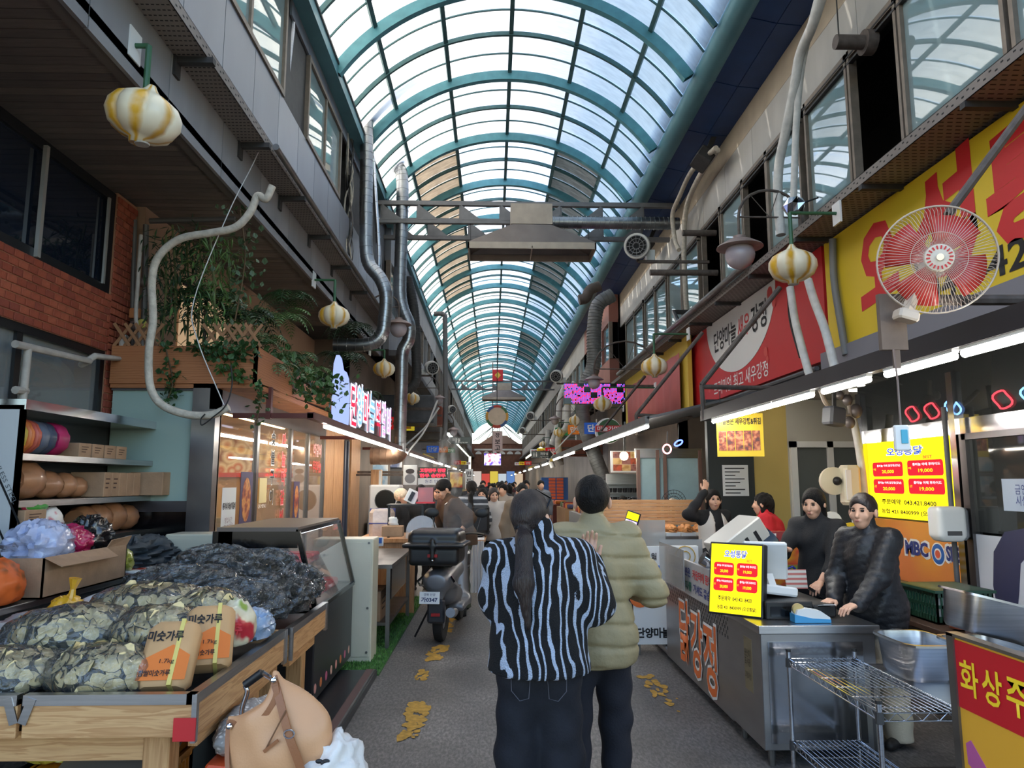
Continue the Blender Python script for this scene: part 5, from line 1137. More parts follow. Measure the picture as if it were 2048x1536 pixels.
t=thing('navy_bag','dark navy plastic bag behind the dried vegetables','bag',(-2.0,4.6,.8));lump('bag',at(180,1250,4.6),(.13,.12,.15),32,.3,2.6,36,24,t,filmy('navy_film',(26,34,66)),ridge=True)
# cream cabinet backs and lidded bucket
cb2=thing('cream_cabinet','cream metal cabinet behind the display case, left part','cabinet',(-2.2,6.8,0));p=at(335,1068,6.55);q=at(470,1140,6.55);MB().bb(p.x,q.x,6.5,6.86,0,p.z,ch=.01).build('body',CREAM,cb2);MB().bb(p.x+.02,q.x-.02,6.495,6.5,.1,p.z-.04).build('door',CREAM,cb2)
cb2=thing('cream_cabinet','cream metal cabinet end panel right of the display case','cabinet',(-1.3,7.2,0));p=at(690,1078,7.1);q=at(742,1310,7.1);MB().bb(p.x-.3,q.x,7.08,7.42,0,p.z,ch=.01).build('body',CREAM,cb2);MB().bb(p.x-.28,q.x-.02,7.072,7.08,.06,p.z-.03).build('end_panel',CREAM,cb2)
for z in (.1,.5,1.1):MB().lathe([(0,0),(.012,0),(.012,-.006),(0,-.006)],8,(q.x-.04,7.07,z),'Y').build('screw',STEELD,cb2)
t=thing('bucket','round red lid of a bucket beside the display case','bucket',tuple(at(418,1155,5.6)));mb=MB();c=at(420,1158,5.6);mb.lathe([(.10,-.3),(.12,0),(.125,.0),(.125,.02),(.0,.025)],24,tuple(c));mb.build('bucket_body',REDP,t,smooth=40)
# ---- glass display case
dc=thing('display_case','refrigerated glass display case with black frame and red trays','display case',(-1.6,6.3,0))
y0,y1=5.55,7.0;xb,xf,xt=-2.05,-1.30,-1.45;zb,zt=.74,1.31
MB().bb(xb,xf,y0,y1,.08,zb,ch=.01).build('base',mat('case_black',(34,34,38),.35),dc)
MB().bb(xb,xt,y0,y1,zt,zt+.03).build('top',mat('case_top',(104,90,80),.5),dc)
FR=MB()
for y in (y0,y1):FR.bar((xf,y,zb),(xt,y,zt),.035);FR.bar((xb,y,zb),(xb,y,zt),.04);FR.bar((xb,y,zb),(xf,y,zb),.04)
FR.bar((xf,y0,zb),(xf,y1,zb),.03);FR.bar((xt,y0,zt),(xt,y1,zt),.03);FR.bb(xb-.02,xt,y0-.012,y0+.01,zt-.12,zt);FR.bb(xb-.02,xb+.12,y0-.012,y0+.01,zb,zt);FR.build('frame',BLACKG,dc)
CGL=glassy('case_glass',(247,249,250),.94,.02,refl=1.5)
o=MB().add([(xf,y0,zb),(xf,y1,zb),(xt,y1,zt),(xt,y0,zt)],[(0,1,2,3)]).build('front_glass',CGL,dc);o.modifiers.new('t','SOLIDIFY').thickness=.005
o=MB().add([(xb,y0,zb),(xf,y0,zb),(xt,y0,zt),(xb,y0,zt)],[(0,1,2,3)]).build('side_glass',CGL,dc);o.modifiers.new('t','SOLIDIFY').thickness=.005
MB().bb(xb-.03,xb-.02,y0,y1,zb,zt).build('rear_door',mat('case_rear',(66,78,96),.25),dc)
MB().bb(xb+.05,xf-.22,y0+.05,y1-.05,1.0,1.012).build('glass_shelf',CGL,dc)
MB().bb(xt-.06,xt-.03,y0+.1,y1-.1,zt-.03,zt-.015).build('case_light',emis('case_light',(235,245,255),6),dc)
for k in range(5):mb=MB();yy=y0+.12+.26*k;mb.bb(xb+.1,xf-.12,yy,yy+.22,zb+.0,zb+.07,ch=.02);mb.build('red_tray',mat('tray_red',(206,44,62),.35),dc)
for k in range(4):mb=MB();yy=y0+.15+.3*k;mb.bb(xb+.1,xf-.28,yy,yy+.24,1.012,1.05,ch=.015);mb.build('red_tray',MATS['tray_red'],dc)
SK=[(214,150,140),(206,120,70),(196,100,130),(220,170,150)]
for k in range(8):MB().lathe([(0,0),(.035,0),(.035,.002),(0,.002)],12,(xf,5.62+.18*k,.17),'X').build('round_sticker',mat('sticker_%d' % (k % 4),SK[k % 4],.5),dc)
# ---- step with brown strip, artificial turf
st=thing('floor_step','low black step with brown anti-slip strip beside the stalls',None,(-1.2,5.5,0),kind='structure');MB().bb(-2.7,-1.0,3.4,6.62,0,.055).build('slab',mat('wet_black_step',(30,30,34),.28,var=.2,vs=8),st);MB().bb(-1.09,-1.03,3.4,6.62,.055,.062).build('strip',mat('brown_strip',(92,66,62),.6),st);MB().bb(-1.03,-1.015,3.4,6.62,.055,.061).build('edge_trim',STEELD,st)
tf=thing('turf_mat','green artificial turf strip beside the scooter','mat',(-1.3,8.7,0));MB().bb(-1.7,-.985,6.64,11.0,0.0,.012).build('backing',mat('turf_back',(58,96,46),.9,var=.2,vs=30),tf);mb=MB();r_=random.Random(9)
for i in range(9000):
 x,y=r_.uniform(-1.69,-.99),6.65+4.3*r_.random()**1.4;h=r_.uniform(.02,.04);a=r_.uniform(0,6.28);dx,dy=.006*math.cos(a),.006*math.sin(a);mb.add([(x-dx,y-dy,.012),(x+dx,y+dy,.012),(x+r_.uniform(-.015,.015),y+r_.uniform(-.015,.015),h)],[(0,1,2)])
mb.build('blades',mat('turf_blade',(86,136,62),.8,var=.3,vs=12),tf,kind='stuff')
# ================================================================== LEFT STALL TABLES AND GOODS
PINE_Y=wood('pine_along_y',(218,170,116),(190,138,88),1,4)
PINE_X=wood('pine_along_x',(218,170,116),(190,138,88),0,4)
PINE_Z=wood('pine_along_z',(208,160,108),(180,130,82),2,4)
def stall(label,x0,x1,y0,y1,zt,gap=None):
 t=thing('stall_table',label,'table',((x0+x1)/2,(y0+y1)/2,0));a=.16
 if gap:
  for u0,u1 in ((x0,gap-.012),(gap+.012,x1)):
   MB().bb(u0,u1,y0,y0+.03,zt-a,zt-.005,ch=.004).build('front_rail',PINE_X,t)
   MB().bb(u0,u1,y0-.006,y0+.036,zt-.03,zt+.012).build('metal_edge',STEEL,t)
  for s in (-1,1):MB().bar((gap+s*.016,y0-.006,zt-.1),(gap+s*.05,y0-.006,zt),.035,.006,up=(0,1,0)).build('corner_clip',STEEL,t)
 else:
  MB().bb(x0,x1,y0,y0+.03,zt-a,zt-.005,ch=.004).build('front_rail',PINE_X,t)
 MB().bb(x1-.03,x1,y0+.031,y1,zt-a,zt-.005,ch=.004).build('side_rail',PINE_Y,t)
 MB().bb(x1-.036,x1+.006,y0-.006,y1,zt-.03,zt+.012).bb(x1-.012,x1+.008,y0-.008,y0+.02,zt-a-.02,zt+.01).bb(x1-.012,x1+.008,y1-.05,y1,zt-a-.02,zt+.01).build('metal_edge',STEEL,t)
 MB().bb(x0,x1-.03,y0+.03,y1,zt-.1,zt-.07).build('tray_board',STEELD,t)
 for (lx,ly) in ((x1-.24,y0+.08),(x1-.24,y1-.16),(x0+.1,y0+.08),(x0+.1,y1-.16)):
  MB().bb(lx,lx+.11,ly,ly+.11,0,zt-a+.05,ch=.006).build('leg',PINE_Z,t)
 MB().bb(x0+.1,x1-.14,y0+.1,y0+.15,zt-a-.12,zt-a).build('stretcher',PINE_X,t)
 MB().bb(x1-.1,x1-.06,y0+.2,y1-.1,zt-a-.1,zt-a).build('stretcher',PINE_Y,t);return t
ZT=.80
stall('near wooden stall table heaped with dried vegetables',-2.5,-1.22,3.17,4.5,ZT,gap=-1.93)
stall('farther wooden stall table heaped with dark greens',-2.4,-1.20,4.54,5.48,ZT)
t=thing('red_tape','red tape wound round the corner of the near stall table','tape',(-1.24,3.16,.64));MB().bb(-1.30,-1.21,3.155,3.163,.63,.72).build('tape_strip',RBR,t)
# ---- clear bags with dried zucchini slices
def bag_mat(name,tint,clear):
 m=bpy.data.materials.new(name);m.use_nodes=True;MATS[name]=m;nt=m.node_tree;L=nt.links;nt.nodes.remove(nt.nodes['Principled BSDF']);out=nt.nodes['Material Output']
 tc=nt.nodes.new('ShaderNodeTexCoord');n=nt.nodes.new('ShaderNodeTexNoise');n.inputs['Scale'].default_value=16;n.inputs['Detail'].default_value=3;n.inputs['Distortion'].default_value=1.2;L.new(tc.outputs['Object'],n.inputs['Vector'])
 bp=nt.nodes.new('ShaderNodeBump');bp.inputs['Strength'].default_value=1.0;bp.inputs['Distance'].default_value=.03;L.new(n.outputs['Fac'],bp.inputs['Height'])
 tr=nt.nodes.new('ShaderNodeBsdfTransparent');tr.inputs[0].default_value=rgb(*tint);gl=nt.nodes.new('ShaderNodeBsdfGlossy');gl.inputs['Roughness'].default_value=.08;L.new(bp.outputs[0],gl.inputs['Normal'])
 df=nt.nodes.new('ShaderNodeBsdfDiffuse');df.inputs[0].default_value=rgb(225,228,230)
 m1=nt.nodes.new('ShaderNodeMixShader');m1.inputs[0].default_value=clear;L.new(df.outputs[0],m1.inputs[1]);L.new(tr.outputs[0],m1.inputs[2])
 lw_=nt.nodes.new('ShaderNodeLayerWeight');lw_.inputs[0].default_value=.24;L.new(bp.outputs[0],lw_.inputs['Normal'])
 ad_=nt.nodes.new('ShaderNodeMath');ad_.inputs[1].default_value=.06;L.new(lw_.outputs['Fresnel'],ad_.inputs[0]);m2=nt.nodes.new('ShaderNodeMixShader');L.new(ad_.outputs[0],m2.inputs[0]);L.new(m1.outputs[0],m2.inputs[1]);L.new(gl.outputs[0],m2.inputs[2]);L.new(m2.outputs[0],out.inputs[0]);return m
BAGM=bag_mat('crinkled_clear_bag',(245,246,246),.95)
SLF=mat('dried_slice_flesh',(236,210,152),.8,var=.16,vs=30);SLR=mat('dried_slice_rind',(74,72,48),.8,var=.3,vs=20)
SLH=ramp_mat('slice_heap','noise',34,[(.3,(120,108,76)),(.5,(78,72,48)),(.7,(40,38,24))],rough=.8)
def slice_mesh(seed):
 r=random.Random(seed);n=11;R_=1.0;vs=[];b1,b2=r.uniform(-.25,.25),r.uniform(-.25,.25)
 for k,z in ((.0,0),(1,0),(1,.16),(.0,.16)):
  for i in range(n):
   a=2*PI*i/n;q=k*(1+.12*math.sin(3*a+seed)+r.uniform(-.05,.05));x,y=q*math.cos(a),q*math.sin(a);vs.append((x,y,z+b1*x*x-b2*y*y+.1*x*y))
 fs=[];mi=[]
 for L_ in range(3):
  for i in range(n):fs.append((L_*n+i,L_*n+(i+1) % n,(L_+1)*n+(i+1) % n,(L_+1)*n+i));mi.append(1 if L_==1 else 0)
 me=bpy.data.meshes.new('slice');me.from_pydata(vs,[],fs);me.materials.append(SLF);me.materials.append(SLR);me.polygons.foreach_set('material_index',mi);return me
SLM=[slice_mesh(i) for i in range(5)]
SLA=[(np.array([v.co[:] for v in m.vertices]),np.array([p.vertices[:] for p in m.polygons]),[p.material_index for p in m.polygons]) for m in SLM]
def zbag(label,c,sz,rot,seed,nst=150,npc=34):
 t=thing('dried_vegetable_bag',label,'bag',(c[0],c[1],c[2]-sz[2]*.5),'bags of dried vegetable slices');r=random.Random(seed);V=[];Fc=[];MI=[];o=0
 def pt(rim):
  while True:
   d=Vector((r.gauss(0,1),r.gauss(0,1),r.gauss(.3,1))).normalized();k=r.uniform(.72,.9) if rim else r.uniform(.2,.85)
   p=Vector((d.x*sz[0]*k,d.y*sz[1]*k,d.z*sz[2]*k))
   if p.z>-sz[2]*.5:return Vector((c[0]+p.x*math.cos(rot)-p.y*math.sin(rot),c[1]+p.x*math.sin(rot)+p.y*math.cos(rot),c[2]+p.z)),Vector((d.x*math.cos(rot)-d.y*math.sin(rot),d.x*math.sin(rot)+d.y*math.cos(rot),d.z))
 for k in range(nst):
  A=SLA[r.randrange(5)];s=r.uniform(.026,.042);Mx=np.array(Euler((r.uniform(-1,1),r.uniform(-1,1),r.uniform(0,6))).to_matrix());p,d_=pt(k>50);p=np.array(p);Mx=np.array((d_.to_track_quat('Z','Y') @ Euler((r.uniform(-.5,.5),r.uniform(-.5,.5),0)).to_quaternion()).to_matrix());V.append(A[0]*s @ Mx.T+p);Fc.append(A[1]+o);MI+=A[2];o+=len(A[0])
 me=bpy.data.meshes.new('slices');V=np.concatenate(V);Fc=np.concatenate(Fc);me.from_pydata(V.tolist(),[],Fc.tolist());me.materials.append(SLF);me.materials.append(SLR);me.polygons.foreach_set('material_index',MI)
 obj('dried_slices',me,t,kind='stuff')
 for k in range(npc):s=r.uniform(.028,.044);p,d_=pt(True);put('slice',SLM[r.randrange(5)],t,tuple(p),tuple((d_.to_track_quat('Z','Y') @ Euler((r.uniform(-.6,.6),r.uniform(-.6,.6),0)).to_quaternion()).to_euler()),(s,s,s))
 lump('slice_heap',c,[q*.72 for q in sz],seed,.2,6,30,18,t,SLH,rot=rot,ridge=True)
 lump('bag_film',c,sz,seed,.10,2.4,40,24,t,BAGM,rot=rot);return t
ZB=[((-2.20,3.42,.83),(.36,.20,.12),.2,'large bag of dried slices at the left front of the near table'),((-1.72,3.40,.84),(.26,.18,.13),-.1,'bag of dried slices at the front of the near table, left of the paper packs'),((-2.05,3.78,.93),(.34,.22,.15),.35,'middle bag of dried slices on the near table'),((-1.62,3.74,.94),(.26,.2,.14),.1,'bag of dried slices behind the paper packs'),((-1.85,4.12,1.0),(.34,.24,.14),-.2,'topmost rear bag of dried slices'),((-1.50,4.02,.99),(.2,.18,.13),.3,'small rear bag of dried slices beside the printed pouch')]
for i,(c,s,ro,lb) in enumerate(ZB):zbag(lb,c,s,ro,500+i)
# dark leafy greens in crinkled bags
GRN=ramp_mat('dark_dried_greens','noise',30,[(.35,(14,15,12)),(.55,(36,36,28)),(.7,(84,80,68))],rough=.6,detail=5,dist=1.5,bump=1.0)
def gbag(label,c,sz,rot,seed):
 t=thing('dried_greens_bag',label,'bag',(c[0],c[1],c[2]-sz[2]*.5),'bags of dried dark greens');lump('dried_greens',c,[q*.93 for q in sz],seed,.3,3.2,40,24,t,GRN,ridge=True,rot=rot);lump('bag_film',c,sz,seed+50,.34,3.4,34,20,t,BAGM,ridge=True,rot=rot).data.polygons.foreach_set('use_smooth',[False]*680);return t
GB=[((-1.55,4.62,.92),(.30,.17,.15),.5,'dark greens bag at the join of the two tables'),((-1.42,4.95,.93),(.22,.26,.15),.2,'dark greens bag on the right front of the farther table'),((-1.85,4.75,1.0),(.3,.2,.14),.3,'long dark greens bag behind the printed pouch'),((-1.72,5.1,1.03),(.3,.22,.15),-.1,'raised dark greens bag in the middle of the farther table'),((-1.38,5.28,.95),(.18,.18,.14),.1,'dark greens bag at the far right corner'),((-1.95,5.3,1.08),(.3,.18,.14),.1,'topmost rear dark greens bag'),((-2.15,5.0,1.0),(.26,.18,.12),.5,'dark greens bag at the left rear'),((-1.62,5.38,1.06),(.22,.14,.13),.3,'rearmost dark greens bag beside the display case')]
for i,(c,s,ro,lb) in enumerate(GB):gbag(lb,c,s,ro,600+i)
# paper packs with straps, printed pouch, small bags
PKO=mat('kraft_paper',(206,160,110),.7,var=.08,vs=6);PKR=mat('pack_orange',(226,120,44),.6);STP=mat('yellow_strap',(222,200,110),.5)
def ppack(label,c,rz,tx):
 t=thing('paper_pack',label,'package',(c[0],c[1],c[2]-.1),'kraft paper packs');M=Matrix.Translation(Vector(c)) @ Euler((R(-38),0,rz)).to_matrix().to_4x4()
 MB(M).bb(-.11,.11,-.06,.06,-.15,.15,ch=.03).build('pack_body',PKO,t,smooth=40)
 MB(M).prism([(-.1,-.13),(.1,-.13),(.1,-.02),(.02,.03),(-.1,-.04)],.001,frame_M((0,-.0605,0),(1,0,0),(0,0,1))).build('orange_print',PKR,t)
 MB(M).bb(.03,.048,-.063,.063,-.153,.153).build('strap',STP,t)
 text(tx,M @ frame_M((-.02,-.0615,.07),(1,0,0),(0,0,1)),BLK,t,w=.15,h=.05,bold=.03);text('1.7kg',M @ frame_M((.01,-.0625,-.05),(1,0,0),(0,0,1)),BLK,t,w=.06,h=.025)
 text('찹쌀미숫가루',M @ frame_M((-.03,-.0625,-.1),(1,0,0),(0,0,1)),BLK,t,w=.13,h=.028,bold=.02)
ppack('front orange and kraft paper pack with yellow strap',(-1.44,3.42,.90),.12,'미숫가루');ppack('rear orange and kraft paper pack with yellow strap',(-1.36,3.66,.93),.28,'미숫가루')
t=thing('printed_pouch','clear printed pouch with red chilli lettering','pouch',(-1.33,3.9,.85));lump('pouch_body',(-1.33,3.93,.93),(.09,.13,.14),71,.2,2,30,20,t,ramp_mat('pouch_print','noise',7,[(.38,(196,50,60)),(.46,(222,206,170)),(.6,(226,218,190)),(.68,(150,170,80))],rough=.3));text('고추',frame_M((-1.30,3.79,.95),(1,.25,0),(0,.3,1)),RBR,t,w=.1,h=.06,bold=.04)
t=thing('bluish_bag','small pale blue bag beside the printed pouch','bag',(-1.3,4.15,.84));lump('bag',(-1.33,4.2,.88),(.1,.16,.09),72,.35,2.6,36,22,t,filmy('pale_blue_film',(150,176,206)),ridge=True)
t=thing('labelled_bag','white bag with green oval label behind the dried slices','bag',(-2.05,4.45,.85));lump('bag',at(245,1222,4.5),(.26,.12,.11),73,.25,2.2,36,22,t,filmy('white_film',(206,208,210)),ridge=True);c=at(258,1222,4.32);MB().prism([(.085*math.cos(2*PI*i/18),.04*math.sin(2*PI*i/18)) for i in range(18)],.004,frame_M(c,(1,0,.12),(0,.35,1))).build('oval_label',mat('lime_label',(120,196,60),.4),t);text('볶은 나물',frame_M(c+Vector((0,-.005,.002)),(1,0,.12),(0,.35,1)),BLK,t,w=.1,h=.03)
t=thing('paper_tag','white and green card tag on the dark greens bags','tag',tuple(at(395,1195,4.75)));MB().box(at(393,1192,4.5),(.07,.006,.12),(R(-30),R(12),.2)).build('tag_card',WHITE,t);MB().box(at(408,1198,4.49),(.03,.006,.12),(R(-30),R(14),.2)).build('green_edge',mat('deep_green',(36,84,46),.5),t)
# things under the near table
CRT=mat('orange_crate',(206,132,36),.45)
def crate(label,x0,x1,y0,y1,z0,z1,m):
 t=thing('plastic_crate',label,'crate',((x0+x1)/2,(y0+y1)/2,z0));mb=MB();e=.012
 for (a,b,c,d) in ((x0,x1,y0,y0+e),(x0,x1,y1-e,y1),(x0,x0+e,y0,y1),(x1-e,x1,y0,y1)):
  mb.bb(a,b,c,d,z1-.05,z1);mb.bb(a,b,c,d,z0,z0+.05);mb.bb(a,b,c,d,(z0+z1)/2-.012,(z0+z1)/2+.012)
 n=12
 for i in range(n+1):
  x=x0+(x1-x0-e)*i/n;mb.bb(x,x+e,y0,y0+e,z0,z1);mb.bb(x,x+e,y1-e,y1,z0,z1);y=y0+(y1-y0-e)*i/n;mb.bb(x0,x0+e,y,y+e,z0,z1);mb.bb(x1-e,x1,y,y+e,z0,z1)
 mb.bb(x0,x1,y0,y1,z0,z0+.01);mb.bb(x0-.015,x1+.015,y0-.015,y1+.015,z1-.02,z1);mb.build('basket',m,t);return t
crate('orange plastic crate under the near stall table',-2.1,-1.50,3.38,3.9,.06,.38,CRT)
t=thing('cardboard_sheet','grey cardboard sheet lying in the orange crate','cardboard',(-1.75,3.6,.38));MB().box((-1.72,3.62,.42),(.5,.42,.008),(R(12),R(-4),.1)).build('sheet',mat('grey_card',(140,128,118),.85),t)
t=thing('yellow_bag','yellow plastic bag beside the orange crate','bag',(-2.2,3.6,.06));lump('bag',(-2.05,3.75,.44),(.2,.15,.1),77,.3,2,36,22,t,filmy('pale_yellow_film',(200,180,70)),ridge=True)
carton('white carton with black Korean label under the table corner',(-1.30,3.42,.20),(.34,.3,.26),mt=mat('white_carton',(206,206,204),.7),prints=False,tape=False)
tt=bpy.data.objects['carton.%03d' % (len([o for o in bpy.data.objects if o.name.startswith('carton') and o.type=='EMPTY'])-1)]
text('하 보 환',FACE_C((-1.27,3.268,.20)),BLK,tt,w=.17,h=.05,bold=.02);text('생산자\n밀양시상품관',FACE_C((-1.27,3.268,.28)),BLK,tt,w=.14,h=.05)
carton('kraft carton with brush lettering at the bottom of the pile',(-1.26,3.42,.035),(.34,.3,.07),prints=False,tape=False)
t=thing('net_sack','white knitted net sack under the table edge','sack',(-1.2,3.8,.35));lump('sack',(-1.18,3.72,.52),(.11,.32,.09),81,.12,3,40,22,t,ramp_mat('white_net','voronoi',40,[(.15,(236,234,230)),(.45,(150,146,142))],rough=.7,bump=.6))
t=thing('orange_carton','orange and white printed carton under the net sack','box',(-1.15,3.75,.33));MB().box((-1.14,3.72,.40),(.22,.7,.1),(0,R(6),0),ch=.01).build('carton_body',ramp_mat('orange_white_print','noise',4,[(.5,(214,84,40)),(.6,(226,214,204))],rough=.4),t)
# ---- handbag on a trolley handle
TAN=mat('tan_leather',(206,152,108),.42,var=.06,vs=6,bump=.06,bs=140);BRN=mat('brown_leather',(146,92,56),.45,bump=.06,bs=100)
hb=thing('handbag','tan leather hobo handbag with brown shoulder strap','handbag',tuple(at(560,1500,2.75)))
c=at(556,1478,2.78);S=SDF((-.25,-.13,-.30),(.26,.13,.34),.009)
S.ell((.01,0,-.06),(.19,.075,.165),0,rot=(0,R(18),0));S.ell((.04,0,.02),(.15,.055,.16),.06,rot=(0,R(-12),0));S.cone((-.10,0,.03),(-.175,0,.075),.035,.015,.05,sq=((0,1,0),.7));S.cone((-.03,0,.12),(-.02,0,.22),.05,.02,.06,sq=((0,1,0),.6));S.ell((-.135,0,.19),(.10,.12,.105),.02,rot=(0,R(25),0),cut=True)
S.warp(lambda X,Y,Z:.003*np.sin(X*40+Z*25)+.003*np.sin(Z*33-X*21))
V,Fq=S.verts();V=V+np.array(c);obj('body',np_mesh('bag',[(V,Fq)]),hb,TAN)
def P3(dx,dy,dz):return Vector((c.x+dx,c.y+dy,c.z+dz))
def strapm(mb,pts,w,th,n=6):
 Q=spline(pts,n)
 for a,b in zip(Q[:-1],Q[1:]):mb.bar(a,b+(b-a)*.12,w,th,up=(0,1,0))
mb=MB();strapm(mb,[P3(-.02,-.02,.22),P3(.02,-.06,.14),P3(.06,-.085,.04),P3(.1,-.09,-.05),P3(.125,-.085,-.14),P3(.12,-.08,-.22)],.028,.005);mb.build('strap',BRN,hb)
mb=MB();strapm(mb,[P3(-.17,-.02,.065),P3(-.10,-.04,.055),P3(-.04,-.055,.09),P3(.0,-.05,.16),P3(-.01,-.04,.21)],.02,.005);mb.build('rim_binding',BRN,hb)
mb=MB();strapm(mb,[P3(-.175,-.01,.07),P3(-.17,-.03,-.01),P3(-.15,-.06,-.1),P3(-.11,-.08,-.17)],.016,.004);mb.build('short_strap',BRN,hb)
MB().box(P3(.0,-.085,.005),(.06,.006,.011),(0,R(-38),0)).build('zip_pull',BRN,hb);MB().tube([P3(-.02,-.082,-.01),P3(.045,-.075,.12)],.003,5).build('zip',mat('zip_dark',(120,84,58),.4),hb)
mb=MB();cc=P3(.062,-.088,.045);mb.tube([cc+Vector((.018*math.cos(a),0,.014*math.sin(a))) for a in [2*PI*i/14 for i in range(14)]],.003,6,closed=True);mb.build('buckle',CHROME,hb);MB().ball(P3(-.165,-.03,.055),.012).ball(P3(-.012,-.045,.215),.012).build('stud',CHROME,hb)
th=thing('trolley_handle','chrome trolley handle with black grip behind the handbag','trolley',(-1.0,2.95,0));a=at(488,1545,3.0);b=at(490,1370,3.0);d=at(524,1345,3.0)
MB().tube(spline([a,at(486,1460,3.0),at(484,1420,3.0),at(494,1385,3.0),b+Vector((0,0,.0))],5),.01,10).tube([(a.x,a.y,a.z),(a.x,a.y,0)],.01,8).build('chrome_tube',CHROME,th,smooth=40);MB().tube([b,d],.016,10).build('grip',BLACK,th,smooth=40)
MB().tube([d,d+Vector((.05,.05,-.05)),(d.x+.06,d.y+.1,0)],.01,8).build('rear_tube',CHROME,th,smooth=40)
t=thing('white_garment','crumpled white garment with a small black bow at the bottom edge','garment',(-.72,2.75,.3));c2=at(660,1545,2.8);lump('cloth',c2,(.12,.12,.13),85,.3,2.4,44,28,t,mat('white_fleece',(226,220,212),.85,bump=.2),ridge=False);mb=MB();p=at(645,1525,2.68);mb.ball(p,.008);mb.ball(p+Vector((.012,0,.004)),.01,sc=(1.3,.6,.8));mb.ball(p+Vector((-.012,0,.004)),.01,sc=(1.3,.6,.8));mb.build('bow',BLACK,t);MB().lathe([(.1,0),(.12,.02),(.08,.3)],12,(c2.x,c2.y+.05,0.0)).build('basket_below',mat('white_fleece',(226,220,212)),t)
# ---- scooter
sc=thing('scooter','silver grey scooter with big black delivery box, seen from behind','scooter',(-.62,8.4,0))
BX,BY=at(873,1275,7.75).x,7.75
SIL=mat('silver_plastic',(120,120,124),.35,.5);DKP=mat('dark_scooter_plastic',(44,44,48),.4);RUB=mat('rubber',(24,24,25),.8)
sx=R(6)
def SM(x,y,z):return Vector((BX+x*math.cos(sx)+y*math.sin(sx),BY+y*math.cos(sx)-x*math.sin(sx),z))
def wheel(name,y,x=0):
 mb=MB();n=28;pr=[(.15,-.03),(.21,-.055),(.255,-.045),(.27,0),(.255,.045),(.21,.055),(.15,.03),(.15,-.03)]
 mb.M=Matrix.Translation(SM(x,y,.27)) @ Matrix.Rotation(-sx,4,'Z');mb.lathe(pr,n,axis='X');w=mb.build(name,RUB,sc,smooth=40)
 MB(Matrix.Translation(SM(x,y,.27)) @ Matrix.Rotation(-sx,4,'Z')).lathe([(.05,-.04),(.14,-.03),(.155,0),(.14,.03),(.05,.04)],n,axis='X').build('rim',SIL,w,smooth=40)
wheel('rear_wheel',.25);wheel('front_wheel',1.5)
S=SDF((-.32,-.1,.2),(.32,1.75,1.2),.022);S.cone((0,.05,.66),(0,.75,.70),.16,.17,0,sq=((0,0,1),.75));S.cone((0,.3,.5),(0,.8,.42),.17,.15,.1,sq=((0,0,1),.8));S.box((0,.95,.28),(.19,.3,.04),.03,.06);S.cone((0,1.22,.35),(0,1.30,.9),.16,.13,.08,sq=((0,1,0),.5));S.cone((0,1.3,.9),(0,1.22,1.02),.12,.08,.05);S.cone((0,1.32,.6),(0,1.5,.55),.1,.07,.06);S.cone((0,0,.60),(0,-.02,.42),.10,.06,.05,sq=((0,1,0),.5))
V,Fq=S.verts();V=np.array([SM(*v)[:] for v in V]);obj('body',np_mesh('sc',[(V,Fq)]),sc,SIL)
mb=MB()
for s in (-1,1):mb.M=None;mb.tube([SM(s*.15,-.02,.70),SM(s*.19,-.08,.66),SM(s*.2,.1,.6),SM(s*.18,.4,.56)],.014,8)
mb.build('grab_rail',CHROME,sc,smooth=40)
S=SDF((-.2,.15,.72),(.2,.95,.92),.02);S.cone((0,.25,.80),(0,.8,.80),.13,.12,0,sq=((0,0,1),.45));V,Fq=S.verts();V=np.array([SM(*v)[:] for v in V]);obj('seat',np_mesh('seat',[(V,Fq)]),sc,BLACK)
S=SDF((-.36,-.38,.80),(.36,.34,1.28),.014);S.box((0,-.02,.935),(.26,.25,.10),.05);S.box((0,-.02,1.035),(.315,.29,.02),.015,.02);S.box((0,-.02,1.10),(.27,.25,.09),.07,.03);S.box((.0,-.3,1.0),(.02,.02,.1),.01,.02)
V,Fq=S.verts();V=np.array([SM(*v)[:] for v in V]);bo=obj('delivery_box',np_mesh('box',[(V,Fq)]),sc,mat('box_black',(26,26,28),.35))
MB(Matrix.Translation(SM(0.0,-.285,.94)) @ Matrix.Rotation(-sx,4,'Z')).bb(-.05,.05,-.01,.01,-.015,.015).build('red_reflector',mat('reflector_red',(150,20,26),.3),bo);MB().ball(SM(0,-.285,.895),.012).build('lock',CHROME,bo)
S=SDF((-.32,-.05,.5),(.32,.14,.82),.02);S.box((0,.02,.66),(.13,.03,.07),.03);V,Fq=S.verts();V=np.array([SM(*v)[:] for v in V]);obj('tail_light',np_mesh('tl',[(V,Fq)]),sc,mat('tail_red',(96,26,32),.25))
Mp=Matrix.Translation(SM(-.06,-.10,.50)) @ Matrix.Rotation(-sx,4,'Z') @ Matrix.Rotation(R(-12),4,'X')
pt_=MB(Mp).bb(-.105,.105,-.004,.004,-.06,.06,ch=.003).build('licence_plate',PAPER,sc);text('경북 단양',Mp @ frame_M((0,-.004,.032),(1,0,0),(0,0,1)),mat('plate_blue',(40,50,90),.6),pt_,w=.12,h=.028);text('가0347',Mp @ frame_M((0,-.004,-.018),(1,0,0),(0,0,1)),mat('plate_blue',(40,50,90),.6),pt_,w=.17,h=.05,bold=.03)
MB(Matrix.Translation(SM(0,-.05,.38)) @ Matrix.Rotation(-sx,4,'Z')).bb(-.09,.09,-.02,.03,-.14,.1,ch=.02).build('mud_guard',DKP,sc);MB(Matrix.Translation(SM(0,-.08,.33))).bb(-.045,.045,-.01,.01,-.015,.015).build('lower_reflector',mat('reflector_red',(150,20,26),.3),sc)
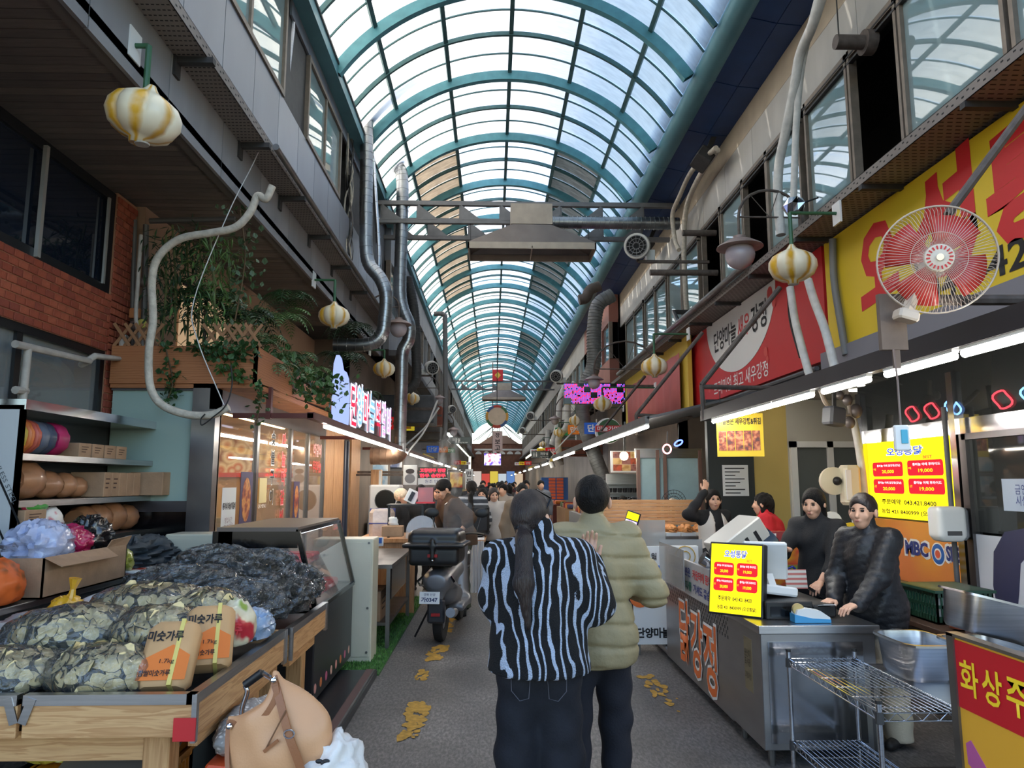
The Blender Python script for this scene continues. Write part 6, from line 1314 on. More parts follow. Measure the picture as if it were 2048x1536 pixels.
MB().tube([SM(.14,.3,.3),SM(.16,.0,.34),SM(.16,-.12,.36)],[.04,.055,.05],12).build('exhaust',SIL,sc,smooth=40)
MB().tube(spline([SM(-.36,1.15,1.05),SM(-.2,1.25,1.06),SM(0,1.28,1.04),SM(.2,1.25,1.06),SM(.36,1.15,1.05)],4),.014,8).build('handlebar',BLACK,sc,smooth=40)
for s in (-1,1):m_=MB().tube([SM(s*.25,1.24,1.06),SM(s*.3,1.28,1.25)],.007,6).build('mirror_stalk',BLACK,sc);MB(Matrix.Translation(SM(s*.31,1.28,1.30)) @ Matrix.Diagonal((1.2,.25,.8,1))).ball((0,0,0),.075).build('mirror',BLACK,m_,smooth=60)
MB(Matrix.Translation(SM(0,1.4,1.25)) @ Matrix.Rotation(R(20),4,'X')).prism([(-.2,-.2),(.2,-.2),(.17,.15),(.08,.24),(-.08,.24),(-.17,.15)],.004,frame_M((0,0,0),(1,0,0),(0,0,1))).build('windscreen',glassy('windscreen',(246,248,250),.94),sc)
MB().tube([SM(-.17,.45,.3),SM(-.3,.35,.02)],.012,6).build('kick_stand',BLACK,sc)
# ---- little stall behind the cream panel: table, boxes, glass dome, steel hand cart
tb=thing('folding_table','steel work table behind the cream end panel','table',(-1.15,8.6,0));MB().bb(-1.75,-1.02,7.6,9.45,.80,.84).build('top',STEELD,tb)
for (x,y) in ((-1.06,7.65),(-1.06,9.4),(-1.7,9.4),(-1.7,7.65)):MB().bb(x-.02,x+.02,y-.02,y+.02,0,.8).build('leg',STEELD,tb)
MB().bb(-1.72,-1.05,7.7,9.4,.22,.25).build('lower_shelf',STEELD,tb);MB().bb(-1.03,-1.02,7.6,8.8,.5,.8).build('side_skirt',BLACKG,tb)
carton('kraft carton on the lower shelf of the steel work table',(-1.3,8.0,.40),(.3,.5,.3));carton('wooden box standing on the floor beyond the steel work table',(-1.55,10.7,.3),(.5,.4,.6),mt=WPL,prints=False,tape=False)
t=thing('tissue_box','kraft tissue box with white tissues on the stall counter','box',tuple(at(786,1070,9.3)));p=at(786,1062,9.3);MB().box(p,(.26,.16,.13),ch=.008).build('box_body',CARD,t);lump('tissue',p+Vector((0,0,.11)),(.06,.03,.07),91,.4,2.5,20,14,t,PAPER)
t=thing('blue_card','blue and white card stand on the counter end','card',tuple(at(757,1085,8.6)));p=at(757,1083,8.5);MB().box(p,(.11,.03,.1),ch=.004).build('card',WHITE,t);MB().box(p+Vector((-.005,-.018,.01)),(.09,.004,.06)).build('blue_print',mat('card_blue',(52,96,170),.5),t)
st=thing('stall_counter','wooden stall counter with black rack and pink case','counter',(-1.3,9.8,0));MB().bb(-1.75,-.98,9.55,10.7,.9,.95).build('counter_top',WPL,st);MB().bb(-1.7,-1.0,9.6,9.64,.0,.9).build('front_panel',WPL,st);q0=at(770,1008,9.9);MB().bb(at(800,1,9.9).x,at(866,1,9.9).x,9.7,10.1,q0.z-.02,q0.z).build('rack_shelf',BLACK,st);MB().bb(at(862,1,9.9).x,at(866,1,9.9).x,9.72,9.76,.95,q0.z).bb(at(802,1,9.9).x,at(806,1,9.9).x,9.72,9.76,.95,q0.z).build('rack_leg',BLACK,st)
t=thing('acrylic_case','pink translucent acrylic case on the black rack','case',tuple(at(850,1000,9.9)));p=at(852,990,9.85);MB().box(p,(.2,.14,.2)).build('case_body',glassy('pink_acrylic',(236,180,196),.7),t);MB().box(p+Vector((0,0,-.1)),(.24,.18,.02)).build('base_tray',mat('tray_red',(206,44,62)),t)
t=thing('price_screen','tilted white price screen on the black rack','screen',tuple(at(825,1000,9.85)));MB().box(at(824,993,9.85),(.16,.02,.18),(R(-15),R(25),0),ch=.006).build('case',WHITE,t);MB().box(at(823,993,9.83),(.05,.02,.13),(R(-15),R(25),0)).build('dark_window',BLACK,t)
t=thing('food_dome','clear domed guard with yellow snacks beneath on the stall counter','food guard',tuple(at(845,1062,9.6)));p=at(843,1062,9.6);MB().prism([(-.2,-.16),(.2,-.16),(.2,0)]+[(.2*math.cos(a),.2*math.sin(a)) for a in [PI*i/12 for i in range(1,12)]]+[(-.2,0)],.004,frame_M(p,(1,0,0),(0,.2,1))).build('guard',glassy('dome_glass',(236,238,240),.75),t);lump('snacks',p+Vector((.04,.15,-.06)),(.14,.1,.07),93,.4,5,30,20,t,mat('fried_snacks',(206,160,70),.6,var=.3,vs=20),ridge=True)
t=thing('wrapped_crate','stack wrapped in white plastic tied with blue string','bundle',tuple(at(765,1060,10.2)));p=at(765,1045,10.2);MB().box(p+Vector((0,0,-.02)),(.34,.4,.42),(0,0,.1),ch=.05).build('bundle',filmy('milky_film',(206,190,180)),t,smooth=30);MB().box(p+Vector((0,0,-.02)),(.346,.01,.426),(0,0,.1)).box(p+Vector((0,0,.0)),(.346,.406,.012),(0,0,.1)).build('string',mat('string_blue',(70,80,150),.6),t)
hc=thing('hand_cart','black hand cart with a steel basin behind the scooter','cart',tuple(at(925,1210,9.6)));p=at(922,1160,9.6);MB().box(p,(.2,.5,.3),ch=.01).build('frame',BLACK,hc);MB().lathe([(.05,-.04),(.06,0),(.05,.04)],14,(p.x+.04,p.y-.2,.06),'X').build('wheel',RUB,hc);MB().box(p+Vector((0,0,.28)),(.24,.4,.2),ch=.03).build('steel_basin',STEEL,hc);MB().box((p.x,p.y,.09),(.03,.3,.06)).box((p.x,p.y,p.z-.3),(.05,.05,.4)).build('stem',BLACK,hc)
tb=thing('cloth_table','narrow table under a long white cloth behind the scooter','table',tuple(at(955,1130,11.2)));p=at(958,1078,11.2);MB().bb(p.x-.14,p.x+.1,11.0,12.2,p.z-.03,p.z).build('top',WPL,tb);mb=MB();n=14;vs=[]
for i in range(n+1):x=p.x-.12+.2*i/n;dy=.015*math.sin(i*2.1);vs+=[(x,10.99+dy,p.z-.01),(x,10.98+dy*2,.06)]
mb.add(vs,[(i*2,i*2+1,i*2+3,i*2+2) for i in range(n)]);mb.bb(p.x-.12,p.x+.08,11.0,12.2,p.z,p.z+.006);mb.build('cloth',mat('pale_cloth',(206,204,204),.8),tb,smooth=60)
# ================================================================== RIGHT SIDE, GROUND LEVEL
XC1=1.62
CST=mat('counter_steel',(150,148,148),.32,.85,var=.08,vs=2.5,stretch=(1,1,4))
# ---- near cashier counter
cc=thing('cashier_counter','stainless steel cashier counter with menu lightbox on top','counter',(1.95,4.8,0))
MB().bb(XC1,2.32,4.5,5.08,.10,.77,ch=.004).build('cabinet',CST,cc)
MB().bb(XC1-.02,2.34,4.47,5.095,.77,.82,ch=.004).build('worktop',STEEL,cc)
for (x,y) in ((1.68,4.56),(2.26,4.56),(1.68,5.03)):MB().lathe([(.02,0),(.025,.1)],10,(x,y,0)).build('foot',STEELD,cc)
MB().bb(XC1-.002,XC1,4.66,4.80,.38,.70).build('brass_plate',mat('dull_brass_plate',(150,140,112),.4,.6),cc);text('원산지\n표시판',FACE_L((XC1-.003,4.73,.58)),BLK,cc,w=.1,h=.1);text('고객용 화장실',FACE_L((XC1-.003,4.73,.47)),BLK,cc,w=.11,h=.04)
MB().bb(1.66,2.24,4.494,4.5,.14,.72).build('end_panel',mat('mirror_steel',(170,170,172),.16,.95,bump=.08,bs=3),cc)
fc=thing('front_counter','steel front counter with orange Korean lettering facing the aisle','counter',(1.95,6,0))
MB().bb(XC1+.01,2.3,5.1,6.97,.08,.76,ch=.004).build('cabinet',CST,fc)
MB().bb(XC1-.01,XC1+.015,5.1,6.97,.76,1.03).build('sign_strip',mat('grey_sign_strip',(178,176,174),.5),fc)
NAVY=mat('print_navy',(36,52,120),.5);GRNP=mat('print_green',(36,110,80),.5);ORP=mat('print_orange',(222,110,48),.5)
text('기다려 주문하신 분은',FACE_L((XC1-.011,6.42,.945)),NAVY,fc,w=.85,h=.075,bold=.03);text('카운터에 문의',FACE_L((XC1-.011,5.68,.945)),RBR,fc,w=.5,h=.075,bold=.03);text('하여',FACE_L((XC1-.011,5.3,.945)),NAVY,fc,w=.2,h=.075,bold=.03)
text('마늘이나 양파를',FACE_L((XC1-.011,6.3,.835)),GRNP,fc,w=.65,h=.075,bold=.03);text('가셔도 좋습니다!!',FACE_L((XC1-.011,5.58,.835)),NAVY,fc,w=.68,h=.075,bold=.03)
for i,ch in enumerate('닭강정'):
 Y_=6.30-.36*i;text(ch,FACE_L((XC1+.009,Y_,.43-.03*i)),WPR,fc,w=.36,h=.56,bold=.055);text(ch,FACE_L((XC1+.006,Y_,.43-.03*i)),ORP,fc,w=.33,h=.52,bold=.02)
mb=MB()
for j in range(5):
 for i in range(30):y=5.15+.06*i+(.03 if j % 2 else 0);z=.735-.03*j;mb.bb(XC1+.0075,XC1+.009,y,y+.010,z-.012,z+.010)
mb.build('perforations',mat('dark_hole',(44,44,46),.7),fc,kind='stuff')
for y in (5.2,6.85):MB().lathe([(.02,0),(.025,.08)],10,(1.75,y,0)).build('foot',STEELD,fc)
PL=thing('low_platform','low steel platform running along the foot of the right stalls',None,(2.2,8,0),kind='structure');MB().bb(1.72,3.9,7.0,9.3,0,.09).build('deck',GREYP,PL);MB().tube([(1.70,6.98,.06),(1.70,9.3,.06)],.03,8).build('edge_pipe',STEEL,PL,smooth=40)
# ---- menu lightbox, POS, drawer, dispenser
def yaw_frame(c,yaw,tilt=0.0):return Matrix.Translation(Vector(c)) @ Matrix.Rotation(yaw,4,'Z') @ Matrix.Rotation(tilt,4,'X')
YLIT=emis('lit_yellow',(250,226,30),1.0);RLIT=emis('lit_red',(214,40,52),.8);WLIT=emis('lit_white',(240,240,250),.9);BLIT=emis('lit_blue',(70,100,210),.7)
def menu(t,M,w,h,unlit=None):
 """yellow price menu: title, four red price plates, phone lines; print sits on the -y face of M"""
 F=M @ frame_M((0,0,0),(1,0,0),(0,0,1))
 def rp(cx,cz,ww,hh,r=.2):
  r=min(ww,hh)*r;P=[]
  for sx,sz,a0 in ((1,1,0),(-1,1,90),(-1,-1,180),(1,-1,270)):
   for k in range(4):a=R(a0+30*k);P.append((cx+sx*(ww/2-r)+r*math.cos(a),cz+sz*(hh/2-r)+r*math.sin(a)))
  return P
 text('오성통닭',F @ Matrix.Translation((0,h*.36,0)),WLIT,t,w=w*.46,h=h*.12,bold=.07,off=.004);text('오성통닭',F @ Matrix.Translation((0,h*.36,0)),BLIT,t,w=w*.44,h=h*.105,bold=.02,off=.006)
 text('BEST',F @ Matrix.Translation((w*.27,h*.27,0)),RLIT,t,w=w*.1,h=h*.035,bold=.02,off=.004)
 for i,(cx,cz,nm,pr) in enumerate(((-.23,.135,'통마늘 야채 닭강정(강남)','20,000'),(.23,.14,'통마늘 야채 후라이드','19,000'),(-.23,-.09,'통마늘 야채 닭강정(강남)','20,000'),(.23,-.085,'통마늘 야채 후라이드','19,000'))):
  pz=MB().prism(rp(cx*w,cz*h,w*.40,h*.19),.002,F @ Matrix.Translation((0,0,.002))).build('price_plate',RLIT,t)
  text(nm,F @ Matrix.Translation((cx*w+.02*w,cz*h+.045*h,0)),WLIT,pz,w=w*.31,h=h*.036,off=.006,bold=.02);text(pr,F @ Matrix.Translation((cx*w+.01*w,cz*h-.035*h,0)),YLIT,pz,w=w*.16,h=h*.05,off=.006,bold=.02)
  text('순한' if i>1 else '매',F @ Matrix.Translation((cx*w-.17*w,cz*h,0)),YLIT,pz,w=w*.03,h=h*.03,off=.006)
 text('주문예약  043.421.8400',F @ Matrix.Translation((0,-h*.29,0)),BLK,t,w=w*.66,h=h*.07,bold=.02,off=.004);text('농협 421 8400999 (오성통닭)',F @ Matrix.Translation((w*.04,-h*.42,0)),BLK,t,w=w*.76,h=h*.07,bold=.02,off=.004)
lb=thing('menu_lightbox','tilted yellow menu lightbox standing on the cashier counter','lightbox',(1.66,4.85,.82));M=yaw_frame(at(1471,1158,4.82),R(-40),R(-10));w,h=.34,.44
MB(M).bb(-w/2-.012,w/2+.012,.0,.075,-h/2-.012,h/2+.012,ch=.006).build('case',BLACK,lb);MB(M).bb(-w/2,w/2,-.002,.0,-h/2,h/2).build('lit_face',YLIT,lb);menu(lb,M @ Matrix.Translation((0,-.003,0)),w,h)
ps=thing('pos_monitor','white point of sale monitor seen from behind','monitor',(1.95,4.95,.82));M=yaw_frame(at(1530,1118,4.95),R(160),R(-28));MB(M).bb(-.14,.14,0,.03,-.14,.14,ch=.01).build('screen_case',WHITE,ps);MB(M).bb(-.12,.12,-.004,0,-.12,.12).build('screen',BLACKG,ps);p=at(1545,1180,4.9);MB().box(p,(.26,.2,.06),(R(-6),R(8),.2),ch=.012).build('base',WHITE,ps);MB().bar(at(1535,1150,4.95),p,.05,.05).build('stand',WHITE,ps)
cd=thing('cash_drawer','black cash drawer under the white monitor','drawer',(1.95,4.8,.82));MB().bb(1.72,2.02,4.66,5.0,.822,.93,ch=.006).build('body',BLACK,cd);MB().bb(1.75,2.0,4.655,4.66,.84,.90).build('drawer_front',BLACKG,cd)
rp_=thing('receipt_printer','black receipt printer beside the cash drawer','printer',(2.15,4.85,.82));MB().bb(2.04,2.20,4.72,4.95,.822,.90,ch=.012).build('body',BLACK,rp_);MB().box((2.12,4.7,.90),(.08,.12,.004),(R(-12),0,0)).build('paper',PAPER,rp_)
td=thing('tape_dispenser','white and blue tape dispenser on the cashier counter','tape dispenser',tuple(at(1620,1228,4.6)));p=at(1620,1222,4.58);p.z=.822;MB().prism([(-.11,0),(.11,0),(.11,.03),(.05,.07),(-.04,.085),(-.09,.075),(-.11,.03)],.07,frame_M((p.x,p.y+.035,p.z),(1,0,0),(0,0,1))).build('body',WHITE,td);MB().prism([(-.112,0),(.112,0),(.112,.02),(0,.026),(-.112,.05)],.076,frame_M((p.x,p.y+.038,p.z),(1,0,0),(0,0,1))).build('blue_base',mat('sky_blue_plastic',(64,150,200),.35),td);MB().lathe([(.022,-.012),(.035,-.012),(.035,.012),(.022,.012)],18,(p.x-.075,p.y,p.z+.075),'Y').build('tape_roll',mat('tape_amber',(196,170,110),.3),td)
cr=thing('card_reader','small white card reader beside the tape dispenser','card reader',tuple(at(1590,1222,4.62)));p=at(1592,1215,4.66);p.z=.85;MB().box(p,(.07,.09,.055),(R(-15),0,.3),ch=.008).build('body',WHITE,cr);MB().box(p+Vector((0,-.047,.0)),(.04,.006,.03),(0,0,.3)).build('keys',BLACK,cr)
# ---- coating drum machine
cm=thing('coating_drum','tilted black seasoning drum with white steel housing','cooking machine',tuple(at(1490,1110,5.7)));M=yaw_frame(at(1478,1085,5.75),R(12)) @ Matrix.Rotation(R(-33),4,'Y')
MB(M).bb(-.2,.2,-.14,.16,-.09,.12,ch=.012).build('housing',mat('white_steel_housing',(206,200,188),.35,.3),cm)
for k in (0,1):MB(M).bb(-.01+.09*k,.02+.09*k,-.143,-.14,-.06,.05).build('vent_slot',BLACK,cm)
MB(Matrix.Translation(at(1522,1098,5.8)) @ Matrix.Rotation(R(-28),4,'Y') @ Matrix.Rotation(R(20),4,'Z')).lathe([(.0,-.15),(.09,-.15),(.17,-.08),(.195,.04),(.2,.045),(.185,.045),(.15,-.06),(.0,-.13)],30,axis='X').build('drum_pan',BLACKG,cm,smooth=40)
MB(Matrix.Translation(at(1425,1128,5.6)) @ Matrix.Rotation(R(-58),4,'Y')).lathe([(.0,-.09),(.055,-.09),(.055,.09),(.0,.09)],20).build('motor_can',CHROME,cm,smooth=40);MB().bar(at(1425,1100,5.65),at(1460,1120,5.7),.08,.08).bar(at(1470,1110,5.75),(at(1480,1,5.75).x,5.75,.8),.1,.08).build('mount_arm',DKGREY,cm)
wk=thing('work_table','steel work table behind the front counter','table',(2.6,6,0));MB().bb(2.34,2.47,5.3,6.9,.76,.8).build('top',STEELD,wk)
for (x,y) in ((2.37,5.4),(2.44,5.4),(2.37,6.8),(2.44,6.8)):MB().bb(x-.02,x+.02,y-.02,y+.02,0,.76).build('leg',STEELD,wk)
t=thing('food_banner','red and yellow food picture board behind the seasoning drum','board',tuple(at(1570,1100,6.9)));p0,p1=at(1525,1150,6.95),at(1625,1062,6.95);MB().bb(p0.x,p1.x,6.94,6.97,0,p1.z).build('board',ramp_mat('food_board','noise',5,[(.4,(206,150,44)),(.52,(196,60,50)),(.62,(120,160,70))],rough=.5),t);MB().bb(p0.x,p1.x,6.932,6.94,p1.z-.12,p1.z).build('red_band',mat('dusty_red',(150,56,60),.5),t);MB().bb(p0.x+.02,p0.x+.14,6.926,6.932,p1.z-.10,p1.z-.02).build('size_card',PAPER,t);text('Size',FACE_C((p0.x+.08,6.926,p1.z-.06)),ORP,t,w=.09,h=.04,bold=.02)
t=thing('notice_card','white receipt style notice with red print above the drawer','notice',tuple(at(1600,1160,5.6)));MB().box(at(1592,1158,5.5),(.16,.01,.14),(R(-8),0,0)).build('card',ramp_mat('printed_notice','wave',9,[(.3,(226,222,210)),(.8,(206,120,110))],rough=.6,bands='Z'),t);MB().bar((at(1592,1,5.5).x,5.52,.8),at(1592,1160,5.52),.02).build('stand',BLACK,t)
t=thing('ladle','blue handled ladle lying on the work table','ladle',tuple(at(1570,1140,5.9)));a,b=at(1558,1145,5.9),at(1585,1133,5.9);MB().tube([a,b,b+Vector((.02,0,-.02))],.01,8).build('handle',mat('ladle_blue',(30,50,160),.4),t)
# ---- plastic guards on the front counter
gb=thing('plastic_guard','clear plastic guard box with paper bags printed with rings','guard',(1.9,6.4,1.0));p0,p1=at(1318,1150,6.9),at(1402,1078,6.9);GP=glassy('scratched_acrylic',(214,214,212),.62,.1)
MB().bb(p0.x,p1.x,6.86,6.866,.8,p1.z).build('front_sheet',GP,gb);MB().bb(p0.x,p0.x+.006,6.0,6.86,.8,p1.z-.02).build('side_sheet',GP,gb);pb=MB().bb(p0.x+.05,p1.x-.08,6.72,6.78,.8,p1.z-.05).build('paper_bag',PAPER,gb)
mb=MB();c=((p0.x+p1.x)/2,6.71,p1.z-.14)
for r in (.09,.045):mb.tube([(c[0]+r*math.cos(a),c[1],c[2]+r*math.sin(a)) for a in [2*PI*i/24 for i in range(24)]],.005,5,closed=True)
mb.build('ring_print',mat('gold_print',(196,160,70),.5),gb)
MB().bb(1.65,2.3,5.11,6.95,.762,.78).build('counter_deck',STEELD,fc)
t=thing('acrylic_screen','tall clear acrylic screen behind the white banner','screen',tuple(at(1290,1090,7.6)));p0,p1=at(1268,1095,7.6),at(1330,1040,7.6);MB().bb(p0.x,p1.x,7.6,7.606,.09,p1.z).build('sheet',GP,t);MB().bb(p0.x+.02,p0.x+.22,7.7,7.9,p0.z,p0.z+.16).build('small_carton',CARD,t);MB().bb(p0.x+.02,p1.x,7.62,8.0,p0.z-.02,p0.z).build('shelf',WHITE,t)
bn=thing('banner_stand','white standing banner about garlic beside the front counter','banner',(1.7,7.3,0));p0,p1=at(1268,1268,7.35),at(1345,1092,7.35);MB().bb(p0.x,p1.x,7.33,7.36,.1,p1.z).build('board',PAPER,bn);MB().bb(p0.x+.03,p0.x+.06,7.34,7.6,0,.1).bb(p1.x-.06,p1.x-.03,7.34,7.6,0,.1).build('foot',STEELD,bn)
text('11월 2일',FACE_C((p0.x+.24,7.33,p1.z-.10)),BLK,bn,w=.24,h=.07,bold=.02);text('단양마늘',FACE_C((p0.x+.19,7.33,.21)),BLK,bn,w=.33,h=.10,bold=.04)
MB().lathe([(0,0),(.055,0),(.055,-.004),(0,-.004)],20,(p0.x+.26,7.328,p1.z-.24),'Y').build('blue_emblem',ramp_mat('blue_swirl','noise',12,[(.45,(60,110,200)),(.55,(220,226,236))],rough=.5),bn);MB().lathe([(0,0),(.1,0),(.1,-.004),(0,-.004)],20,(p0.x+.06,7.328,.55),'Y').build('orange_emblem',ORP,bn)
ks=thing('kiosk_screen','tilted kiosk tablet with a colourful menu on its face','kiosk',tuple(at(1265,1060,7.4)));M=yaw_frame(at(1262,1045,7.4),R(-20)) @ Matrix.Rotation(R(18),4,'Y');MB(M).bb(-.07,.07,0,.05,-.11,.11,ch=.008).build('case',BLACK,ks);MB(M).bb(-.06,.06,-.002,0,-.10,.02).build('screen_lower',ramp_mat('kiosk_menu','noise',30,[(.4,(226,220,236)),(.55,(190,150,220)),(.7,(110,140,220))],emit=.6),ks);MB(M).bb(-.06,.06,-.002,0,.03,.10).build('screen_upper',YLIT,ks);MB().bar(at(1268,1060,7.43),(at(1270,1,7.43).x,7.45,.1),.04).build('stand',BLACK,ks)
# ---- wire rack
wr=thing('wire_rack','chrome wire shelving rack in the right foreground','rack',(1.93,3.85,0));x0,x1,y0,y1=1.73,2.12,3.36,4.36;zs=(.655,.20)
for (x,y) in ((x0,y0),(x1,y0),(x0,y1),(x1,y1)):
 mb=MB();mb.tube([(x,y,0),(x,y,.70)],.0125,12)
 for k in range(26):z=.03+.026*k;mb.tube([(x,y,z),(x,y,z+.003)],.0134,10,cap=False)
 po=mb.build('post',CHROME,wr,smooth=40);MB().tube([(x,y,.695),(x,y,.71)],.015,12).build('post_cap',BLACK,po)
 for z in zs:MB().tube([(x,y,z-.045),(x,y,z+.005)],[.019,.017],12).build('collar',DKGREY,po)
for z in zs:
 mb=MB()
 for dz in (0,-.035):
  for a,b in (((x0,y0),(x1,y0)),((x1,y0),(x1,y1)),((x1,y1),(x0,y1)),((x0,y1),(x0,y0))):mb.tube([(*a,z+dz),(*b,z+dz)],.0035,6)
 def zig(a,b,n):
  P=[Vector((a[0]+(b[0]-a[0])*i/n,a[1]+(b[1]-a[1])*i/n,z-(.035 if i % 2 else 0))) for i in range(n+1)]
  for p,q in zip(P[:-1],P[1:]):mb.tube([p,q],.0022,5)
 zig((x0,y0),(x1,y0),10);zig((x0,y1),(x1,y1),10);zig((x0,y0),(x0,y1),26);zig((x1,y0),(x1,y1),26);sf=mb.build('shelf_frame',CHROME,wr)
 for k in range(14):x=x0+(x1-x0)*(k+.5)/14;MB().tube([(x,y0,z+.003),(x,y1,z+.003)],.0022,5).build('shelf_wire',CHROME,sf)
 for k in range(6):y=y0+(y1-y0)*(k+.5)/6;MB().tube([(x0,y,z-.002),(x1,y,z-.002)],.0035,6).build('cross_wire',CHROME,sf)
# ---- warning board in the right corner
wb=thing('warning_board','red and yellow burn warning board in the right foreground corner','sign',(1.79,2.4,0));zt=1.09
MB().bb(1.775,1.80,1.75,2.84,.05,zt).build('board',mat('board_ochre',(214,160,48),.5),wb);MB().bb(1.772,1.775,1.75,2.84,zt-.255,zt-.01).build('red_header',mat('header_red',(186,22,34),.5),wb);MB().bb(1.765,1.81,2.84,2.88,0,zt+.01).build('end_post',STEELD,wb);MB().bb(1.765,1.81,1.75,2.88,zt,zt+.012).build('top_rail',STEEL,wb)
WY=mat('warning_yellow',(240,206,40),.5)
for i,ch in enumerate('화상주의'):text(ch,FACE_L((1.772,2.765-.125*i,zt-.135)),WY,wb,w=.105,h=.125,bold=.018)
PUR=mat('bow_purple',(170,84,140),.5)
def bow(P,M):mb=MB();mb.prism(P,.002,M);mb.build('bow_shape',PUR,wb)
Fm=FACE_L((1.775,2.70,.62))
bow([(0,.03),(-.09,.11),(-.12,.09),(-.115,.02),(-.07,-.0),(0,-.02)],Fm);bow([(0,.03),(.03,.05),(.10,.045),(.115,-.03),(.06,-.04),(0,-.02)],Fm);bow([(-.02,-.02),(.0,-.02),(-.04,-.14),(-.07,-.17),(-.075,-.13),(-.10,-.12)],Fm);bow([(0,-.02),(.025,-.02),(.07,-.15),(.115,-.21),(.075,-.19),(.06,-.22)],Fm);MB().bb(1.7725,1.775,1.8,2.62,.66,.68).bb(1.7725,1.775,2.74,2.755,.1,.52).build('ribbon_line',PUR,wb)
text('요',FACE_L((1.772,2.30,.38)),WPR,wb,h=.26,bold=.07);text('요',FACE_L((1.770,2.30,.38)),mat('ink_teal',(26,58,66),.5),wb,h=.24,bold=.02)
# ---- steel food pans on a low table, perforated stool
lt=thing('low_table','low steel table holding the food pans','table',(2.5,3.9,0));MB().bb(2.17,2.95,3.5,4.34,.60,.63,ch=.004).build('top',STEEL,lt)
for (x,y) in ((2.2,3.54),(2.2,4.3),(2.92,3.54),(2.92,4.3)):MB().bb(x-.018,x+.018,y-.018,y+.018,0,.6).build('leg',STEELD,lt)
def pan(label,M,L_,W_,D_):
 t=thing('steel_food_pan',label,'pan',tuple(M.translation),'steel food pans');mb=MB();mb.M=M;vs=[];rings=[(0,.80,.78),(.02,.86,.84),(D_,.97,.96),(D_,1.06,1.10),(D_-.012,1.06,1.10),(D_-.012,.965,.95),(.02,.84,.82)];n=28
 for z,kx,ky in rings:
  for i in range(n):
   a=2*PI*i/n;c_,s_=math.cos(a),math.sin(a);q=(abs(c_)**5+abs(s_)**5)**(-1/5);vs.append((L_/2*kx*c_*q,W_/2*ky*s_*q,z))
 fs=[(r*n+i,r*n+(i+1) % n,(r+1)*n+(i+1) % n,(r+1)*n+i) for r in range(len(rings)-1) for i in range(n)]+[tuple(range(n))[::-1],tuple(6*n+i for i in range(n))]
 mb.add(vs,fs);mb.build('pan_body',STEEL,t,smooth=40)
p=at(1790,1350,4.1);pan('left steel food pan standing on the low table',Matrix.Translation((2.33,4.08,.63)),.30,.40,.20);pan('right steel food pan behind the warning board',Matrix.Translation((2.62,3.95,.63)),.3,.40,.20);pan('tilted steel food pan resting on the other two',Matrix.Translation((2.66,3.98,.86)) @ Euler((0,R(14),.0)).to_matrix().to_4x4(),.42,.34,.2)
t=thing('perforated_stool','dark perforated steel box on the floor beside the low table','box',(2.3,3.75,0));MB().bb(2.16,2.6,3.62,3.98,0,.20,ch=.02).build('body',DKGREY,t);mb=MB()
for i in range(10):
 for j in range(5):mb.bb(2.2+.04*i,2.212+.04*i,3.617,3.62,.03+.033*j,.042+.033*j);mb.bb(2.2+.04*i,2.212+.04*i,3.66+.06*j,3.672+.06*j,.2,.2015)
mb.build('holes',mat('hole_light',(150,150,152),.5),t,kind='stuff')
# ---- right wall: lit menu board, orange panel, pipes, dispenser, basket, chair, glass door
XW=3.9
wl=thing('wall_right','dark shop wall behind the cashier with steel trim',None,(XW+.1,5,0),kind='structure');MB().bb(XW+.03,XW+.12,5.95,7.6,0,3.0).build('wall_sheet',mat('wall_dark',(52,50,54),.6),wl);MB().bb(XW-.02,XW+.03,2.2,7.6,2.07,2.2).build('steel_band',CHROME,wl);MB().bb(XW-.04,XW+.06,5.95,6.03,0,2.6).bb(XW-.03,XW+.05,7.5,7.6,0,2.6).build('steel_post',CHROME,wl)
mn=thing('menu_board','bright yellow wall menu board with red price plates','menu',(XW,6.8,1.33));M=Matrix.Translation((XW,6.79,1.70)) @ Matrix.Rotation(-PI/2,4,'Z');w,h=1.36,.74
MB(M).bb(-w/2,w/2,0,.03,-h/2,h/2).build('lit_face',YLIT,mn);menu(mn,M @ Matrix.Translation((0,-.003,0)),w,h)
op=thing('station_logo_panel','orange wall panel with broadcaster logos under the menu board','panel',(XW,6.75,.8));MB().bb(XW,XW+.03,6.06,7.45,.75,1.31).build('panel',ramp_mat('orange_panel','noise',1.0,[(.4,(226,150,60)),(.6,(220,128,70))],rough=.5),op)
for tx_,Y_,w_,c_ in (('MBC',6.70,.36,NAVY),('SBS',6.16,.2,NAVY)):text(tx_,FACE_L((XW,Y_,1.07)),WPR,op,w=w_+.05,h=.17,bold=.09);text(tx_,FACE_L((XW-.003,Y_,1.07)),c_,op,w=w_,h=.13,bold=.04)
mb=MB()
for r,m_ in ((.10,WPR),(.088,mat('logo_blue',(36,96,170),.5)),(.05,WPR),(.035,mat('logo_red',(214,90,60),.5))):mb=MB();k={.10:0,.088:1,.05:2,.035:3}[r];mb.lathe([(0,-.002-.002*k),(r,-.002-.002*k),(r,0),(0,0)],24,(XW,6.38,1.05),'X');mb.build('ring_logo',m_,op)
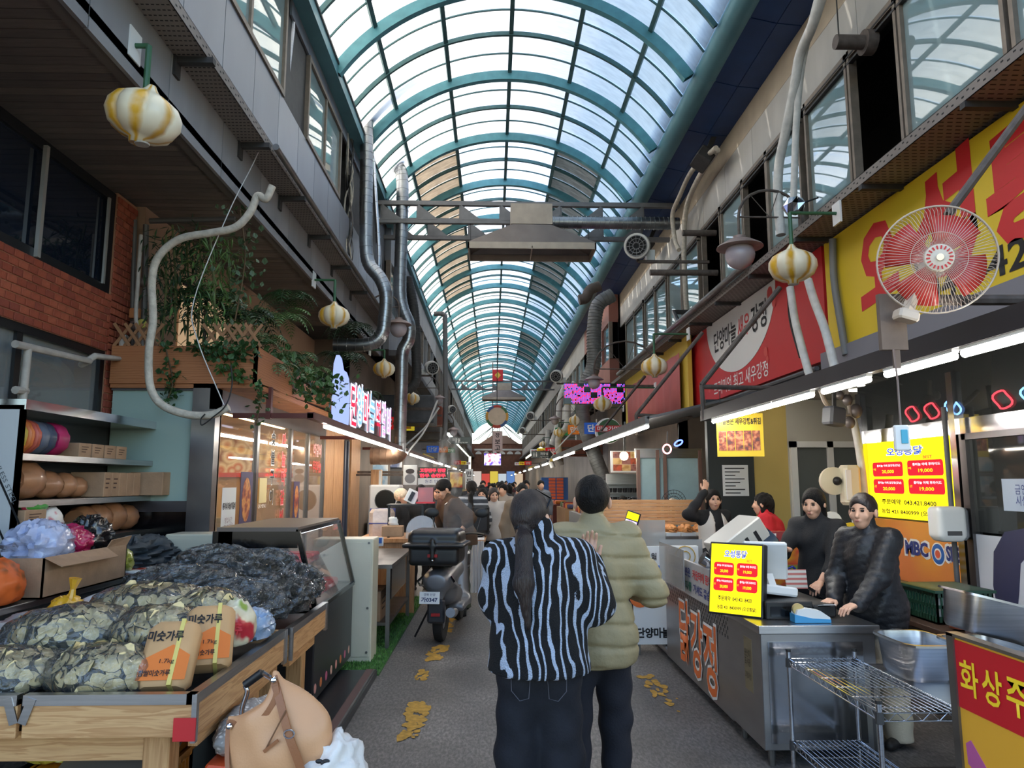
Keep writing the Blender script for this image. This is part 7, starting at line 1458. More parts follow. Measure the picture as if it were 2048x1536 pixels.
dp=thing('towel_dispenser','white paper towel dispenser with grey side on a pole','dispenser',tuple(at(1905,1090,5.9)));p=at(1898,1050,5.9);S=SDF((-.17,-.13,-.18),(.17,.13,.18),.012);S.box((-.02,-.01,.02),(.12,.09,.13),.04);S.box((-.02,-.01,-.09),(.09,.07,.04),.02,.03);V,Fq=S.verts();obj('cover',np_mesh('d',[(V+np.array(p),Fq)]),dp,WHITE);MB().box(p+Vector((.10,.02,.01)),(.10,.16,.26),ch=.03).build('side_shell',mat('mid_grey_plastic',(128,128,132),.4),dp);MB().box(p+Vector((-.02,-.1,-.06)),(.12,.01,.035),ch=.004).build('window',mat('smoke_window',(90,88,88),.2),dp);MB().tube([(p.x+.07,p.y+.06,0),(p.x+.07,p.y+.06,2.3)],.02,10).build('pole',GREYP,dp,smooth=40)
hd=thing('heater_unit','cream wall heater with round speaker horn beside the doorway','heater',tuple(at(1695,990,7.4)));p=at(1700,970,7.3);MB().box(p,(.17,.16,.40),ch=.03).build('body',mat('cream_plastic',(206,196,172),.45),hd);MB().box(p+Vector((-.05,-.082,.0)),(.06,.01,.3),ch=.004).build('lamp_window',mat('frosted_lamp',(214,214,220),.3),hd);q=p+Vector((-.15,.06,.04));MB().lathe([(0,0),(.14,0),(.14,-.04),(.05,-.06),(0,-.06)],24,tuple(q),'Y').build('horn',mat('cream_plastic',(206,196,172)),hd,smooth=40);MB().ball(q+Vector((.02,-.06,0)),.045).build('horn_centre',BLACK,hd);MB().tube([p+Vector((.06,.09,-.1)),(p.x+.06,p.y+.09,0)],.02,8).build('support',WHITE,hd)
hose('white wrapped drain pipe standing beside the yellow menu board',[at(1705,830,7.35),at(1718,900,7.35),at(1728,980,7.35),at(1732,1060,7.35),at(1734,1300,7.35)],.038,WHOSE,'drain_pipe','pipe')
gas=thing('gas_valves','cluster of gas valves and pipes under the right canopy','valves',tuple(at(1705,830,7.0)));mb=MB()
for u,v,r in ((1695,800,.05),(1712,822,.06),(1700,845,.05),(1680,790,.04)):mb.ball(at(u,v,7.0),r,sc=(1,.8,1.2))
mb.build('valve',mat('gas_metal',(120,112,110),.4,.5),gas,smooth=60,kind='stuff');MB().tube([at(1690,760,7.0),at(1700,830,7.0),at(1690,830,7.0)],.02,8).tube(spline([at(1640,780,6.8),at(1655,810,6.9),at(1690,825,7.0)],5),.022,8).build('pipe_run',PIPEW,gas,smooth=40)
sp_=thing('wall_speaker','dark grey box speaker hanging under the right canopy','speaker',tuple(at(1665,840,6.6)));MB().box(at(1668,833,6.6),(.18,.14,.17),(0,R(8),.3),ch=.02).build('case',mat('speaker_grey',(76,78,84),.5),sp_);MB().bar(at(1668,815,6.6),at(1668,770,6.6),.03).build('hanger',DKGREY,sp_)
dt=thing('dark_table','dark wooden side table carrying a green basket','table',(3.5,5.4,0));MB().bb(3.1,3.86,5.0,5.9,.62,.66,ch=.005).build('top',mat('dark_brown_wood',(70,50,40),.5),dt)
for (x,y) in ((3.15,5.05),(3.8,5.05),(3.15,5.85),(3.8,5.85)):MB().bb(x-.03,x+.03,y-.03,y+.03,0,.62).build('leg',mat('dark_brown_wood',(70,50,40)),dt)
MB().bb(3.14,3.82,5.3,5.32,.05,.62).build('back_panel',DARK,dt)
crate('dark green plastic basket on the side table',3.2,3.62,5.3,5.75,.665,.90,mat('green_basket',(34,74,58),.4))
t=thing('paper_stack','stack of white packs in the green basket','packs',(3.4,5.5,.68));MB().bb(3.23,3.59,5.33,5.72,.68,.86,ch=.02).build('packs',PAPER,t)
t=thing('cleaning_cloth','folded coral and white cloth on the side table','cloth',(3.3,5.1,.66));lump('cloth',(3.28,5.12,.71),(.11,.08,.07),97,.25,2.2,30,20,t,mat('coral_cloth',(226,132,100),.8));lump('cloth_fold',(3.28,5.13,.76),(.09,.07,.035),98,.25,2.2,30,20,t,mat('cream_cloth',(226,214,200),.8))
ch_=thing('chair','brown chair with a cross shaped slot in its back','chair',(3.35,4.55,0));CHB=mat('chair_brown',(74,48,40),.4);p=at(2000,1255,4.6);MB(Matrix.Translation((p.x,4.6,0)) @ Matrix.Rotation(R(-25),4,'Z')).prism([(-.19,.52),(.19,.52),(.21,.74),(.17,.86),(-.19,.90)],.025,frame_M((0,0,0),(1,0,0),(0,0,1))).build('backrest',CHB,ch_);MB(Matrix.Translation((p.x,4.6,0)) @ Matrix.Rotation(R(-25),4,'Z')).bb(-.2,.2,-.42,-.02,.43,.46,ch=.01).build('seat',CHB,ch_)
for (x,y) in ((-.17,-.38),(.17,-.38),(-.17,-.04),(.17,-.04)):MB(Matrix.Translation((p.x,4.6,0)) @ Matrix.Rotation(R(-25),4,'Z')).bb(x-.015,x+.015,y-.015,y+.015,0,.53 if y>-.1 else .43).build('leg',STEELD,ch_)
mb=MB();mb.M=Matrix.Translation((p.x,4.6,0)) @ Matrix.Rotation(R(-25),4,'Z')
for a in (R(35),R(-15)):mb.box((0,-.03,.70),(.016,.004,.16),(0,a,0))
mb.build('cross_slot',mat('slot_light',(170,150,140),.5),ch_)
gd=thing('door_2','dark glass shop door with a white lower panel on the right wall',None,(XW,4.5,0),kind='structure')
MB().bb(XW,XW+.008,2.2,5.93,1.28,2.07).build('pane',glassy('dark_door_glass',(70,74,74),.5,.03),gd);MB().bb(XW-.005,XW+.02,2.2,5.85,.0,1.26).build('lower_panel',mat('white_vinyl',(206,208,216),.5),gd);MB().bb(XW-.03,XW+.03,5.85,5.93,0,2.07).bb(XW-.03,XW+.03,2.2,5.9,2.02,2.07).build('door_frame',DSTL,gd);MB().bb(XW,XW+.008,2.2,7.6,2.2,2.85).build('upper_pane',glassy('dark_door_glass',(70,74,74)),gd)
mb=MB();n=22;mb.prism([(-.3,-.36),(-.34,-.1),(-.3,.16),(-.16,.32),(.05,.36),(.22,.3),(.1,.2),(-.02,.1),(-.06,-.1),(-.1,-.26),(-.2,-.36)],.003,FACE_L((XW-.006,5.35,.98)));mb.build('navy_graphic',mat('graphic_navy',(52,54,84),.5),gd);MB().prism([(.3*math.cos(2*PI*i/n),.28*math.sin(2*PI*i/n)) for i in range(n)],.002,FACE_L((XW-.006,5.0,.78))).build('pale_pink_graphic',mat('graphic_pink',(224,190,196),.5),gd)
MB().bb(XW-.004,XW,5.15,5.5,1.46,1.70).build('notice',mat('pale_blue_notice',(170,184,204),.5),gd);text('금연\n시설',FACE_L((XW-.004,5.3,1.58)),NAVY,gd,w=.12,h=.16);MB().bb(XW+.3,XW+.34,3.4,5.8,1.3,1.31).build('inner_ledge',WPL,gd)
o=MB().bb(XW+.9,XW+1.0,2.2,7.6,0,3).bb(XW+.1,XW+1,2.2,7.6,2.88,2.92).build('wall_right',mat('dim_shop_wall',(96,94,90),.8));struct('w',o);tag(o,'dim inner wall behind the dark glass door')
# neon scribbles above the band
nz_=thing('neon_graphics','pink and blue neon style graphics on the upper glass','neon sign',(XW-.02,5.6,2.2))
for i,(Y_,c_) in enumerate(((6.6,(214,60,70)),(6.3,(214,60,70)),(6.0,(120,170,250)),(5.4,(214,60,70)),(5.1,(120,190,250)),(4.9,(120,190,150)))):
 MB().tube([(XW-.012,Y_+.09*math.cos(a)*(1+.4*math.sin(2*a)),2.30+.07*math.sin(a)) for a in [2*PI*k/20 for k in range(20)]],.008,5,closed=True).build('neon_loop',emis('neon_%d' % (i % 3 if i<3 else i),c_,1.6),nz_)
# ---- recessed room at the far end of the cashier stall
o=MB().bb(2.80,3.40,9.4,9.5,0,2.75).build('wall_right',mat('dark_green_board',(36,44,46),.5));struct('w',o);tag(o,'dark green wall panel behind the woman in the white vest')
o=MB().bb(3.40,3.86,9.42,9.5,0,2.75).build('wall_right',mat('mustard_wall',(190,166,96),.8,var=.06,vs=2));struct('w',o);tag(o,'mustard wall behind the person in red')
o=MB().bb(3.86,6.0,9.42,9.5,0,2.75).bb(5.9,6.0,7.5,9.5,0,2.75).bb(3.95,6.0,7.6,7.7,0,2.75).bb(3.5,6,7.55,9.5,2.76,2.80).build('wall_right',mat('pale_room_wall',(176,172,160),.8));struct('w',o);tag(o,'pale room walls and ceiling beyond the mustard wall')
d3=thing('door_3','white framed sliding door at the back of the stall',None,(4.2,9.4,0),kind='structure');MB().bb(3.88,3.96,9.36,9.42,0,2.2).bb(4.36,4.44,9.36,9.42,0,2.2).bb(4.85,4.93,9.36,9.42,0,2.2).bb(3.88,4.93,9.36,9.42,2.12,2.2).build('door_frame',WHITE,d3);MB().bb(3.96,4.36,9.39,9.4,0,2.12).bb(4.44,4.85,9.39,9.4,0,2.12).build('pane',glassy('door_grey_glass',(120,126,126),.4),d3)
t=thing('notice_poster','white printed notice poster on the dark green wall','poster',(3.1,9.39,1.45));p0,p1=at(1447,992,9.38),at(1496,930,9.38);MB().bb(p0.x,p1.x,9.385,9.395,p0.z,p1.z).build('sheet',PAPER,t);mb=MB()
for k in range(8):z=p1.z-.05-.045*k;mb.bb(p0.x+.03,p1.x-(.05+.06*(k % 3)),9.383,9.385,z,z+.012)
mb.build('text_lines',BLK,t,kind='stuff')
for i,(x,y) in enumerate(((3.7,8.0),(3.7,8.9),(4.3,8.4))):dl=thing('downlight',['nearer left','farther left','right'][i]+' round downlight in the stall ceiling','light',(x,y,2.745),'stall downlights');MB().lathe([(0,0),(.09,0),(.09,.012),(0,.012)],20,(x,y,2.745)).build('diffuser',emis('downlight_glow',(255,248,236),10),dl)
sm=thing('shrimp_menu','hanging yellow menu with a row of shrimp photographs','menu',tuple(at(1480,915,7.7)));M=yaw_frame(at(1480,870,7.7),R(-14));w,h=.48,.46;MB(M).bb(-w/2,w/2,0,.02,-h/2,h/2).build('board',YEL,sm);F=M @ frame_M((0,0,0),(1,0,0),(0,0,1));text('마늘품은 새우강정&튀김',F @ Matrix.Translation((0,h*.32,0)),BLK,sm,w=w*.9,h=h*.16,bold=.03)
for k in range(5):mb=MB();mb.M=M;x=-w*.46+w*.18*k;mb.bb(x,x+w*.165,-.003,0,-h*.36,h*.1);mb.build('photo',ramp_mat('shrimp_photo','noise',24,[(.35,(90,50,56)),(.5,(160,80,60)),(.65,(206,140,100))],rough=.5),sm)
MB().tube([M @ Vector((-w*.4,.01,h/2)),M @ Vector((-w*.4,.01,h/2+.25))],.004,5).build('hanger',WIRE,sm);MB().tube([M @ Vector((w*.4,.01,h/2)),M @ Vector((w*.4,.01,h/2+.25))],.004,5).build('hanger',WIRE,sm)
# yellow take-out boxes
YBX=mat('yellow_box_card',(236,196,40),.55);bxm=None
for i,(u,v,Y_,lb) in enumerate(((1663,1085,6.9,'left column of folded yellow take-out boxes'),(1702,1100,6.4,'middle column of folded yellow take-out boxes'),(1722,1120,6.0,'right column of folded yellow take-out boxes'))):
 t=thing('takeout_box_stack',lb,'boxes',(at(u,v,Y_).x,Y_,.8));x=at(u,v,Y_).x;top=at(u,v-50,Y_).z;z=.80;k=0
 while z<top-.14:
  MB().bb(x-.13,x+.13,Y_-.1,Y_+.12,z,z+.012).bb(x-.13,x+.13,Y_+.1,Y_+.12,z,z+.07).build('box_tier',WHITE if k % 1==0 else YBX,t);MB().bb(x-.132,x+.132,Y_+.085,Y_+.099,z+.012,z+.065).build('box_side',YBX,t);z+=.075;k+=1
 MB().prism([(-.10,0),(.10,0),(.10,.06)]+[(.10*math.cos(a),.06+.09*math.sin(a)) for a in [PI*q/8 for q in range(1,8)]]+[(-.10,.06)],.01,FACE_C((x,Y_-.02,z))).build('lid_flap',YBX if i else WHITE,t)
st_=thing('box_stand','steel shelf holding the yellow take-out boxes','shelf',(3.2,6.4,0));MB().bb(2.95,3.7,5.92,7.05,.76,.795).build('shelf_board',STEELD,st_)
for (x,y) in ((3.0,5.96),(3.65,5.96),(3.0,7.0),(3.65,7.0)):MB().bb(x-.015,x+.015,y-.015,y+.015,0,.76).build('leg',STEELD,st_)
# ---- nut display and glass shop further right
nd=thing('nut_display','slatted wooden display back with heaps of roasted nuts','display',(2.1,9.3,0));p0,p1=at(1195,1045,9.3),at(1402,1008,9.3)
for k in range(7):mb=MB();z=p0.z-.03+.045*k;mb.bb(p0.x,p1.x,9.28+.012*k,9.31+.012*k,z,z+.042,ch=.003);mb.build('slat',wood('display_pine',(206,160,110),(184,134,88),0,4),nd)
MB().bb(p0.x,p1.x,8.85,9.3,p0.z-.18,p0.z-.14).build('shelf',STEELD,nd);MB().bb(p0.x,p1.x,8.9,9.3,.1,p0.z-.18).build('base',mat('navy_base',(34,36,52),.5),nd)
for k in range(7):
 t=thing('nut_tray',['first','second','third','fourth','fifth','sixth','last'][k]+' heap of roasted nuts from the left on the slatted display','nuts',(p0.x+.1+.19*k,9.05,p0.z-.14),'heaps of roasted nuts');cxx=p0.x+.1+.19*k;MB().bb(cxx-.085,cxx+.085,8.88,9.24,p0.z-.14,p0.z-.10).build('tray',WHITE,t);lump('nuts',(cxx,9.06,p0.z-.08),(.08,.17,.07),200+k,.3,9,30,18,t,mat('roasted_nuts',(196,132,74),.6,var=.35,vs=40),ridge=True)
gs=thing('window_31','frosted glass kitchen front behind the nut display',None,(2.7,11,0),kind='structure');GFR=mat('hazy_blue_glass',(150,176,182),.25,var=.12,vs=3,coat=.4);p0,p1=at(1278,1012,11),at(1398,900,11)
for a,b in ((0,.30),(.32,.42),(.44,1.0)):MB().bb(p0.x+(p1.x-p0.x)*a,p0.x+(p1.x-p0.x)*b,11,11.02,.3,p1.z-.12).build('pane',GFR,gs)
MB().bb(p0.x-.04,p1.x+.04,10.97,11.05,p1.z-.12,p1.z+.02).build('head_rail',STEEL,gs)
for a in (0,.31,.43,1):mb=MB();x=p0.x+(p1.x-p0.x)*a;mb.bb(x-.025,x+.025,10.96,11.03,0,p1.z);mb.build('mullion',mat('brown_mullion',(112,84,74),.5),gs)
for i,(u,v,Y_,r) in enumerate(((1348,1005,9.7,.165),(1268,1012,9.9,.12))):
 t=thing('desk_fan',['black caged fan behind the slatted display','small grey caged fan left of the black one'][i],'fan',tuple(at(u,v,Y_)));c=at(u,v,Y_);mb=MB()
 for q in (1,.75,.5):mb.tube([(c.x+r*q*math.cos(a),c.y,c.z+r*q*math.sin(a)) for a in [2*PI*k/24 for k in range(24)]],.004,5,closed=True)
 for k in range(24):a=2*PI*k/24;mb.tube([(c.x,c.y-.03,c.z),(c.x+r*math.cos(a),c.y,c.z+r*math.sin(a))],.002,4)
 mb.build('cage',BLACK if i==0 else GREYP,t);MB().lathe([(0,-.03),(.05,-.03),(.06,.1),(0,.12)],16,tuple(c),'Y').build('motor',mat('beige_motor',(170,160,140),.5),t,smooth=40);MB().tube([c+Vector((0,.05,0)),(c.x,c.y+.05,0)],.02,8).build('stand',BLACK,t)
t=thing('food_photo_board','white food photograph board above the far steel kitchen','board',tuple(at(1250,925,13)));p0,p1=at(1222,945,13),at(1280,902,13);MB().bb(p0.x,p1.x,13,13.04,p0.z,p1.z).build('board',PAPER,t)
FP=[ramp_mat('food_photo_%d' % i,'noise',10,[(.35,a),(.55,b)],rough=.5) for i,(a,b) in enumerate((((120,70,40),(200,90,60)),((190,140,80),(226,190,130)),((90,60,60),(170,110,100))))]
for j in range(3):
 for i in range(3):mb=MB();x=p0.x+.04+(p1.x-p0.x-.06)*i/3;z=p0.z+.03+(p1.z-p0.z-.04)*j/3;mb.bb(x,x+(p1.x-p0.x)*.3,12.995,13,z,z+(p1.z-p0.z)*.29);mb.build('photo',FP[(i+j) % 3],t)
MB().bar(((p0.x+p1.x)/2,13.02,p1.z),((p0.x+p1.x)/2,13.02,2.75),.03).build('hanger',STEELD,t)
kt=thing('kitchen_rack','steel kitchen shelf with rows of black cups','shelf',(2.4,13.2,0));p0,p1=at(1215,1012,13.2),at(1278,948,13.2);MB().bb(p0.x,p1.x,13.3,13.34,0,p1.z).build('back_panel',STEEL,kt)
for k in range(3):mb=MB();z=p0.z+.08+.16*k;mb.bb(p0.x,p1.x,13.12,13.3,z-.015,z);mb.build('shelf_board',STEEL,kt)
cme=MB();cme.lathe([(.03,0),(.04,.08),(.0,.08)],10);cme=cme.mesh('cup',40);cme.materials.append(BLACK)
for k in range(2):
 for i in range(6):t=thing('cup','%s black cup on the %s kitchen shelf' % (['leftmost','second','third','fourth','fifth','rightmost'][i],'upper' if k else 'lower'),'cup',(p0.x+.05+.09*i,13.2,p0.z+.08+.16*k),'black cups on the %s kitchen shelf' % ('upper' if k else 'lower'));put('cup_body',cme,t,(p0.x+.05+.09*i,13.2,p0.z+.08+.16*k))
bl=thing('bare_bulb','glowing bare bulb under the canopy above the nut display','light',tuple(at(1248,912,11.5)));MB().ball(at(1248,912,11.5),.07).build('bulb',emis('bulb_glow',(255,230,180),14),bl,smooth=180);MB().tube([at(1248,905,11.5),at(1248,858,11.5)],.012,6).build('cord',WIRE,bl)
for i,(u,v,c_,lb) in enumerate(((1334,898,(255,150,160),'glowing pink ring lamp hanging under the canopy'),(1357,886,(70,90,255),'glowing blue ring lamp hanging under the canopy'))):
 t=thing('ring_lamp',lb,'light',tuple(at(u,v,9.0)));c=at(u,v,9.0);MB().tube([(c.x+.05*math.cos(a),c.y,c.z+(.055 if i==0 else .03)*math.sin(a)+(.0 if i==0 else .02*math.cos(a))) for a in [2*PI*k/20 for k in range(20)]],.009,6,closed=True).build('ring',emis('ring_%d' % i,c_,5),t);MB().tube([c+Vector((0,0,.05)),c+Vector((.01,0,.22))],.005,5).build('cord',WIRE,t)
# ================================================================== PEOPLE
LIP=mat('lips',(176,104,96),.5);EYE=mat('eye_dark',(24,18,16),.3);EYEW=mat('eye_white',(222,214,208),.4);SHOE=mat('dark_shoe',(30,29,30),.5)
def person(label,x,y,yaw,H,top,bottom,hair='short',hairm=None,h=.02,wr=None,wl=None,lean=0.0,head=(0,0),puff=.02,hem=.90,sleeve=1.0,wide=0.0,face=True,hands=False,collar=.05,tname='jacket',stance=.10,quilt=0,skin=SKIN,extra=None,elr=None,ell_=None,stride=0.0,hdir=None,group='market visitors and vendors',hoff=(0,0),vest=None):
 """figure facing local +y; wr / wl are world wrist targets; returns the body object"""
 k=H/1.70;Rz=np.array(Matrix.Rotation(yaw,3,'Z'));O=np.array((x,y,0.0))
 W2=lambda V:V @ Rz.T+O;Lc=lambda p:(np.array(p)-O) @ Rz
 A=lambda*p:np.array(p)*k;ln=np.array((0,math.sin(lean),math.cos(lean)))
 pel=A(0,0,.95);che=pel+ln*.33*k;nec=pel+ln*.50*k;hed=nec+A(hoff[0],.025+.07*math.sin(lean)+hoff[1],.132-.05*math.sin(lean))
 J={}
 for s,w,e in ((1,wr,elr),(-1,wl,ell_)):
  sh=che+ln*.10*k+A(s*.16,0,0);wt=Lc(w) if w is not None else sh+A(s*.07,.05,-.52);L1,L2=.29*k,.26*k;d=wt-sh;D=np.linalg.norm(d)
  if D>L1+L2-.005:wt=sh+d/D*(L1+L2-.005);d=wt-sh;D=L1+L2-.005
  if e is not None:el=Lc(e)
  else:
   a=(L1*L1-L2*L2+D*D)/(2*D);hh=math.sqrt(max(0,L1*L1-a*a));u=d/D;hint=np.array((s*.6,-.5,-.6));hint=hint-u*(hint @ u);hint/=np.linalg.norm(hint);el=sh+u*a+hint*hh
  J[s]=(sh,el,wt)
 hip={s:pel+A(s*.085,0,-.03) for s in (1,-1)};kn={s:A(s*(stance-.005),.03+s*stride*.5,.50) for s in (1,-1)};an={s:A(s*stance,-.01+s*stride,.09) for s in (1,-1)}
 lo,hi=(-.75*k,-.55,-.03),(.75*k,.75,1.85*k)
 pts=[q for s in (1,-1) for q in (*J[s],kn[s],an[s])]+[hed,pel];lo=np.min(pts,0)-.24;hi=np.max(pts,0)+.24;lo[2]=-.02
 Rh=Euler((R(head[1]),0,R(head[0]))).to_matrix();rt=Euler((R(head[1]),0,R(head[0])));hp=lambda a,b,c:hed+np.array(Rh @ Vector((a,b,c)))*k
 def headsdf(S):
  S.ell(hed+np.array(Rh @ Vector((0,-.012,.03)))*k,A(.080,.097,.09),0,rt);S.ell(hp(0,.03,-.03),A(.062,.068,.085),.03*k,rt);S.ell(hp(0,.045,-.085),A(.034,.035,.03),.03*k,rt)
  S.cone(hp(0,.092,.005),hp(0,.108,-.032),.009*k,.014*k,.012*k);S.ell(hp(0,.092,-.062),A(.022,.012,.011),.008*k,rt)
  for s in (1,-1):S.ell(hp(s*.031,.092,.008),A(.016,.012,.009),.012*k,rt,cut=True);S.ell(hp(s*.088,-.008,-.012),A(.013,.02,.033),.006*k,rt);S.ell(hp(s*.04,.07,-.03),A(.026,.02,.022),.02*k,rt)
  S.cone(nec-ln*.03*k,hp(0,-.015,-.06),.056*k,.052*k,.025*k)
 S=SDF(lo,hi,max(h,.014));q=k
 S.cone(pel,che,.125*q,.135*q,0,((0,1,0),.72));S.cone(che,nec,.12*q,.06*q,.04,((0,1,0),.72))
 for s in (1,-1):
  sh,el,wt=J[s];S.cone(sh,el,.046*q,.038*q,.03);S.cone(el,wt,.037*q,.024*q,.015);S.cone(hip[s],kn[s],.08*q,.052*q,.04);S.cone(kn[s],an[s],.05*q,.035*q,.02);S.cone(an[s]+A(0,-.02,-.05),an[s]+A(s*.01,.15,-.055),.035*q,.03*q,.02)
  u=(wt-el)/np.linalg.norm(wt-el)
  if not hands:S.cone(wt,wt+u*.09*q,.03*q,.028*q,.02,((0,0,1),.7))
 headsdf(S);parts=[S.verts()]
 if h<.019:
  parts=[];T=SDF(hed-.17,hed+.17,.0065);headsdf(T);parts.append(T.verts())
  S.g=S.g;X,Y,Z=S.grid();S.g=np.where(Z>hed[2]-.10*k,np.maximum(S.g,.01+0*Z),S.g).astype(np.float32);parts.append(S.verts())
 if hands:
  for s in (1,-1):
   sh,el,wt=J[s];u=(wt-el)/np.linalg.norm(wt-el)
   if hdir is not None:u=np.array(hdir[s]) @ Rz;u=u/np.linalg.norm(u)
   n=np.array((0,0,1.0)) if abs(u[2])<.8 else np.array((0,1.0,0));n=n-u*(n @ u);n/=np.linalg.norm(n);b=np.cross(u,n)*-s
   T=SDF(wt-.2,wt+.2,.0055);pc=wt+u*.05*q;T.cone(wt-u*.03,wt+u*.03,.026*q,.03*q,0,(n,.75))
   for f in range(4):of=b*(.027-.018*f)*q;T.cone(wt+u*.02*q+of*.7,wt+u*.085*q+of,.014*q,.0125*q,.012,(n,.9))
   for f,L in enumerate((.064,.074,.069,.052)):
    of=b*(.029-.0195*f)*q;p0=wt+u*.082*q+of;p1=p0+(u*.6-n*.12+b*(.05-.035*f))*L*q;p2=p1+(u*.38-n*.42)*L*q;T.cone(p0,p1,.0098*q,.0088*q,.004);T.cone(p1,p2,.0088*q,.0075*q,.003)
   p0=wt+u*.025*q+b*.024*q;p1=p0+(u*.03+b*.028-n*.008)*q;p2=p1+(u*.034+b*.006-n*.012)*q;T.cone(p0,p1,.0135*q,.011*q,.01);T.cone(p1,p2,.011*q,.009*q,.003);parts.append(T.verts())
 body=obj('person',np_mesh('body',[(W2(V),F) for V,F in parts]),None,skin);tag(body,label,'person',group)
    # trousers
 S=SDF(lo,hi,h);w=wide
 S.cone(pel+A(0,0,.06),pel-A(0,0,.04),.135*q,.145*q,0,((0,1,0),.72))
 for s in (1,-1):S.ell(pel+A(s*.07,-.05,-.07),A(.09,.07,.10),.06);S.cone(hip[s],kn[s],.098*q+w*.3,.07*q+w,.05);S.cone(kn[s],an[s]-A(0,0,.04),.068*q+w,.056*q+w*1.1,.03)
 S.warp(lambda X,Y,Z:.005*np.sin(Z*38+X*9)*np.sin(X*23+Y*17));S.clip(lambda X,Y,Z:.035-Z);V,F=S.verts();obj('trousers',np_mesh('t',[(W2(V),F)]),body,bottom)
    # shoes
 for s in (1,-1):S=SDF(an[s]-np.array((.09,.13,.12)),an[s]+np.array((.09,.27,.06)),.014);S.cone(an[s]+A(0,-.03,-.045),an[s]+A(s*.012,.15,-.055),.042*q,.036*q,0);S.clip(lambda X,Y,Z:-Z+.003);V,F=S.verts();obj('shoe',np_mesh('s',[(W2(V),F)]),body,SHOE)
    # top
 S=SDF(lo,hi,h);p=puff;hz=hem*k;low=pel+ln*(hz-pel[2])
 S.cone(low,che,.172*q+p,.150*q+p,0,((0,1,0),.9));S.cone(che,nec-ln*.02,.142*q+p,.075*q,.05,((0,1,0),.78));S.cone(J[1][0],J[-1][0],.062*q+p*.5,.062*q+p*.5,.05)
 for s in (1,-1):
  sh,el,wt=J[s];S.cone(sh,el,.066*q+p*.8,.056*q+p*.8,.045);e2=el+(wt-el)*sleeve
  if sleeve>0:S.cone(el,e2,.054*q+p*.8,.040*q+p*.6,.02)
 S.ell(pel+A(0,0,-.03),A(.185,.16,.17)+p*.8,.06)
 if collar:S.cone(nec-ln*.02,nec+ln*collar*k+A(0,.005,0),.075*q,.066*q,.025)
 fr=21 if not quilt else 12
 S.warp(lambda X,Y,Z:.0045*np.sin(Z*fr*1.7+6*np.sin(X*7+Y*5))+.003*np.sin(X*41+Z*19))
 if quilt:S.warp(lambda X,Y,Z:.14*quilt*np.exp(-(((Z+.05*X*(quilt<.08)*6+.04*np.abs(X)+.01*np.sin(X*9))/quilt) % 1.0-.5)**2*90))
 S.clip(lambda X,Y,Z:hz-.05-Z);V,F=S.verts();jk=obj(tname,np_mesh('j',[(W2(V),F)]),body,top)
 if vest:S=SDF(lo,hi,h);S.cone(low,che,.182*q+p,.166*q+p,0,((0,1,0),.86));S.cone(che,nec-ln*.04,.158*q+p,.085*q,.05,((0,1,0),.8));S.clip(lambda X,Y,Z:hz-.03-Z);S.clip(lambda X,Y,Z:np.where(Y>0,.055-np.abs(X),-1));V,F=S.verts();obj('vest',np_mesh('v',[(W2(V),F)]),body,vest)
    # hair
 hm=hairm or HAIR;hh=min(h,.012) if h<.025 else .018;S=SDF(hed-.42*np.array((.5,.6,1.5)),hed+.24,hh);big=hair!='cap'
 S.ell(hp(0,-.016,.034),A(.090,.110,.102),0,rt)
 if hair=='cap':
  S.ell(hp(0,-.016,.045),A(.100,.118,.108),0,rt);S.cone(hp(0,-.1,.0),hp(0,.07,.06),.03*k,.02*k,.02)
 if hair in ('long','bob','curly'):
  L={'long':-.24,'bob':-.10,'curly':-.08}[hair]
  for s in (1,-1):S.cone(hp(s*.072,-.012,.01),hp(s*.080,-.01,L),.026*k,.022*k,.02)
  S.cone(hp(0,-.06,0),hp(0,-.07,L),.07*k,.06*k,.04)
 elif hair=='pony':S.cone(hp(0,-.08,0),hp(0,-.07,-.07),.055*k,.04*k,.03);g=hed+A(-.03,0,0);S.cone(hp(0,-.10,-.035),g+A(0,-.15,-.10),.028*k,.036*k,.01);S.cone(g+A(0,-.15,-.10),g+A(.0,-.215,-.28),.038*k,.045*k,.02);S.cone(g+A(0,-.215,-.28),g+A(.02,-.235,-.47),.043*k,.012*k,.03)
 elif hair=='bun':S.ell(hp(0,-.12,-.02),A(.045,.04,.045),.015);S.cone(hp(0,-.06,.0),hp(0,-.07,-.05),.06*k,.045*k,.03)
 else:S.cone(hp(0,-.05,.02),hp(0,-.05,-.02),.062*k,.048*k,.02)
 S.ell(hp(0,.10,-.05),A(.070,.075,.112),.012,rt,cut=True)
 if hair in ('short','bun','pony','cap'):
  for s in (1,-1):S.ell(hp(s*.085,.035,-.055),A(.03,.065,.062),.01,rt,cut=True)
 S.warp(lambda X,Y,Z:(.0025 if hair!='curly' else .008)*np.sin(X*90+3*np.sin(Z*20))*np.cos(Y*70+Z*12));V,F=S.verts();obj('hair' if hair!='cap' else 'knit_hat',np_mesh('h',[(W2(V),F)]),body,hm)
 if face:
  for s in (1,-1):
   MB().add(*ballvf(W2(hp(s*.031,.0865,.008)),.0105*k,1.3,.8)).build('eye',EYE,body,smooth=180);MB().add(*ballvf(W2(hp(s*.033,.0955,.026)),.009*k,2.0,.45)).build('eyebrow',hm if hair!='cap' else HAIR,body,smooth=180)
  MB().add(*ballvf(W2(hp(0,.098,-.062)),.010*k,2.2,.7)).build('lips',LIP,body,smooth=180)
 if extra:extra(body,W2,hp,A,nec,pel,J,k)
 return body
def ballvf(c,r,sx,sz):
 m=MB();m.ball(tuple(c),r,10,6,(sx,1,sz));return m.v,m.f
def cloth(name,c,**kw):return mat(name,c,kw.pop('rough',.85),bump=kw.pop('bump',.15),bs=kw.pop('bs',90),**kw)
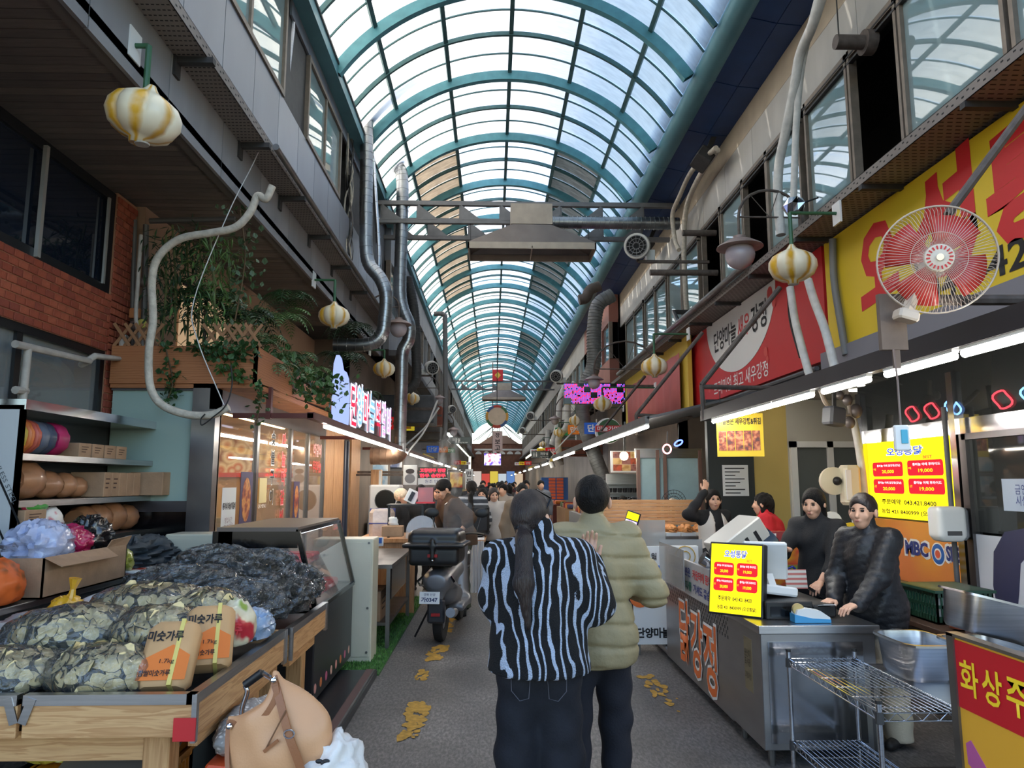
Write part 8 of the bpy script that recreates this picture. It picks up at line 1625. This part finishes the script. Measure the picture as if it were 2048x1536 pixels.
NVY=cloth('navy_trousers',(26,27,36));DEN=cloth('dark_denim',(20,22,30),var=.2,vs=20);BLKC=cloth('black_cloth',(24,24,26));BEIP=cloth('beige_trousers',(206,194,172))
# ---- the couple in the middle
def zebra():
 m=bpy.data.materials.new('zebra_fleece');m.use_nodes=True;nt=m.node_tree;L=nt.links;N=nt.nodes.new;b=nt.nodes['Principled BSDF'];b.inputs['Roughness'].default_value=.95
 tc=N('ShaderNodeTexCoord');mp=N('ShaderNodeMapping');mp.inputs['Scale'].default_value=(1,1,.42);L.new(tc.outputs['Object'],mp.inputs[0])
 n=N('ShaderNodeTexNoise');n.inputs['Scale'].default_value=7.5;n.inputs['Detail'].default_value=2.0;L.new(mp.outputs[0],n.inputs['Vector']);sx=N('ShaderNodeSeparateXYZ');L.new(tc.outputs['Object'],sx.inputs[0])
 def mth(op,a,b_):q=N('ShaderNodeMath');q.operation=op;[L.new(v,q.inputs[i]) if not isinstance(v,float) else setattr(q.inputs[i],'default_value',v) for i,v in enumerate((a,b_))];return q.outputs[0]
 v=mth('ADD',mth('MULTIPLY',sx.outputs[0],150.0),mth('MULTIPLY',n.outputs['Fac'],24.0));v=mth('SINE',mth('ADD',v,mth('MULTIPLY',sx.outputs[1],40.0)),0.0)
 f=N('ShaderNodeTexNoise');f.inputs['Scale'].default_value=170;f.inputs['Detail'].default_value=3;L.new(tc.outputs['Object'],f.inputs['Vector']);v=mth('ADD',v,mth('MULTIPLY',f.outputs['Fac'],.5))
 rp=N('ShaderNodeValToRGB');e=rp.color_ramp.elements;e[0].position=.80;e[0].color=rgb(15,15,17);e[1].position=.92;e[1].color=rgb(190,202,222);L.new(v,rp.inputs[0]);L.new(rp.outputs[0],b.inputs['Base Color'])
 bp=N('ShaderNodeBump');bp.inputs['Strength'].default_value=.9;bp.inputs['Distance'].default_value=.02;L.new(f.outputs['Fac'],bp.inputs['Height']);L.new(bp.outputs[0],b.inputs['Normal']);return m
def jeans(body,W2,hp,A,nec,pel,J,k):
 st=mat('pocket_stitch',(92,92,100),.8)
 for s in (-1,1):
  P=[A(s*.035,-.146,.93),A(s*.125,-.142,.945),A(s*.122,-.14,.83),A(s*.085,-.147,.79),A(s*.045,-.146,.80)];pk=MB().tube([Vector(W2(p)) for p in P],.0016,4,closed=True).build('pocket_seam',st,body)
 a=[Vector(W2(hp(s*.085,.02-.06*i,.06+.03*i))) for s in (1,) for i in (0,1)];b=Vector(W2(hp(.0,.07,.125)))
 MB().tube([Vector(W2(hp(.084,-.03,.02))),Vector(W2(hp(.09,.04,.09)))],.004,6).tube([Vector(W2(hp(.09,.04,.09))),b,Vector(W2(hp(-.09,.04,.09)))],.006,6).build('sunglasses_on_head',BLACKG,body)
 MB().ball(Vector(W2(hp(0,-.105,-.035))),.032,12,6,(1,1,.5)).build('hair_tie',BLACK,body)
LONGH=mat('dark_brown_hair',(34,22,20),.4,var=.5,vs=22,bump=.6,bs=40,stretch=(7,7,.5))
MX,MY_=.50,3.78
wt_w=at(1176,1128,3.50);ew=at(1188,1205,3.36)
person('woman in a black and pale blue zebra fleece seen from behind, hand on the man',.21,3.36,R(-4),1.63,zebra(),DEN,'pony',LONGH,.011,wr=wt_w,elr=ew,wl=(.10,3.62,1.0),ell_=at(1000,1200,3.42),puff=.05,hem=.94,wide=.028,head=(-27,4),hands=True,hdir={1:(.1,.25,1.0),-1:(0,1,0)},collar=.09,face=False,tname='fleece_jacket',stance=.11,extra=jeans,group='couple in the middle',hoff=(-.035,0))
person('man in an olive quilted puffer jacket seen from behind',MX+.02,MY_,R(2),1.70,cloth('olive_puffer',(150,136,102),rough=.6,bump=.25,bs=28),NVY,'short',None,.011,wr=(.74,4.10,1.12),elr=at(1306,1185,3.80),wl=(.3,4.1,1.1),puff=.030,hem=.83,head=(-6,6),face=False,collar=.07,tname='puffer_jacket',quilt=.105,stance=.115,stride=.08,wide=.012,group='couple in the middle')
# ---- vendors on the right
BLP=cloth('black_quilt',(30,30,33),rough=.5,bump=.5,bs=16)
person('cashier in a black quilted jacket leaning her hands on the counter',2.56,4.92,R(122),1.60,BLP,BEIP,'bun',mat('brown_black_hair',(40,28,24),.45,bump=.4,bs=40),.013,wl=at(1712,1216,4.60),wr=at(1668,1198,4.86),lean=.12,puff=.022,hem=.80,wide=.03,hands=True,hdir={1:(-.8,-.5,-.15),-1:(-.9,-.3,-.2)},collar=.06,quilt=.05,head=(10,0))
person('young woman in a black zip top tapping beside the monitor',2.66,5.95,R(135),1.62,BLKC,BLKC,'bob',None,.014,wl=at(1640,1165,5.6),wr=at(1572,1098,5.7),hands=True,hdir={1:(-.9,-.2,.2),-1:(-.6,-.6,-.3)},lean=.1,puff=.012,hem=.85,sleeve=.55,collar=.08,head=(0,-10),tname='zip_top')
person('woman in a cream vest over black scratching her head',2.52,8.35,R(195),1.58,BLKC,BLKC,'bob',None,.016,wr=at(1408,985,8.2),elr=at(1376,1030,8.2),hands=True,puff=.012,head=(-14,0),tname='shirt',vest=cloth('cream_fleece_vest',(206,198,186)),hdir={1:(.3,0,1),-1:(0,-1,-.3)})
person('person in a bright red hooded jacket with dark curly hair',2.98,7.75,R(60),1.56,cloth('red_jacket',(186,28,40)),BLKC,'curly',None,.018,puff=.035,face=False,lean=.15,collar=.08)
# ---- vendors and visitors on the left
person('young man in an olive brown hoodie bending over the scooter',-.42,9.95,R(118),1.76,cloth('brown_hoodie',(84,62,44)),cloth('olive_apron',(64,68,54)),'short',None,.016,wl=at(915,1070,9.6),wr=(-.85,9.9,1.0),lean=.42,head=(0,-30),puff=.03,hem=.86,sleeve=.35,hands=True,collar=.1,tname='hoodie',wide=.03)
person('stall woman in a cream knit hat and black coat',-1.42,11.0,R(-110),1.56,BLKC,BLKC,'cap',cloth('cream_knit',(226,206,178),bump=.8,bs=40),.018,puff=.03,lean=.1,collar=.04)
person('dark haired person behind the woman in the knit hat',-1.15,11.8,R(200),1.62,BLKC,BLKC,'short',None,.022,face=True)
person('person in a dark hood behind the pink case',-.9,12.3,R(160),1.6,cloth('grey_hood',(52,54,60)),BLKC,'cap',cloth('grey_hood',(52,54,60)),.022,face=False)
STR=ramp_mat('striped_knit','wave',3.2,[(.5,(58,60,66)),(.62,(52,54,60)),(.70,(168,168,170)),(.9,(168,168,170))],rough=.9,bands='Z')
person('person with a ponytail in a grey striped sweater seen from behind',-.33,11.6,R(8),1.68,STR,BLKC,'pony',None,.02,face=False,puff=.03,tname='sweater',extra=lambda body,W2,hp,A,nec,pel,J,k:obj('backpack',MB().box(tuple(W2(A(.12,-.2,1.12))),(.28,.16,.42),ch=.04).mesh('b'),body,BLACK))
person('woman with glasses and dark fringe in the crowd',-.17,12.6,R(170),1.56,cloth('taupe_coat',(150,122,104)),BLKC,'bob',None,.022)
person('long haired woman in a pale grey sweatshirt walking towards the camera',.02,11.9,R(184),1.57,cloth('pale_grey_sweat',(178,170,162),var=.05),BLKC,'long',LONGH,.018,puff=.035,hem=.86,hands=True,head=(8,-6),tname='sweatshirt')
person('person in a dark coat partly hidden behind the zebra fleece woman',.42,10.4,R(190),1.64,cloth('tan_dark_coat',(120,104,86)),BLKC,'short',None,.022,face=False,puff=.04)
person('seated vendor in pale blue behind the steel kitchen shelf',2.3,12.9,R(160),1.42,cloth('pale_blue_shirt',(130,150,180)),BLKC,'bob',None,.025)
# ---- crowd in the distance
TOPS=[cloth('crowd_top_%d' % i,c) for i,c in enumerate([(44,46,52),(150,140,128),(60,52,48),(96,100,108),(34,36,44),(170,160,150),(70,30,34)])]
CL=['charcoal','beige','brown','slate','navy black','cream','dark red']
protos=[person('distant shopper in a %s coat, %s' % (CL[i],d),X,Y,yw,Hh,TOPS[i],BLKC,hr,None,.034,face=False,puff=.03,group='distant shoppers') for i,(X,Y,yw,Hh,hr,d) in enumerate([(.18,15.5,R(185),1.66,'short','behind the grey sweatshirt woman'),(.22,14.2,R(150),1.62,'short','looking to the left'),(-.25,17,R(10),1.6,'long','walking away'),(.75,16.5,R(190),1.7,'short','right of the zebra fleece woman')])]
sp=[(-.55,19,0),(.0,20.5,1),(.45,19.5,2),(.95,21,0),(1.2,18.2,3),(-.3,23,3),(.2,25,0),(.65,24,1),(1.1,26,2),(-.7,27,1),(-.1,29,2),(.4,31,3),(.9,30,0),(1.3,33,1),(-.5,34,0),(.1,37,2),(.7,38,3),(-.2,42,1),(.5,45,0),(1.0,43,2)]
WH=['under the left LED strips','below the television','beside the white hoses','at the nut display','nearest the dot display','beside the steam','below the drum','right of the drum','under the right restroom sign','under the left restroom sign','in front of the red lit sign','in the middle of the aisle','passing the blue shelves','close to the yellow awning','at the left edge of the crowd','deep in the aisle centre','before the yellow lit sign','deep on the left','farthest of all','deep on the right']
for i,(X,Y,a) in enumerate(sp):
 b0=protos[a];base=[(.18,15.5),(.22,14.2),(-.25,17),(.75,16.5)][a];c0=b0.copy();link(c0);c0.location=(X-base[0],Y-base[1],0);cn_=CL[a]
 for chd in list(b0.children):
  c1=chd.copy();link(c1);c1.parent=c0
  if chd.name.startswith('jacket') and i % 2:c1.material_slots[0].link='OBJECT';c1.material_slots[0].material=TOPS[3+i % 4];cn_=CL[3+i % 4]
 c0['label']='distant shopper in a %s coat %s' % (cn_,WH[i])
# ================================================================== FAR FACADES, STALLS AND THE END OF THE AISLE
fr_=random.Random(21);NW=[40]
WGL=glassy('far_window_glass',(120,140,146),.3,.05,refl=2.2)
def facade(side,y0,y1,xu,zb,col,brick=False):
 nm='wall_left' if side<0 else 'wall_right';m=mat('facade_%d_%d' % (side,y0),col,.6,var=.1,vs=2)
 t=thing(nm,'%s upper facade %s' % ('left' if side<0 else 'right',['beyond the near windows','in the middle distance','far down the aisle'][min(2,int((y0-15)/16))]),None,(xu,(y0+y1)/2,zb),kind='structure');s=side
 MB().bb(xu,xu+s*.3,y0,y1,zb,zb+.95).build('sill_wall',m,t);MB().bb(xu,xu+s*.3,y0,y1,zb+2.1,7.7).build('head_wall',m,t);MB().bb(xu+s*.28,xu+s*.3,y0,y1,zb+.9,zb+2.2).build('dark_room',DARK,t)
 n=max(2,int((y1-y0)/1.3));w=(y1-y0)/n
 for i in range(n+1):MB().bb(xu-s*.01,xu+s*.1,y0+i*w-.06,y0+i*w+.06,zb+.95,zb+2.1).build('pier',m if i % 2 else WFR,t)
 for i in range(n):MB().bb(xu+s*.06,xu+s*.07,y0+i*w+.06,y0+(i+1)*w-.06,zb+.95,zb+2.1).build('pane',WGL,t)
 MB().bb(xu-s*.35,xu,y0,y1,zb-.15,zb-.02).build('ledge',GREYP,t)
for a,b,c in ((16.5,22,(120,122,126)),(22,30,(150,148,146)),(30,42,(110,104,98)),(42,60,(140,136,130)),(60,89,(120,116,112))):facade(-1,a,b,-2.4-.1*(a % 4==0),4.7,c)
for a,b,c in ((22,28,(150,96,82)),(28,38,(176,172,164)),(38,52,(130,124,118)),(52,89,(150,146,140))):facade(1,a,b,3.6,4.5,c)
def lower(side,y0,y1,xw,col):
 t=thing('wall_left' if side<0 else 'wall_right','shop fronts %s the %s side' % ('along' if y0<30 else 'far along','left' if side<0 else 'right'),None,(xw,y0,0),kind='structure');MB().bb(xw,xw+side*.2,y0,y1,0,4.6 if side<0 else 4.3).build('shop_wall',mat('shopwall_%d_%d' % (side,y0),col,.7,var=.25,vs=1.2),t);MB().bb(xw,xw+side*5,y0,y0+.1,0,4.6).build('party_wall',MATS['shopwall_%d_%d' % (side,y0)],t)
for a,b,c in ((14.5,24,(110,96,84)),(24,40,(96,90,88)),(40,89,(120,108,96))):lower(-1,a,b,-2.9,c);lower(1,a+.8,b+.8,3.95,c)
SC_=[((206,40,40),'강정'),((240,214,60),'마늘'),((226,226,224),'원조'),((60,100,190),'단양'),((214,120,50),'만두'),((50,120,70),'한우')]
def far_stall(side,y,i):
 s=side;xo=-1.92 if s<0 else 2.0;col,tx=SC_[i % 6];sd='left' if s<0 else 'right';o_=['first','second','third','fourth','fifth','sixth','seventh','eighth','ninth'][i]
 t=thing('canopy','%s far stall canopy on the %s side' % (o_,sd),'canopy',(xo,y,2.4));MB().add([(xo,y,2.42),(xo,y+3.4,2.42),(xo+s*1.2,y+3.4,2.8),(xo+s*1.2,y,2.8)],[(0,1,2,3)]).bb(xo,xo+s*.04,y,y+3.4,2.36,2.46).build('sheet',[GREYP,mat('canopy_yellow',(226,190,60),.6),DKGREY][i % 3],t)
 if y>22:led(y+.2,y+3.0,xo+s*.02,2.33,'%s far LED tube on the %s side' % (o_,sd),.03)
 t=thing('stall_counter','%s far stall counter with goods on the %s side' % (o_,sd),'counter',(xo,y+1.5,0));x0=xo+s*.2;MB().bb(x0,x0+s*.7,y+.2,y+3.1,.05,.85).build('counter_body',mat('far_counter_%d' % (i % 3),[(150,150,150),(170,130,90),(120,60,50)][i % 3],.5),t)
 for k in range(5):MB().box((x0+s*.3,y+.5+.55*k,.85+.07),(.4,.4,.12+.04*(k % 3)),ch=.03).build('goods',mat('goods_%d' % ((i+k) % 5),[(206,120,50),(150,40,40),(220,200,160),(90,120,60),(60,70,110)][(i+k) % 5],.6,var=.3,vs=18),t)
 zc=3.0+.25*(i % 3);xs_=xo+s*.55;t=thing('shop_sign','%s small lit sign with Korean lettering on the %s side' % (o_,sd),'sign',(xs_,y+.1,zc));MB().bb(xs_-.25,xs_+.25,y+.05,y+.15,zc-.14,zc+.14).build('box',emis('sign_lit_%d' % (i % 6),col,.28),t);text(tx,FACE_C((xs_,y+.05,zc)),WPR if i % 6 in (0,3,4,5) else RBR,t,w=.36,h=.19,bold=.03);MB().bar((xs_+s*.25,y+.1,zc),(xs_+s*2,y+.1,zc),.04).build('arm',RUST,t)
for i,y in enumerate((16.5,20.5,25,30,36,43,51,62,74)):far_stall(-1,y,i);far_stall(1,y+1.5,(i+3) % 9)
# LED text board, pot picture and vertical banner on the left
t,p0,p1=board_at('led_display','red LED text board above a white name strip on the left','display',836,895,934,956,14.2,BLACKG,.1)
for j in range(2):text(['고향만두 찐빵','한우 손만두'][j],FACE_C(((p0.x+p1.x)/2,14.2,p1.z-.065-.1*j)),emis('led_red_text',(255,40,60),2.5),t,w=.5,h=.075,bold=.03)
MB().bar((p0.x,14.25,p1.z-.1),(-2.9,14.25,p1.z-.1),.05).build('arm',RUST,t);MB().bb(p0.x,p1.x,14.2,14.25,p0.z-.13,p0.z-.005).build('name_strip',PAPER,t);text('원조 만두집',FACE_C(((p0.x+p1.x)/2+.05,14.2,p0.z-.065)),NAVY,t,w=.4,h=.07)
t,p0,p1=board_at('pot_picture','white board with a picture of a grey crock of dumplings','picture',806,834,930,970,14.1,PAPER,.05);cx,cz=(p0.x+p1.x)/2,(p0.z+p1.z)/2;MB().bar((p0.x,14.13,cz),(-2.62,14.13,cz),.04).build('arm',RUST,t);MB().prism([(.1*math.cos(2*PI*i/18),-.07+.09*math.sin(2*PI*i/18)) for i in range(18)],.003,FACE_C((cx,14.098,cz))).build('crock_print',mat('crock_grey',(120,118,122),.5),t);MB().prism([(.085*math.cos(2*PI*i/14),.07+.05*math.sin(2*PI*i/14)) for i in range(14)],.004,FACE_C((cx,14.097,cz))).build('bowl_print',mat('bowl_dark',(60,52,52),.5),t)
t,p0,p1=board_at('vertical_banner','white vertical banner with black lettering beside the steam','banner',930,946,938,978,21,PAPER,.03)
MB().tube([(p0.x,21.015,p1.z-.05),(-2.4,21.015,p1.z-.05)],.015,6).build('rod',RUST,t)
for k,chh in enumerate('만두'):text(chh,FACE_C(((p0.x+p1.x)/2,21,p1.z-.14-.22*k)),BLK,t,h=.16,bold=.02)
t,p0,p1=board_at('crate_wall','stack of blue and orange crates far on the right','crates',1083,1136,955,1000,24,mat('blue_crate',(40,90,160),.5),.4)
for i in range(2):
 for j in range(7):MB().bb(p0.x+.24+.26*i,p0.x+.46+.26*i,23.97,24.0,p0.z+.03+.1*j,p0.z+.11+.1*j).build('orange_crate',mat('crate_orange',(226,96,40),.5),t)
# end building
e=thing('wall_back','brown gabled building closing the far end of the aisle',None,(.5,88,0),kind='structure');MB().bb(-2.6,4,88,88.4,0,6.2).build('brick_front',mat('far_brown_brick',(120,82,66),.8,var=.2,vs=3),e);MB().prism([(-2.4,0),(2.4,0),(.9,1.0),(-.9,1.0)],.3,FACE_C((.8,88.2,6.2))).build('gable_roof',mat('far_roof',(150,120,104),.7),e);MB().bb(-2.2,3.6,87.95,88,5.4,5.6).build('white_beam',WHITE,e);[MB().bb(-2.3+k,-1.35+k,87.9,88,.3,2.9-.3*(k % 2)).build('lit_shop',emis('far_shop_glow_%d' % k,c,.45),e) for k,c in enumerate(((226,214,204),(226,90,80),(240,214,90),(214,226,236),(110,150,214),(226,200,170)))]
for k in range(6):MB().prism([(.38*math.cos(PI*i/8),.35*math.sin(PI*i/8)) for i in range(9)],.04,FACE_C((-1.7+.95*k,87.94,4.95))).build('arch_trim',WHITE,e)
mb=MB()
for k in range(7):mb.bar((.8,89.5,9.0),(.8+3.2*math.cos(PI*k/6),89.5,6.6+.2*math.sin(PI*k/6)),.08)
mb.build('fan_truss',GREYP,e)
# drifting steam above the left stalls
t=thing('steam','pale steam drifting up from the left dumpling stall','steam',(-1.2,18,1.8),kind='stuff');m=bpy.data.materials.new('steam');m.use_nodes=True;nt=m.node_tree;nt.nodes.remove(nt.nodes['Principled BSDF']);v=nt.nodes.new('ShaderNodeVolumePrincipled');n=nt.nodes.new('ShaderNodeTexNoise');n.inputs['Scale'].default_value=3.5;n.inputs['Detail'].default_value=3;r_=nt.nodes.new('ShaderNodeMapRange');r_.inputs[1].default_value=.5;r_.inputs[2].default_value=.75;r_.inputs[4].default_value=5;nt.links.new(n.outputs['Fac'],r_.inputs[0]);nt.links.new(r_.outputs[0],v.inputs['Density']);v.inputs['Color'].default_value=(.9,.93,1,1);nt.links.new(v.outputs[0],nt.nodes['Material Output'].inputs['Volume'])
lump('steam_cloud',(-1.0,18,2.15),(.35,.5,.8),77,.3,2,20,14,t,m,flat=False)
for i,(u0,u1,v0,v1,Y,c1,c2,lb) in enumerate(((744,776,902,985,14.6,(150,190,220),(226,232,236),'pale blue poster board on the left wall beside the wooden box'),(780,804,905,935,15.5,(226,226,226),(90,100,130),'small white and grey poster above the knit hat woman'),(900,925,945,975,19,(226,200,120),(170,60,50),'yellow and red menu board behind the steam'))):
 t,p0,p1=board_at('poster_board',lb,'poster',u0,u1,v0,v1,Y,ramp_mat('poster_%d' % i,'noise',5,[(.4,c1),(.6,c2)],rough=.5),.04);MB().bb(p0.x,p1.x,Y+.04,Y+.06,0,p1.z-.05).build('stand',GREYP,t)
t=thing('washing_machine','white front loading machine with a dark round door by the left wall','machine',(-2.2,13.6,0));p=at(772,1000,13.4);MB().bb(p.x-.3,p.x+.25,13.3,13.9,0,1.62,ch=.03).build('body',WHITE,t);MB().lathe([(0,-.03),(.17,-.03),(.19,0),(0,0)],24,(p.x,13.3,p.z),'Y').build('door',BLACKG,t,smooth=40)
for i,(u0,u1,v0,v1,Y,d,c,lb) in enumerate(((812,868,790,846,18.5,1.2,(74,76,80),'large dark sheet metal duct box on the left facade below the blower'),(858,884,812,850,21.5,.8,(128,66,48),'red brick pier stub on the left facade'),(838,880,850,880,24,1.5,(96,94,92),'grey plastic wrapped air unit under the left facade'),(1120,1150,880,912,26,.8,(132,74,54),'red brick pier stub on the distant right facade'))):
 p0,p1=at(u0,v1,Y),at(u1,v0,Y);s_=-1 if u0<985 else 1;xe=-2.9 if s_<0 else 3.95;xi=p1.x if s_<0 else p0.x;t=thing(['duct_box','brick_pier','air_unit','brick_pier'][i],lb,['duct','pier','air unit','pier'][i],(xe,Y,p0.z));MB().bb(xe,xi,Y,Y+d,p0.z,p1.z,ch=.03).build('box_body',mat('clutter_%d' % i,c,.6,var=.25,vs=5),t);MB().bb(xe,xi,Y-.03,Y+.03,p0.z+(p1.z-p0.z)*.45,p0.z+(p1.z-p0.z)*.55).build('band',RUST,t)
for i,(l,Y) in enumerate((([(815,905),(850,860),(875,800)],15.5),([(800,900),(850,855),(878,815)],15.8),([(1160,850),(1130,880),(1108,905)],22))):hose(['lower pale cable sweeping up to the small left globe lamp','upper pale cable sweeping up to the small left globe lamp','pale cable drooping along the distant right facade'][i],aty(l,Y),.02,mat('white_wire',(200,200,198),.6),'cable','cable')
bpy.data.batch_remove([o for o,c in _TXT]);bpy.data.batch_remove([c for o,c in _TXT])
